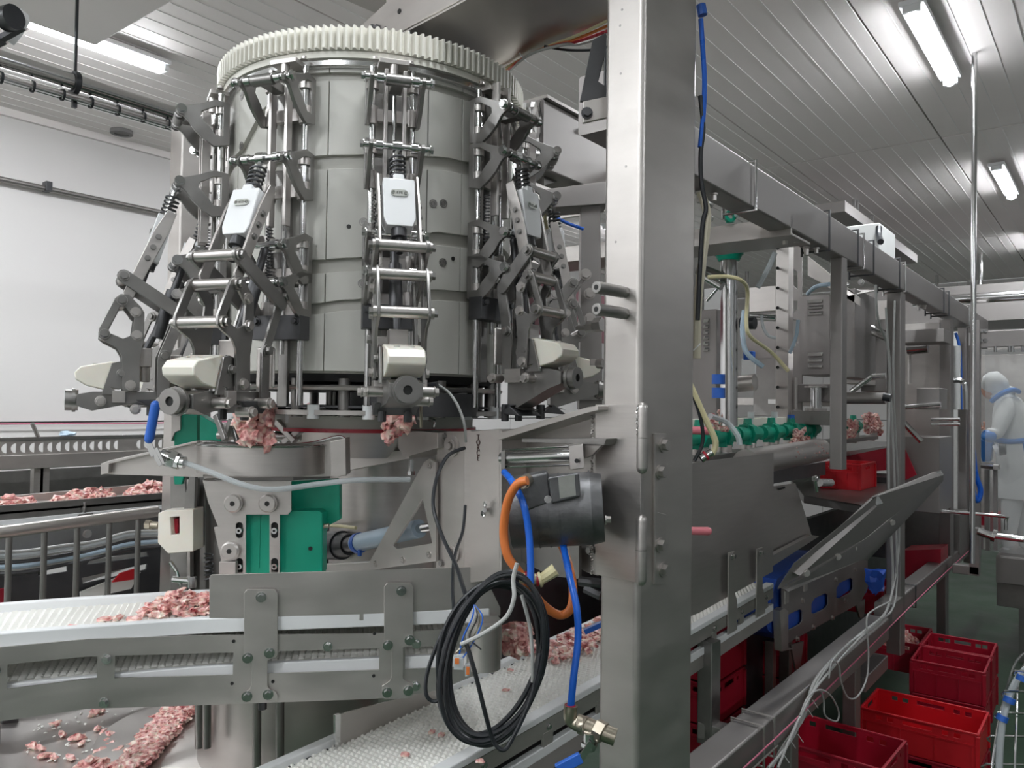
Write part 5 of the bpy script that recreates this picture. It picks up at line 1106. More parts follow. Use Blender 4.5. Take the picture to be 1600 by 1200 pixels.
for k, (px, lab) in enumerate(((1335, 'dark floor leg under the lower beam behind the hanging cable loop'), (1475, 'slim floor leg under the far lower beam above the dark crates'))):
    y = yof(px, XF-.05); solo('floor_leg', tubebox(MB(), (XF-.06, y, 0), (XF-.06, y, (zb1-.13 if k == 0 else zb3-.12)), .07, .07, .006, QX), 'frame', lab, 'leg')
y = yof(1255); solo('floor_leg', tubebox(MB(), (XF-.06, y, 0), (XF-.06, y, zb1-.13), .07, .07, .006, QX), 'frame', 'floor leg under the near lower beam beside the nearest dark red crate', 'leg')
# L shaped support left of the lower beam
t = thing('corner_support', 'dark L-shaped steel support joining the studded conveyor to the lower beam', 'support', Xp(1115, 1190, -1.35))
p = Xp(1108, 1000, -1.36); q = Xp(1108, 1128, -1.36)
part('upright', tubebox(MB(), (p.x, p.y, p.z), (q.x, p.y, q.z-.08), .07, .07, .006, QX), 'cast', t)
part('cross_piece', tubebox(MB(), (p.x-.03, p.y, q.z-.03), (XF-.06, p.y, q.z-.03), .07, .07, .006), 'frame', t)
# cables, cord and wire basket along the lower beam
def lb(px, py, x=XF+.02): return Xp(px, py, x)
solo('tension_cord', MB().tube([lb(1160, 1202), lb(1260, 1108), lb(1340, 1030), lb(1420, 950), lb(1480, 892), lb(1530, 846)], .0035, 6), 'pinkcord', 'taut pink cord running diagonally along the lower beam', 'cord')
solo('rail_rod', MB().cyl(lb(1175, 1202), lb(1215, 1165), .004, 6), 'steel', 'thin rod beside the pink cord at the bottom edge', 'rod')
paths = [[(1205, 1200), (1225, 1165), (1256, 1120), (1270, 1070), (1300, 1030), (1345, 990), (1385, 955), (1395, 900), (1390, 800), (1388, 700), (1390, 560), (1372, 500), (1368, 445)],
         [(1200, 1200), (1240, 1150), (1262, 1095), (1290, 1045), (1330, 1002), (1380, 965), (1402, 880), (1404, 780), (1396, 600), (1398, 470)],
         [(1215, 1200), (1238, 1145), (1268, 1085), (1295, 1050), (1340, 1000), (1372, 972), (1400, 930), (1398, 760), (1392, 620), (1384, 480)],
         [(1295, 1060), (1298, 1036), (1304, 1033), (1311, 1042), (1314, 1065), (1325, 1090), (1340, 1088), (1354, 1060), (1357, 1020), (1354, 970), (1362, 955), (1390, 940)],
         [(1250, 1118), (1262, 1090), (1280, 1078), (1297, 1086), (1310, 1110), (1308, 1126), (1296, 1124), (1288, 1115), (1287, 1095), (1283, 1080)]]
for i, L in enumerate(paths): solo('grey_cable', MB().tube([lb(a, b, XF+.015+.006*i) for a, b in L], (.007, .006, .006, .0045, .004)[i], 8), 'grey', ('thick grey cable climbing from the lower beam up the tall upright', 'grey cable tied along the lower beam, up the right side of the upright', 'third grey cable following the lower beam and upright', 'grey cable hanging in a big loop under the lower beam', 'small loop of grey cable below the lower beam')[i], 'cable')
t = thing('wire_tray', 'dark wire mesh cable tray along the inner edge of the lower beam', 'cable tray', lb(1300, 1040, -1.24))
for k in range(4): part('long_wire', MB().tube([lb(1262+k*4, 1078-k*2, -1.22), lb(1285+k*4, 1025-k*2, -1.22), lb(1325+k*3, 985, -1.22), lb(1375+k*2, 950+k*3, -1.22)], .0025, 5), 'cast', t)
for k in range(14):
    f = k/13; a = Vector((lerp(1268, 1375, f), lerp(1062, 948, f)+(-14*math.sin(math.pi*f)), 0)); part('cross_wire', MB().tube([lb(a.x, a.y, -1.24), lb(a.x+5, a.y+14, -1.2), lb(a.x+12, a.y+8, -1.16)], .0022, 5), 'steel', t)
for i, (px, py) in enumerate(((1235, 1157), (1262, 1108), (1270, 1094), (1247, 1148), (1225, 1180))): solo('cable_tie', MB().cyl(lb(px, py, XF+.04), lb(px+8, py+12, XF+.04), .002, 5), 'white', 'white cable tie tail on the cable bundle, %s' % ('at its knot', 'above the knot', 'topmost', 'just below the knot', 'lowest')[i], 'cable tie')

# ================================================================== RIGHT: CONVEYOR GUARD, CHUTES, TRAYS
t = thing('side_guard', 'tall plain steel guard sheet standing on the studded conveyor right of the pillar', 'guard', Xp(1150, 930, -1.385))
x = -1.385; G = lambda L, xx=x: [Xp(a, b, xx) for a, b in L]
part('sheet', MB().prism(G([(1060, 727), (1092, 722), (1209, 707), (1208, 893), (1092, 958), (1060, 970)]), (-.004, 0, 0)), 'steel', t, .001)
for (pxa, yt, yb) in ((1139, 864, 992), (1183, 858, 966)):
    part('strap', MB().prism(G([(pxa, yt), (pxa+9, yt-3), (pxa+9, yt+60), (pxa+13, yt+75), (pxa+13, yb-8), (pxa-1, yb)], -1.36), (-.006, 0, 0)), 'sheet', t, .001)
    part('bolt', MB().bolt(Xp(pxa+5, yt+5, -1.358), (1, 0, 0), .011, .012), 'bright', t)
for i, (y, lab) in enumerate(((672, 'upper pink plastic grip poking out right of the pillar'), (829, 'lower pink plastic grip poking out right of the pillar'))):
    c0, c1 = V(1060, y, 2.6), V(1106, y+1, 2.6); solo('pink_grip', MB().cyl(c0, c1, .0125, 16, .014).blob(c1, .014, (1, 1, 1), i, 0), 'pink', lab, 'grip')
t = thing('curved_hood', 'curved dark steel hood plate right of the tall guard sheet', 'hood', Xp(1240, 880, -1.5))
vs = []; 
def hood(y_): return [Xp(a, b, -1.42-.0*k) for k, (a, b) in enumerate(y_)]
part('hood_plate', MB().prism([Xp(a, b, -1.5) for a, b in ((1207, 760), (1243, 755), (1254, 790), (1262, 815), (1268, 836), (1207, 868))], (-.006, 0, 0)), 'steel', t, .001)
part('lower_lip', MB().prism([Xp(a, b, -1.46) for a, b in ((1207, 868), (1268, 836), (1280, 838), (1207, 885))], (-.03, 0, 0)), 'sheet', t, .001)
part('slot', MB().prism([Xp(a, b, -1.495) for a, b in ((1216, 763), (1226, 760), (1227, 763), (1217, 766))], (.001, 0, 0)), 'blacksp', t)
t = thing('meat_roller', 'shiny stainless roller smeared with meat behind the tall guard sheet', 'roller', Xp(1240, 720, -1.62))
a, b = Xp(1165, 724, -1.47), Xp(1281, 703, -1.47); part('roller', MB().cyl(a, b, .068, 32), 'steelh', t)
part('end_ring', MB().ring(b-(b-a).normalized()*.02, b+(b-a).normalized()*.01, .066, .045, 32), 'steel', t)
mb = MB(); rr_ = random.Random(9)
for k in range(60):
    f = rr_.uniform(.45, .97); an = rr_.uniform(-.3, 1.6); d = (b-a).normalized(); sd = Vector((1, 0, 0)); mb.blob(lerp(a, b, f)+(Vector((math.cos(an), 0, math.sin(an))))*.063, rr_.uniform(.004, .010), (1.2, 1, .6), k)
part('meat_smear', mb, 'meat', t, kind='stuff')
solo('dark_trough', MB().prism([Xp(a, b, -1.58) for a, b in ((1207, 735), (1290, 722), (1290, 742), (1207, 756))], (-.02, 0, 0)), 'dark', 'dark trough edge under the shiny roller', 'trough')
# small tray
t = thing('small_tray', 'shallow steel tray hung on the slim upright with a bright stub', 'tray', Xp(1290, 790, -1.25))
qc = Xp(1344, 767, -1.45); zt_y = qc.z
pA = [Zp(x, y, zt_y) for x, y in ((1236, 750), (1256, 774), (1345, 789), (1396, 766), (1384, 748), (1290, 740))]
part('tray_plate', MB().prism(pA, (0, 0, -.008)), 'cast', t, .001)
for i in range(3): part('tray_lip', MB().prism([pA[i], pA[i+1], pA[i+1]-Z*.05, pA[i]-Z*.05], (.0, .008, 0)), 'frame', t, .001)
part('stub', MB().cyl(Xp(1280, 754, -1.12), Xp(1298, 754, -1.12), .018, 16), 'bright', t); part('toggle', MB().cyl(Xp(1273, 745, -1.1), Xp(1276, 768, -1.1), .008, 8).blob(Xp(1274, 748, -1.1), .014, (1, 1, 1), 2), 'bright', t)
def crate(c, L=.6, W=.4, h_=.2, rz=0, m='redpl', label='', group=None, mesh_from=None, name='plastic_crate'):
    R = Matrix.Rotation(rz, 3, 'Z'); ux, uy = R @ Vector((1, 0, 0)), R @ Vector((0, 1, 0)); c = Vector(c)
    t = thing(name, label, 'crate', c, group)
    def wl(u, v, l_, off_, hs):
        o_ = c+v*off_; q = lambda s_, z_: o_+u*s_+Z*z_
        outer = [q(-l_/2, 0), q(l_/2, 0), q(l_/2, h_), q(-l_/2, h_)]
        return MB().prism(outer, v*(.006 if off_ < 0 else -.006), [[q(a, b), q(a2, b), q(a2, b2), q(a, b2)] for a, b, a2, b2 in hs])
    big = [(-.075*L/.6, h_*.80, .075*L/.6, h_*.91)]+[(s_*L/.6-.016, h_*.78, s_*L/.6+.016, h_*.90) for s_ in (-.20, -.14, .14, .20)]
    sm = [(-.06*L/.6, h_*.78, .06*L/.6, h_*.91)]+[(s_*L/.6-.012, h_*.78, s_*L/.6+.012, h_*.88) for s_ in (-.11, .11)]
    for s_ in (-1, 1):
        part('long_wall', wl(ux, uy, L, s_*W/2, big), m, t, .0015); part('short_wall', wl(uy, ux, W, s_*L/2, sm), m, t, .0015)
        part('rim', MB().box(c+uy*(s_*W/2)+Z*h_, (L+.012, .014, .012), (ux, uy, Z)), m, t, .003); part('rim', MB().box(c+ux*(s_*L/2)+Z*h_, (.014, W+.012, .012), (ux, uy, Z)), m, t, .003)
        part('foot_rib', MB().box(c+uy*(s_*(W/2+.003))+Z*h_*.68, (L, .006, .008), (ux, uy, Z)), m, t)
        for k in (-1, 1): part('corner_post', MB().box(c+uy*(s_*W/2)+ux*(k*L/2)+Z*h_*.48, (.022, .022, h_*.95), (ux, uy, Z)), m, t, .003)
        for k in (-.27, -.09, .09, .27): part('side_rib', MB().box(c+uy*(s_*(W/2+.003))+ux*(k*L/.6)+Z*h_*.34, (.006, .007, h_*.66), (ux, uy, Z)), m, t)
    part('bottom', MB().box(c+Z*.006, (L-.01, W-.01, .008), (ux, uy, Z)), m, t)
    return t
qb = Xp(1383, 750, -1.45); Lc = .40; Wc_ = abs(Yp(1344, 767, qc.y).x-Yp(1284, 767, qc.y).x); hc_ = Yp(1344, 727, qc.y).z-zt_y
crate((-1.45-Wc_/2, qc.y+Lc/2, zt_y+.001), Wc_, Lc, hc_, 0, 'redpl', 'small bright red crate standing on the steel tray beside the slim upright')
# long sloping chute towards the camera
t = thing('sloping_chute', 'long dark sloping steel chute rising to the right behind the frame posts', 'chute', Xp(1300, 900, -1.35))
ch = lambda L, d_: [V(a, b, d_) for a, b in L]
lo = V(1222, 905, 3.3); hi = V(1466, 740, 4.6)
def cpt(px, py, f): return V(px, py, lerp(3.3, 4.6, f))
part('floor_plate', MB().prism([cpt(1215, 918, 0), cpt(1352, 838, .55), cpt(1474, 742, 1), cpt(1464, 736, 1), cpt(1372, 774, .6), cpt(1240, 880, .05)], (.0, .0, -.01)), 'frame', t, .002)
part('near_wall', MB().prism([cpt(1226, 921, 0), cpt(1352, 842, .55), cpt(1474, 742, 1), cpt(1474, 752, 1), cpt(1356, 876, .55), cpt(1345, 876, .5), cpt(1232, 925, 0)], (-.02, .01, 0)), 'cast', t, .002)
part('far_wall', MB().prism([cpt(1240, 895, .05), cpt(1366, 776, .6), cpt(1464, 737, 1), cpt(1464, 742, 1), cpt(1372, 790, .6), cpt(1250, 900, .05)], (-.015, .02, 0)), 'frame', t, .002)
part('folded_end', MB().prism([cpt(1363, 777, .6), cpt(1372, 774, .6), cpt(1380, 786, .6), cpt(1371, 789, .6)], (.0, -.02, 0)), 'bright', t); part('folded_end', MB().prism([cpt(1462, 737, 1), cpt(1470, 735, 1), cpt(1475, 742, 1), cpt(1467, 745, 1)], (0, -.02, 0)), 'bright', t)
for (x, y, f) in ((1256, 893, .1), (1305, 868, .35), (1330, 855, .5), (1390, 815, .7)): part('bolt', MB().bolt(cpt(x, y, f)-F0*.03, -F0, .012, .008), 'steel', t)
t = thing('slotted_plate', 'steel side plate with three oblong slots on the blue belt conveyor', 'conveyor', Xp(1280, 1010, -1.42))
x = -1.42; sl = lambda cx, cy: [Xp(a, b, x) for a, b in ((cx-13, cy+16), (cx-13, cy+2), (cx-8, cy-7), (cx+9, cy-15), (cx+13, cy-12), (cx+13, cy+2), (cx+9, cy+8), (cx-8, cy+17))]
part('side_plate', MB().prism([Xp(a, b, x) for a, b in ((1222, 918), (1356, 860), (1356, 918), (1345, 942), (1240, 1000), (1222, 1012))], (-.008, 0, 0), [sl(1241, 967), sl(1281, 942), sl(1320, 918)]), 'frame', t, .002)
part('flange', MB().prism([Xp(a, b, x+.03) for a, b in ((1219, 955), (1226, 950), (1232, 955), (1232, 1012), (1240, 1014), (1222, 1018))], (-.04, 0, 0)), 'sheet', t, .002)
for (px, py) in ((1253, 938), (1305, 905), (1335, 890), (1245, 998), (1270, 980), (1300, 965), (1320, 938)): part('bolt', MB().bolt(Xp(px, py, x), (1, 0, 0), .012, .010), 'steel', t)
part('blue_belt', MB().prism([Xp(a, b, -1.44) for a, b in ((1196, 968), (1214, 905), (1262, 866), (1350, 868), (1350, 905), (1222, 1000), (1200, 985))], (-.25, 0, 0)), 'bluep', t)
part('end_roller', MB().cyl(Xp(1352, 905, -1.46), Xp(1352, 905, -1.46)-Vector((.3, 0, 0)), .10, 28), 'bluep', t)
part('fin', MB().prism([Xp(a, b, -1.44) for a, b in ((1236, 1008), (1256, 1002), (1250, 1048), (1244, 1048))], (-.01, 0, 0)), 'frame', t); part('fin', MB().prism([Xp(a, b, -1.44) for a, b in ((1338, 946), (1352, 936), (1350, 964), (1344, 966))], (-.01, 0, 0)), 'frame', t)
for (px, w_) in ((1228, .06), (1204, .05)): p = Xp(px, 1000, -1.6); part('leg', MB().box((p.x, p.y, p.z/2), (w_, w_, p.z)), 'cast', t, .003)
c = Xp(1368, 905, -1.2); solo('blue_glove', MB().blob(c, .06, (.8, .8, 1.1), 5, .5).blob(c+Vector((0, .05, -.06)), .04, (1, 1, .7), 6, .5), 'bluep', 'crumpled blue plastic at the end of the slotted conveyor plate', 'plastic')
# red crates on the floor
def rimz(px, py, z): return Zp(px, py, z)
c1 = Vector((-1.247, 4.986, 0)); 
zr1 = H-1.764
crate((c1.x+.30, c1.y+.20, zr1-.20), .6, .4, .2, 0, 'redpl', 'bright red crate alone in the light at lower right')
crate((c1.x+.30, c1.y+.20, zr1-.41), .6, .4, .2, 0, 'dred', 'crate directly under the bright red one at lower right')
a = Zp(1424, 1031, H-1.60); b = Zp(1538, 1052, H-1.60); u = b-a; rz = math.atan2(u.y, u.x); L = u.length; v = Vector((-math.sin(rz), math.cos(rz), 0))
print('crate2', a, b, L)
Wc = .36
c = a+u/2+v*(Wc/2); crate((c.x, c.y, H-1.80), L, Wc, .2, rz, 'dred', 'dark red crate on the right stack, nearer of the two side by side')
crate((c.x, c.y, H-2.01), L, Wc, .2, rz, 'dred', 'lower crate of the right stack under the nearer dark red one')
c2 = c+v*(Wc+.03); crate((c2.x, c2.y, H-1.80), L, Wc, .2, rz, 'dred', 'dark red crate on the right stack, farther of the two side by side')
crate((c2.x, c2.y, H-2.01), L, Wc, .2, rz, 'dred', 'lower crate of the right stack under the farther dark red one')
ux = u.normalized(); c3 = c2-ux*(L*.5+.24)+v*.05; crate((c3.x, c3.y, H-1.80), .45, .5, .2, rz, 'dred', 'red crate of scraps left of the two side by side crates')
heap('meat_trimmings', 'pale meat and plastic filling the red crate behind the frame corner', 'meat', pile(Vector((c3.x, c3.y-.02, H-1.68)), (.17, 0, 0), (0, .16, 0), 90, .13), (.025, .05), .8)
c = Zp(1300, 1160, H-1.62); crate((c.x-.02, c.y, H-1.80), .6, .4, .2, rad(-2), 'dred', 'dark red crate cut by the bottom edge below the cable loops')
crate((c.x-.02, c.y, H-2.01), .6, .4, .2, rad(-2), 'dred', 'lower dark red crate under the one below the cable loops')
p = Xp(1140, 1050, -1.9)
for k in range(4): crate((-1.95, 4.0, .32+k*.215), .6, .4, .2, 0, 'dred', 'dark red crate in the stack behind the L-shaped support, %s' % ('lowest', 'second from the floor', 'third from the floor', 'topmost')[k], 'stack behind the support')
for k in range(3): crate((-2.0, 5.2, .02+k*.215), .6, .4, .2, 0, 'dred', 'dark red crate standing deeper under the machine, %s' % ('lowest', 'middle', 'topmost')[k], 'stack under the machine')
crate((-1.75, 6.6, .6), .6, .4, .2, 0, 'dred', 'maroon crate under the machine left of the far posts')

# ================================================================== RIGHT BACKGROUND MACHINERY
def bY(px0, px1, yt, yb, Y, dep, r=None):                 # box whose front face lies on plane y=Y and spans the given pixels
    a = Yp(px0, (yt+yb)/2, Y); b = Yp(px1, (yt+yb)/2, Y); t_ = Yp((px0+px1)/2, yt, Y).z; u_ = Yp((px0+px1)/2, yb, Y).z
    return ((a.x+b.x)/2, Y+dep/2, (t_+u_)/2), (b.x-a.x, dep, t_-u_)
def bb(mb, *a): c_, s_ = bY(*a); return mb.box(c_, s_)
def sbox(name, m, lab, cat, *a, group=None, bevel=.004): return solo(name, bb(MB(), *a), m, lab, cat, group, bevel=bevel)
# cross channel
Yc = yof(1236)
t = thing('cross_channel', 'pale steel cross channel running left from the near beam above the green capped tube', 'channel', (-1.7, Yc, Xp(1236, 380, XF).z))
zc_t = Yp(1150, 350, Yc).z; zc_b = Yp(1150, 378, Yc).z
part('channel', MB().box((-1.95, Yc, (zc_t+zc_b)/2), (1.7, .012, zc_t-zc_b)).box((-1.95, Yc+.12, zc_b+.005), (1.7, .25, .010)), 'sheet', t, .002)
part('top_sheet', MB().box((-2.0, Yc+.5, zc_t+.04), (1.5, .5, .01)), 'sheet', t)
part('plate', MB().box((-1.9, Yc-.30, zc_t+.16), (.9, .012, .20)), 'sheet', t, .003)
for (px, py) in ((1109, 320), (1109, 342)): part('bolt', MB().bolt(Yp(px, py, Yc-.31), (0, -1, 0), .012, .02), 'bright', t)
t = thing('green_capped_tube', 'thick upright steel tube with a green plastic cap under the cross channel', 'tube', Yp(1140, 700, Yc+.35))
a = Yp(1139, 398, Yc+.35); b = Yp(1139, 665, Yc+.35); rr_ = abs(Yp(1127, 500, Yc+.35).x-Yp(1152, 500, Yc+.35).x)/2
part('tube', MB().cyl(a, b, rr_, 28), 'bright', t); part('green_cap', MB().cyl(a, a+Z*.012, rr_*1.7, 24).cyl(a-Z*.03, a, rr_*1.25, 24, rr_*1.6), 'green', t)
t = thing('green_clip', 'small green ring clip with pale tube above the cross channel', 'clip', Yp(1141, 347, Yc+.2))
c = Yp(1141, 338, Yc-.02); part('ring', MB().ring(c-F0*.01, c+F0*.012, .026, .012, 20).box(c-Z*.02, (.03, .02, .015)), 'green', t); part('tube', MB().cyl(c+Vector((.02, 0, .0)), c+Vector((.22, .05, .03)), .010, 12), 'clear', t)
# louvred boxes
def louvre_box(px0, px1, yt, yb, Y, dep, ls, lab, w_):
    c_, s_ = bY(px0, px1, yt, yb, Y, dep); t = thing('louvred_box', lab, 'cabinet', (c_[0], c_[1], c_[2]-s_[2]/2))
    part('casing', MB().box(c_, s_), 'frame', t, .006)
    for (lx, ly) in ls:
        p = Yp(lx, ly, Y); W_ = abs(Yp(lx+w_, ly, Y).x-p.x)*2; vs = [p+Vector((-W_/2, 0, -.012)), p+Vector((W_/2, 0, -.012)), p+Vector((W_/2, -.002, .012)), p+Vector((-W_/2, -.002, .012)), p+Vector((-W_/2*.9, -.018, -.012)), p+Vector((W_/2*.9, -.018, -.012))]
        part('louvre', MB().add(vs, [[0, 1, 5, 4], [4, 5, 2, 3], [0, 4, 3], [1, 2, 5]]), 'bright', t)
    return t
louvre_box(1248, 1297, 461, 586, 5.6, .4, [(1274, 471), (1274, 480), (1274, 489.5), (1274, 553.5), (1274, 562.5), (1274, 571.5)], 'grey cabinet with two groups of three louvres beside the slim upright', 12)
louvre_box(1078, 1120, 484, 665, 4.4, .3, [(1104, 501+k*9) for k in range(6)], 'grey cabinet with one column of six small louvres right of the pillar', 4)
sbox('grey_cabinet', 'frame', 'tall plain cabinet behind the slim upright', 'cabinet', 1300, 1336, 452, 590, 5.0, .5)
t = thing('cabinet_roof', 'sloping pale sheet roof on top of the cabinets behind the slim upright', 'roof', Yp(1330, 465, 5))
part('roof', MB().prism([Yp(1262, 400, 5.0), Yp(1344, 466, 5.0), Yp(1344, 478, 5.0), Yp(1262, 430, 5.0)], (0, .02, 0)).prism([Yp(1310, 452, 4.9), Yp(1372, 449, 5.4), Yp(1372, 453, 5.4), Yp(1326, 462, 4.9)], (0, .02, 0)), 'sheet', t)
for (x, y) in ((1318, 430), (1322, 445), (1346, 441)): part('bolt', MB().bolt(Yp(x, y, 4.98), (0, -1, 0), .014, .02), 'bright', t)
# uprights with holes
t = thing('drilled_upright', 'pale channel upright with a line of small holes below the cross channel', 'post', Yp(1222, 665, 5.3))
c_, s_ = bY(1212, 1232, 366, 665, 5.3, .10); part('channel', MB().box(c_, s_), 'sheet', t, .003)
for k in range(9): part('hole', MB().cyl(Yp(1215, 388+k*31, 5.3), Yp(1215, 388+k*31, 3.748), .008, 10), 'blacksp', t)
t = thing('slotted_upright', 'grey upright plate with tall slots right of the drilled one', 'post', Yp(1244, 690,5.6))
a = lambda L: [Yp(x, y,5.6) for x, y in L]
part('plate', MB().prism(a([(1233, 375), (1253, 380), (1253, 645), (1233, 645)]), (0, .02, 0), [a([(1237, 418), (1246, 425), (1246, 452), (1237, 444)]), a([(1236, 470), (1246, 470), (1246, 482), (1240, 490), (1236, 490)]), a([(1236, 500), (1244, 500), (1244, 540), (1236, 545)])]), 'frame', t, .002)
# long panel faces and housings behind
for a in (('cover_sheet', 'frame', 'broad grey panel behind the green capped tube, upper', 'panel', 1160, 1212, 490, 600, 5.75, .05), ('cover_sheet', 'sheet', 'pale square panel under the loose tubes beside the drilled upright', 'panel', 1165, 1212, 448, 487, 5.7, .04),
          ('cover_sheet', 'cast', 'darker grey panel with bolts above the green clamps', 'panel', 1177, 1213, 560, 650, 5.65, .05), ('machine_shelf', 'frame', 'square grey plate under the louvred cabinet', 'plate', 1214, 1300, 600, 628, 5.5, .3),
          ('machine_shelf', 'sheet', 'wide pale shelf plate behind the green clamps', 'plate', 1150, 1300, 622, 634, 5.9, .3), ('machine_cabinet', 'frame', 'speckled steel body above the roller', 'housing', 1236, 1300, 642, 664, 5.2, .3),
          ('machine_cabinet', 'sheet', 'pale housing between the slim and the tall upright', 'housing', 1322, 1345, 468, 600, 5.6, .4), ('machine_cabinet', 'frame', 'grey housing under the roof between the uprights', 'housing', 1345, 1385, 500, 612, 6.0, .4),
          ('machine_cabinet', 'sheet', 'white faced housing right of the tall upright', 'housing', 1410, 1468, 520, 700, 7.2, .5), ('machine_cabinet', 'frame', 'box hanging right of the tall upright near the far posts', 'housing', 1432, 1468, 606, 640, 6.2, .3),
          ('machine_cabinet', 'frame', 'large grey bin body right of the tall upright', 'bin', 1412, 1468, 683, 800, 6.4, .5), ('machine_cabinet', 'frame', 'horizontal beam housing under the far end of the near beam', 'housing', 1340, 1475, 516, 536, 6.6, .3)):
    sbox(a[0], a[1], a[2], a[3], *a[4:])
t = thing('press_piston', 'bright vertical piston with flange under the louvred cabinet', 'piston', Yp(1275, 640, 5.4))
c = Yp(1275, 606, 5.45); e = Yp(1275, 638, 5.45); part('piston', MB().cyl(c, e, .037, 20), 'bright', t)
part('flange', MB().cyl(c, c+Z*.012, .075, 20).cyl(e, e-Z*.02, .07, 20), 'steel', t); part('rod', MB().cyl(Yp(1243, 590, 5.4), Yp(1243, 640, 5.4), .014, 12), 'steel', t); part('rail', MB().box(*bY(1200, 1240, 624, 631, 5.4, .04)), 'bright', t)
# far detail clutter: rails, arms, brackets between the uprights
cl = random.Random(21)
for i, (px0, py0, px1, py1, Y, r_, m_, lab) in enumerate((
    (1092, 421, 1130, 436, 3.6, .030, 'cast', 'thick dark pipe behind the green capped tube, upper left'), (1098, 430, 1128, 448, 3.5, .020, 'bright', 'shiny cylinder behind the green capped tube'),
    (1104, 470, 1130, 440, 3.6, .008, 'bright', 'thin slanting rod left of the green capped tube'), (1170, 493, 1212, 496, 3.9, .012, 'bright', 'bright horizontal rod below the pale square panel'),
    (1170, 497, 1212, 500, 3.9, .008, 'steel', 'thin horizontal rod below the pale square panel'), (1152, 600, 1180, 597, 4.6, .05, 'sheet', 'pale horizontal tube behind the green capped tube'),
    (1167, 424, 1168, 520, 3.7, .010, 'cast', 'thin dark upright rod beside the pale square panel'), (1158, 505, 1180, 505, 3.7, .03, 'black', 'black solenoid coil beside the pale square panel'),
    (1358, 510, 1384, 520, 5.4, .015, 'bright', 'bright slanting rod left of the tall upright, upper'), (1356, 518, 1384, 530, 5.4, .012, 'steel', 'slanting rod left of the tall upright, lower'),
    (1330, 612, 1362, 588, 5.0, .016, 'bright', 'bright bent rail rising to the tall upright'), (1362, 588, 1384, 587, 5.0, .016, 'bright', 'bright rail joined to the tall upright'),
    (1318, 622, 1384, 622, 5.0, .035, 'frame', 'grey horizontal arm left of the tall upright'), (1380, 620, 1392, 622, 4.6, .022, 'black', 'black knob on the arm at the tall upright'),
    (1418, 545, 1450, 542, 7.0, .05, 'bright', 'shiny horizontal cylinder right of the tall upright'), (1421, 540, 1421, 600, 7.0, .012, 'steel', 'thin vertical rod right of the tall upright'),
    (1412, 636, 1470, 632, 6.2, .02, 'bright', 'bright rail under the hanging box'), (1455, 655, 1500, 655, 5.6, .010, 'bright', 'thin bolt rod crossing the third upright, upper'), (1455, 663, 1500, 663, 5.6, .010, 'bright', 'thin bolt rod crossing the third upright, lower'),
    (1412, 660, 1440, 690, 6.1, .02, 'bright', 'bright slanting edge bar right of the tall upright'))):
    solo('steel_rod' if m_ != 'black' else 'black_fitting', MB().cyl(Yp(px0, py0, Y), Yp(px1, py1, Y), r_, 14), m_, lab, 'rod' if m_ != 'black' else 'fitting')
sbox('white_board', 'cloth', 'bright white panel seen between rods left of the green capped tube', 'panel', 1100, 1130, 450, 485, 4.6, .02)
sbox('white_board', 'cloth', 'bright white panel low between the green capped tube and grey panel', 'panel', 1158, 1180, 560, 596, 5.2, .02)
sbox('blue_part', 'handle', 'dark blue part low behind the green capped tube', 'part', 1161, 1176, 549, 562, 4.8, .05)
solo('blue_part', MB().cyl(Yp(1122, 585, 3.6), Yp(1122, 600, 3.6), .03, 14).cyl(Yp(1122, 606, 3.6), Yp(1122, 622, 3.6), .03, 14), 'handle', 'stacked blue fittings left of the green capped tube', 'part')
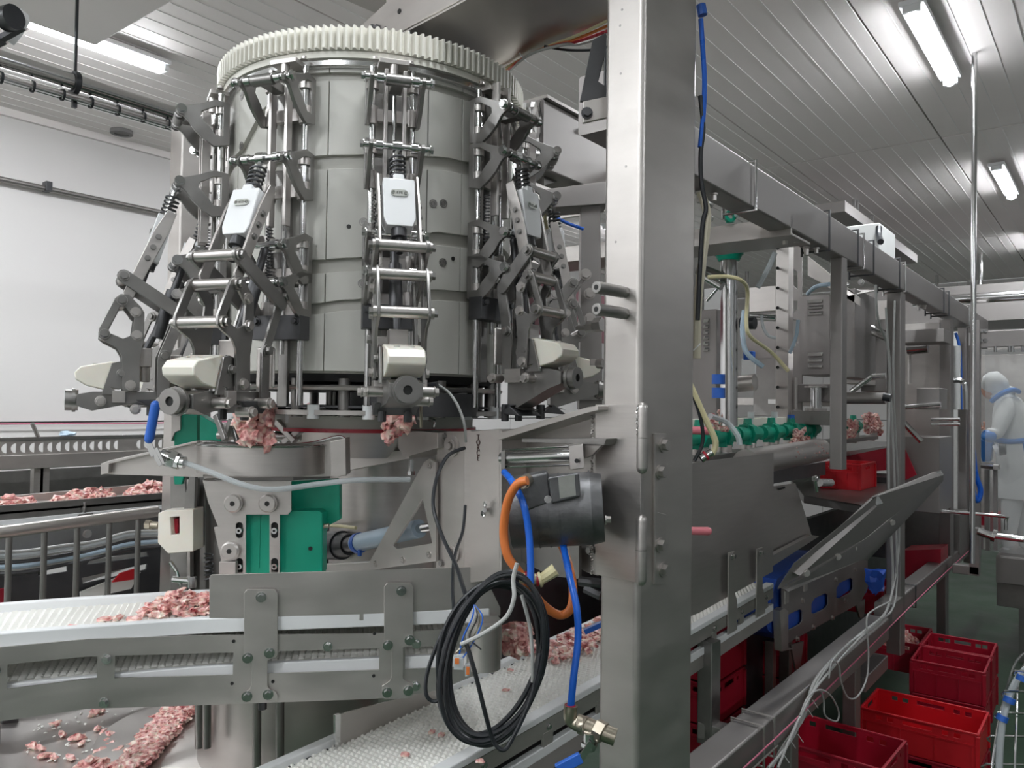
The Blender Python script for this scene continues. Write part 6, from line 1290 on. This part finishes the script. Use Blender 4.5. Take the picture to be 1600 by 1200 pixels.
# loose tubes
for m_, r_, L, lab in (('clear', .013, [(1211, 395, 3.7), (1200, 420, 3.7), (1184, 449, 3.7)], 'straight pale hose slanting down from the cross channel'), ('paleblue', .012, [(1262, 459, 4.4), (1275, 448, 4.3), (1296, 444, 4.2)], 'pale blue hose arching over the louvred cabinet'),
        ('paleblue', .010, [(1247, 500, 4.3), (1244, 525, 4.3), (1234, 552, 4.3)], 'pale blue hose curving down left of the louvred cabinet'), ('paleblue', .012, [(1163, 485, 3.6), (1160, 515, 3.6), (1166, 550, 3.6), (1192, 573, 3.6)], 'pale blue hose curving in front of the grey panel'),
        ('yellow', .009, [(1106, 433, 3.4), (1135, 432, 3.4), (1158, 438, 3.4), (1168, 455, 3.5), (1166, 500, 3.5), (1172, 525, 3.5), (1205, 550, 3.6), (1232, 580, 3.6)], 'long yellowish tube winding past the green capped tube'),
        ('clear', .008, [(1190, 492, 3.8), (1192, 510, 3.8), (1200, 524, 3.8), (1212, 528, 3.8)], 'thin clear tube loop by the drilled upright'), ('cable_y', .011, [(1095, 300, 1.94), (1104, 330, 1.94), (1103, 360, 1.94), (1096, 420, 1.94), (1090, 480, 1.94), (1088, 560, 1.94)], 'yellowed cable running down along the right edge of the pillar'),
        ('black', .006, [(1094, 150, 1.93), (1099, 200, 1.93), (1095, 240, 1.93), (1096, 285, 1.93), (1103, 325, 1.93), (1097, 360, 1.93), (1090, 500, 1.93)], 'thin black cable clinging to the right edge of the pillar'), ('blue', .0065, [(1095, 30, 1.93), (1099, 90, 1.93), (1101, 130, 1.93), (1099, 180, 1.93), (1094, 230, 1.93)], 'blue hose bulging from the right edge of the pillar near the top'),
        ('yellow', .010, [(1078, 600, 2.4), (1100, 650, 2.4), (1118, 690, 2.4), (1112, 710, 2.4)], 'yellow hose bending down right of the pillar above the guard sheet'), ('black', .006, [(1080, 610, 2.4), (1094, 650, 2.4), (1098, 690, 2.4), (1085, 720, 2.4)], 'black hose beside the yellow one above the guard sheet'),
        ('clear', .010, [(1110, 650, 2.7), (1135, 660, 2.8), (1152, 680, 2.8), (1156, 695, 2.8)], 'grey metal strap hose arching above the green clamps'),
        ('handle', .012, [(1493, 520, 6.6), (1500, 550, 6.6), (1502, 640, 6.6)], 'dark blue hose on the right of the third upright'), ('blue', .02, [(1520, 700, 6.2), (1524, 740, 6.2), (1532, 765, 6.2), (1528, 782, 6.2), (1522, 775, 6.2), (1519, 750, 6.2)], 'dark blue hose loop hanging right of the far posts')):
    solo('hose', MB().tube([V(*p) for p in L], r_, 8), m_, lab, 'hose')
t = thing('hose_end', 'red and steel hose coupling at the lower end of the yellow hose', 'coupling', V(1103, 718, 2.4)); part('coupling', MB().cyl(V(1112, 706, 2.4), V(1095, 717, 2.4), .014, 12), 'bright', t); part('red_ring', MB().cyl(V(1104, 711, 2.4), V(1101, 713, 2.4), .0155, 12), 'blood', t)
solo('pillar_clip', MB().cyl(V(1095, 8, 1.93), V(1098, 24, 1.93), .012, 10), 'handle', 'small blue clip at the top right edge of the pillar', 'clip')  # small blue clip on the pillar edge, not a lamp part
solo('cable_tie', MB().bar(V(1083, 548, 1.93), V(1094, 537, 1.93), .008, .002), 'white', 'white cable tie tail on the right edge of the pillar', 'cable tie')
# green leg clamps in a row
p0 = Yp(1098, 694, 2.95); p1 = Yp(1372, 672, 6.3)
p0 = Xp(1095, 683, -1.66); p1 = Xp(1290, 669, -1.66)
solo('clamp_track', MB().bar(lerp(p0, p1, -.05)-Z*.10, lerp(p0, p1, 1.6)-Z*.10, .12, .03), 'cast', 'dark track beneath the row of green clamps', 'track', bevel=.003)
solo('white_guide', MB().bar(lerp(p0, p1, -.05)+Z*.06+Vector((-.16, 0, 0)), lerp(p0, p1, 1.2)+Z*.05+Vector((-.16, 0, 0)), .04, .05), 'pad', 'cream guide bar behind the green clamps', 'guide', bevel=.004)
names = ['first green clamp right of the pillar', 'second green clamp from the pillar, near the strap hose', 'third green clamp from the pillar with upright white knob', 'fourth green clamp from the pillar with white knob', 'fifth green clamp, behind the roller', 'green clamp just before the slim upright', 'green clamp just right of the slim upright', 'last green clamp before the tall upright, holding meat']
for i, px in enumerate((1092, 1130, 1168, 1205, 1236, 1264, 1333, 1362)):
    c = Xp(px, 683-(px-1092)*.07, -1.66)
    t = thing('leg_clamp', 'green plastic leg clamp: '+names[i], 'clamp', c-Z*.07, 'green clamps on the track')
    ax = (p1-p0).normalized(); sd = Vector((1, 0, 0))
    part('body', MB().cyl(c-ax*.16, c+ax*.16, .042, 12, .036).cyl(c-ax*.03, c+ax*.03, .060, 8).box(c-Z*.035, (.07, .09, .05)).box(c+Z*.03-ax*.03, (.05, .06, .04)), 'green', t, .003)
    part('neck', MB().cyl(c+Z*.02, c+Z*.085, .030, 8, .022), 'green', t, .002)
    if i in (1, 2, 3): part('white_knob', MB().cyl(c+Z*.085+ax*.05, c+Z*.12+ax*.05, .020, 6).cyl(c+Z*.01+ax*.05, c+Z*.09+ax*.05, .012, 8), 'white', t, .002)
    if i in (4, 7): part('blue_knob', MB().cyl(c+Z*.07, c+Z*.10, .022, 12), 'handle', t)
    part('base', MB().cyl(c-Z*.10, c-Z*.05, .045, 16).cyl(c-Z*.13, c-Z*.10, .025, 12), 'steel', t)
for (px, py, n, r_, lab) in ((1125, 658, 14, .012, 'pink meat scrap on the strap hose behind the clamps'), (1248, 685, 26, .016, 'pink stringy meat hanging by the roller'), (1362, 662, 30, .026, 'pink meat leg held in the last green clamp before the tall upright'), (1330, 672, 16, .018, 'small raw meat right of the slim upright'), (1412, 815, 14, .03, 'meat scrap low beside the tall upright'), (1455, 815, 30, .04, 'dark heap of meat scraps in the bin behind the third upright'), (1440, 648, 14, .025, 'meat piece on the shelf right of the tall upright')):
    xx = -1.58 if px < 1300 else -1.62; heap('meat_piece', lab, 'meat', [Xp(px+random.uniform(-10, 10), py+random.uniform(-14, 14), xx)+Vector((0, random.uniform(-.05, .05), 0)) for _ in range(n*2)], (r_*.8, r_*1.2), .9, kind=None)
# dark sheets added to stand for the shade under the machine line
solo('shade_sheet', MB().box((-1.86, 6.75, .72), (.04, 4.5, 1.24)), 'dark', 'dark sheet standing in for the shade under the long machine line behind the crates', 'panel')
solo('shade_sheet', MB().box((-2.45, 3.6, .95), (.04, 3.4, 1.5)), 'dark', 'dark sheet standing in for the shade behind the studded belt under the drum machine', 'panel')
solo('machine_table', MB().box((-2.15, 6.4, H-.36), (.75, 5.2, .04)), 'cast', 'dark long machine table under the green clamps', 'table', bevel=.004)
solo('maroon_bin', MB().prism([Yp(x, y, 6.8) for x, y in ((1310, 715), (1384, 700), (1384, 735), (1310, 740))], (0, .3, 0)), 'dred', 'maroon bin edge behind the bright red crate on the tray', 'bin')
solo('maroon_bin', MB().prism([Yp(x, y, 6.7) for x, y in ((1411, 860), (1470, 858), (1470, 905), (1411, 925))], (0, .3, 0)), 'dred', 'dark maroon bin low between the tall and third uprights', 'bin')
solo('slanted_sheet', MB().prism([Yp(x, y, 6.3) for x, y in ((1411, 695), (1432, 742), (1411, 752))], (0, .02, 0)), 'dred', 'maroon triangular sheet beside the tall upright', 'panel')
sbox('lower_housing', 'dark', 'dark housing low behind the tall upright', 'housing', 1345, 1384, 745, 870, 6.5, .4)
sbox('lower_housing', 'cast', 'grey stepped housing low behind the third upright', 'housing', 1412, 1500, 800, 862, 7.4, .4)

# ================================================================== FAR END
Yf = 8.0
solo('hanging_pipe', MB().cyl((Xp(1523, 90, -.76).x, Xp(1523, 90, -.76).y, CEIL), Xp(1519, 880, -.76), .016, 16), 'bright', 'thin bright pipe dropping from the ceiling past the far frame corner', 'pipe')
for i, (px, py, yb, r_, lab) in enumerate(((1532, 395, 520, .03, 'pale suspension tube right of the long ceiling pipe'), (1513, 440, 485, .03, 'short suspension tube left of the long ceiling pipe'), (1334.5, 312, 380, .022, 'thin ceiling rod above the near beam, left of a close pair'), (1339.5, 313, 380, .022, 'thin ceiling rod above the near beam, right of a close pair'), (1363, 335, 400, .022, 'thin ceiling rod above the white box'), (1464, 430, 470, .025, 'short ceiling rod above the far part of the near beam'))):
    p = Zp(px, py, CEIL); q = Yp(px, yb, p.y); solo('ceiling_rod', MB().cyl(Vector((p.x, p.y, q.z)), p, r_, 10), 'bright', lab, 'rod')
t = thing('junction_box', 'white box standing on top of the near beam', 'box', Xp(1365, 395, -1.35)); part('box', MB().box((-1.42, yof(1358, -1.35)+.15, zu+.16), (.30, .45, .30)), 'cloth', t, .01); part('cable', MB().tube([Xp(1373, 355, -1.27), Xp(1373, 368, -1.26), Xp(1376, 378, -1.22)], .02, 8), 'black', t)
solo('flat_duct', MB().box((-2.4, 9.2, CEIL-.42), (.7, 3.2, .10)), 'frame', 'flat grey duct hanging above the middle of the near beam', 'duct')
t = thing('crossing_pipe', 'thick shiny pipe crossing overhead at the far end', 'pipe', Yp(1540, 468, 9)); a = Yp(1478, 470, 9); b = Yp(1640, 458, 9); a.z = b.z = (a.z+b.z)/2; part('pipe', MB().cyl(a-Vector((.3, 0, 0)), b+Vector((1.5, 0, 0)), .05, 20), 'bright', t)
solo('far_ceiling_drop', MB().box((0, 11, H+1.24), (6, 1.2, .42)), 'frame', 'dark lowered duct block crossing the far end of the room', 'duct')
t = thing('end_frame', 'grey end frame with curtain rail above the worker', 'frame', (-.6, Yf, .6))
c_, s_ = bY(1531, 1760, 513, 541, Yf, .10); part('top_beam', MB().box(c_, s_), 'frame', t, .006)
for (x, y) in ((1534, 517), (1534, 532), (1540, 517), (1540, 532)): part('bolt', MB().bolt(Yp(x, y, Yf), (0, -1, 0), .014, .02), 'bright', t)
c_, s_ = bY(1521, 1531, 500, 870, Yf-.1, .08); part('side_post', MB().box(c_, s_), 'frame', t, .004)
c_, s_ = bY(1505, 1522, 540, 880, Yf+.3, .06); part('inner_post', MB().box(c_, s_), 'frame', t, .004)
part('hanger_rail', MB().box(*bY(1543, 1600, 541, 545, Yf, .04)), 'steel', t)
for px in (1555, 1577, 1582, 1598): part('hook', MB().cyl(Yp(px, 541, Yf-.01), Yp(px, 550, Yf-.01), .012, 8), 'bright', t)
solo('film_curtain', MB().box((-.12, Yf+.12, (Yp(1560, 546, Yf).z+Yp(1560, 866, Yf).z)/2), (1.75, .003, Yp(1560, 546, Yf).z-Yp(1560, 866, Yf).z)), 'film', 'hazy translucent plastic curtain in front of the worker', 'curtain')
sbox('far_wall_panel', 'sheet', 'grey steel wall panel behind the worker', 'panel', 1500, 1800, 552, 860, 10.5, .05)
t = thing('work_platform', 'grey steel work platform the worker stands on', 'platform', (0, Yf+.6, 0))
zp = Yp(1560, 868, Yf).z
part('deck', MB().box((.15, Yf+.75, zp-.03), (2.1, 1.5, .06)), 'frame', t, .005)
part('fascia', MB().box((.15, Yf, zp-.12), (2.1, .02, .22)), 'frame', t, .003)
part('lower_fascia', MB().box((.15, Yf+.05, zp-.34), (2.1, .02, .20)), 'cast', t, .003)
for x in (-.7, 1.0): part('leg', MB().box((x, Yf+.1, (zp-.4)/2), (.08, .08, zp-.4)), 'cast', t)
t = thing('far_bracket', 'square lower frame corner with clamp fittings at the far end', 'frame', Yp(1520, 895, 6.9))
c_, s_ = bY(1514, 1530, 825, 898, 6.9, .08); part('upright', MB().box(c_, s_), 'frame', t, .004); c_, s_ = bY(1488, 1530, 884, 898, 6.9, .08); part('foot', MB().box(c_, s_), 'frame', t, .004); 
c = Yp(1541, 832, 6.8); part('clamp_fitting', MB().cyl(Yp(1528, 830, 6.8), Yp(1550, 838, 6.8), .03, 12).cyl(Yp(1550, 836, 6.8), Yp(1556, 838, 6.8), .045, 10), 'bright', t); part('cable_end', MB().tube([Yp(1552, 837, 6.8), Yp(1575, 840, 6.8), Yp(1600, 843, 6.8)], .022, 8), 'bright', t)
part('bolt', MB().cyl(Yp(1537, 840, 6.8), Yp(1537, 858, 6.8), .014, 8), 'steel', t)
solo('bent_rail', MB().tube([Yp(1425, 795, 6.5), Yp(1500, 801, 6.5), Yp(1568, 807, 6.5), Yp(1572, 812, 6.5), Yp(1572, 828, 6.5)], .012, 8, 2), 'bright', 'thin bent handrail in front of the platform', 'rail')
solo('rod_bracket', MB().tube([Yp(1490, 594, 6.6), Yp(1502, 595, 6.6), Yp(1508, 604, 6.6), Yp(1509, 640, 6.6)], .02, 8), 'bright', 'bent bright pipe at the top of the far posts', 'pipe')
solo('white_wall_part', MB().box(*bY(1400, 1500, 520, 660, 9.4, .05)), 'cloth', 'white wall panel behind the far uprights', 'panel')
for i, (x0, x1, yt, yb, Y, m_, lab) in enumerate(((1340, 1388, 470, 500, 7.2, 'sheet', 'pale horizontal panel left of the tall upright'), (1412, 1468, 505, 520, 6.9, 'sheet', 'pale beam end panel right of the tall upright'), (1490, 1500, 540, 640, 7.4, 'cloth', 'narrow white strip between the far posts'))):
    sbox('wall_strip', m_, lab, 'panel', x0, x1, yt, yb, Y, .05)
t = thing('worker_stand', 'grey steel stand in front of the worker', 'stand', Yp(1545, 860, 7.9)); part('top', MB().box(*bY(1538, 1560, 726, 734, 7.75, .12)), 'steel', t, .004); part('post', MB().box(*bY(1552, 1558, 734, 860, 7.8, .05)), 'frame', t); part('post', MB().box(*bY(1538, 1546, 734, 860, 7.9, .05)), 'cast', t)
part('fitting', MB().cyl(Yp(1533, 726, 7.7), Yp(1552, 728, 7.7), .03, 10), 'bright', t)
solo('maroon_bin', MB().prism([Yp(x, y, 9.2) for x, y in ((1530, 805), (1562, 803), (1562, 830), (1530, 830))], (0, .3, 0)), 'dred', 'dark maroon bin behind the worker stand', 'bin')

# ---- worker: one skinned body, clothing as children
def skin(name, joints, edges, m, parent, sub=2, root=0):
    me = bpy.data.meshes.new(name); me.from_pydata([Vector(j[0])-ORG[parent] for j in joints], edges, []); o = bpy.data.objects.new(name, me); COL.objects.link(o)
    o.modifiers.new('skin', 'SKIN').use_smooth_shade = True
    sv = me.skin_vertices[0].data
    for i, j in enumerate(joints): sv[i].radius = j[1] if isinstance(j[1], tuple) else (j[1], j[1]); sv[i].use_root = (i == root)
    o.modifiers.new('sub', 'SUBSURF').levels = sub; o.modifiers['sub'].render_levels = sub
    me.materials.append(M[m] if isinstance(m, str) else m); o.parent = parent; ORG[o] = ORG[parent]; return o
YP = Yf+.55
wp = lambda px, py, dy=0: Yp(px, py, YP+dy)
t = thing('person', 'person in white overall and hood with blue apron ties, bending forward over the line', 'person', wp(1592, 868))
B = [(wp(1592, 742), (.19, .17)), (wp(1588, 700), (.20, .18)), (wp(1580, 655), (.25, .20)), (wp(1574, 628), (.18, .15)), (wp(1560, 618), (.06, .06)),
     (wp(1575, 632, -.2), .085), (wp(1556, 682, -.3), .065), (wp(1540, 672, -.36), .045), (wp(1578, 632, .2), .085), (wp(1570, 685, .22), .065), (wp(1548, 692, .15), .045),
     (wp(1584, 760, -.09), .11), (wp(1578, 815, -.09), .075), (wp(1574, 858, -.09), .05), (wp(1600, 760, .09), .11), (wp(1600, 815, .09), .075), (wp(1602, 858, .09), .05)]
Eg = [(0, 1), (1, 2), (2, 3), (3, 4), (2, 5), (5, 6), (6, 7), (2, 8), (8, 9), (9, 10), (0, 11), (11, 12), (12, 13), (0, 14), (14, 15), (15, 16)]
skin('body', B, Eg, 'cloth', t)
hc = wp(1549, 606)
part('head', MB().blob(hc, .105, (.95, .85, 1.12), 1, .03).blob(hc+Vector((-.10, -.01, -.02)), .022, (1.2, .7, .9), 3, 0), 'skin', t)
fc = MB()
for s_ in (-1, 1): fc.blob(hc+Vector((-.088, .035*s_, .005)), .010, (.6, 1.2, .7), 5, 0)
part('eye', fc, 'black', t); part('mouth', MB().box(hc+Vector((-.093, 0, -.06)), (.012, .045, .008)), 'ink', t, .003)
part('hood', MB().blob(hc+Vector((.028, 0, .030)), .125, (1.0, .95, 1.0), 4, .08).blob(hc+Vector((.09, 0, -.06)), .10, (1, 1.1, .9), 5, .1), 'cloth', t)
part('apron_tie', MB().tube([wp(1549, 627, -.16), wp(1565, 615, -.20), wp(1582, 609, -.14), wp(1592, 612, 0)], .022, 8), 'bapron', t)
part('apron_tie', MB().tube([wp(1550, 686, -.22), wp(1575, 690, -.20), wp(1604, 688, -.16), wp(1622, 684, 0)], .024, 8), 'bapron', t)
part('apron_tail', MB().prism([wp(1592, 690, -.18), wp(1602, 690, -.18), wp(1606, 750, -.17), wp(1597, 740, -.17)], (0, .01, 0)), 'bapron', t)
part('apron_side', MB().prism([wp(1527, 685, -.05), wp(1552, 690, -.05), wp(1548, 722, -.05), wp(1534, 722, -.05)], (0, .12, 0)), 'bapron', t, .02)
part('skirt', MB().lathe(wp(1592, 742)*1-Z*wp(1592, 742).z, [(.001, wp(1592, 700).z), (.17, wp(1592, 700).z), (.19, wp(1592, 742).z), (.20, wp(1592, 778).z), (.001, wp(1592, 778).z)], 28), 'cloth', t)
skin('sleeve', [(wp(1556, 682, -.31), .072), (wp(1545, 682, -.34), .060), (wp(1533, 678, -.37), .052)], [(0, 1), (1, 2)], 'bapron', t)
def hand(w0, dirv, palm_n, nm='hand'):
    d = dirv.normalized(); n_ = palm_n.normalized(); s_ = d.cross(n_).normalized(); J = [(w0, .026), (w0+d*.05, (.034, .018)), (w0+d*.085, (.038, .016))]; Ed = [(0, 1), (1, 2)]
    for k in range(4):
        b0 = w0+d*.085+s_*(-.027+.018*k); L = (.062, .072, .068, .052)[k]; i = len(J); J += [(b0+d*.005, .0095), (b0+d*L*.5-n_*.008, .009), (b0+d*L*.9-n_*.024, .0075)]; Ed += [(2, i), (i, i+1), (i+1, i+2)]
    i = len(J); b0 = w0+d*.03-s_*.032; J += [(b0, .011), (b0+d*.025-s_*.02-n_*.006, .0095), (b0+d*.048-s_*.026-n_*.012, .008)]; Ed += [(0, i), (i, i+1), (i+1, i+2)]
    skin(nm, J, Ed, 'skin', t, 1)
hand(wp(1535, 674, -.37), wp(1527, 664, -.37)-wp(1535, 678, -.36), Vector((.2, .9, .2)))
hand(wp(1546, 693, .14), Vector((-1, -.1, .05)), Vector((0, .3, 1)))
part('shoe', MB().blob(wp(1572, 862, -.09), .07, (1.5, .8, .6), 1, .05).blob(wp(1600, 862, .09), .07, (1.5, .8, .6), 2, .05), 'white', t)
t = thing('hand_tool', 'black and white round hand tool held at the worker waist', 'tool', wp(1558, 712, -.3)); part('white_body', MB().cyl(wp(1556, 705, -.34), wp(1563, 702, -.34), .055, 16), 'white', t); part('black_grip', MB().cyl(wp(1562, 702, -.36), wp(1572, 702, -.36), .055, 16, .045), 'black', t)

# ================================================================== WIRE TROLLEY AT LOWER RIGHT
t = thing('wire_basket', 'bright wire basket rack with pale blue padded hose at the right edge', 'rack', Zp(1560, 1200, H-1.9))
def wv(px, py, d): return V(px, py, d)
def wire(L, r_=.0045, nm='wire', m_='bright', sub=3): part(nm, MB().tube([V(*p) for p in L], r_, 8, sub), m_, t)
wire([(1544, 1250, 3.0), (1558, 1140, 3.1), (1578, 1060, 3.2), (1596, 1024, 3.3), (1640, 1000, 3.4)], .005)
wire([(1584, 1250, 3.0), (1588, 1140, 3.1), (1592, 1060, 3.2), (1612, 1020, 3.3)], .0045)
for k, (x0, y0, x1) in enumerate(((1584, 1048, 1625), (1567, 1080, 1630), (1556, 1114, 1632), (1546, 1150, 1635), (1538, 1194, 1640))): wire([(x0, y0+8, 3.12), (x0+2, y0, 3.1), (x1-20, y0+2, 3.1), (x1, y0+3, 3.12)], .0045, 'cross_wire', sub=2)
wire([(1560, 1250, 3.02), (1562, 1170, 3.06), (1570, 1110, 3.1), (1590, 1060, 3.16), (1615, 1035, 3.2)], .013, 'padded_hose', 'clear')
for (x, y) in ((1597, 1060), (1577, 1094), (1566, 1122)): c = V(x, y, 3.09); part('blue_band', MB().cyl(c-Z*.010-RT*.004, c+Z*.010+RT*.004, .021, 14), 'handle', t)
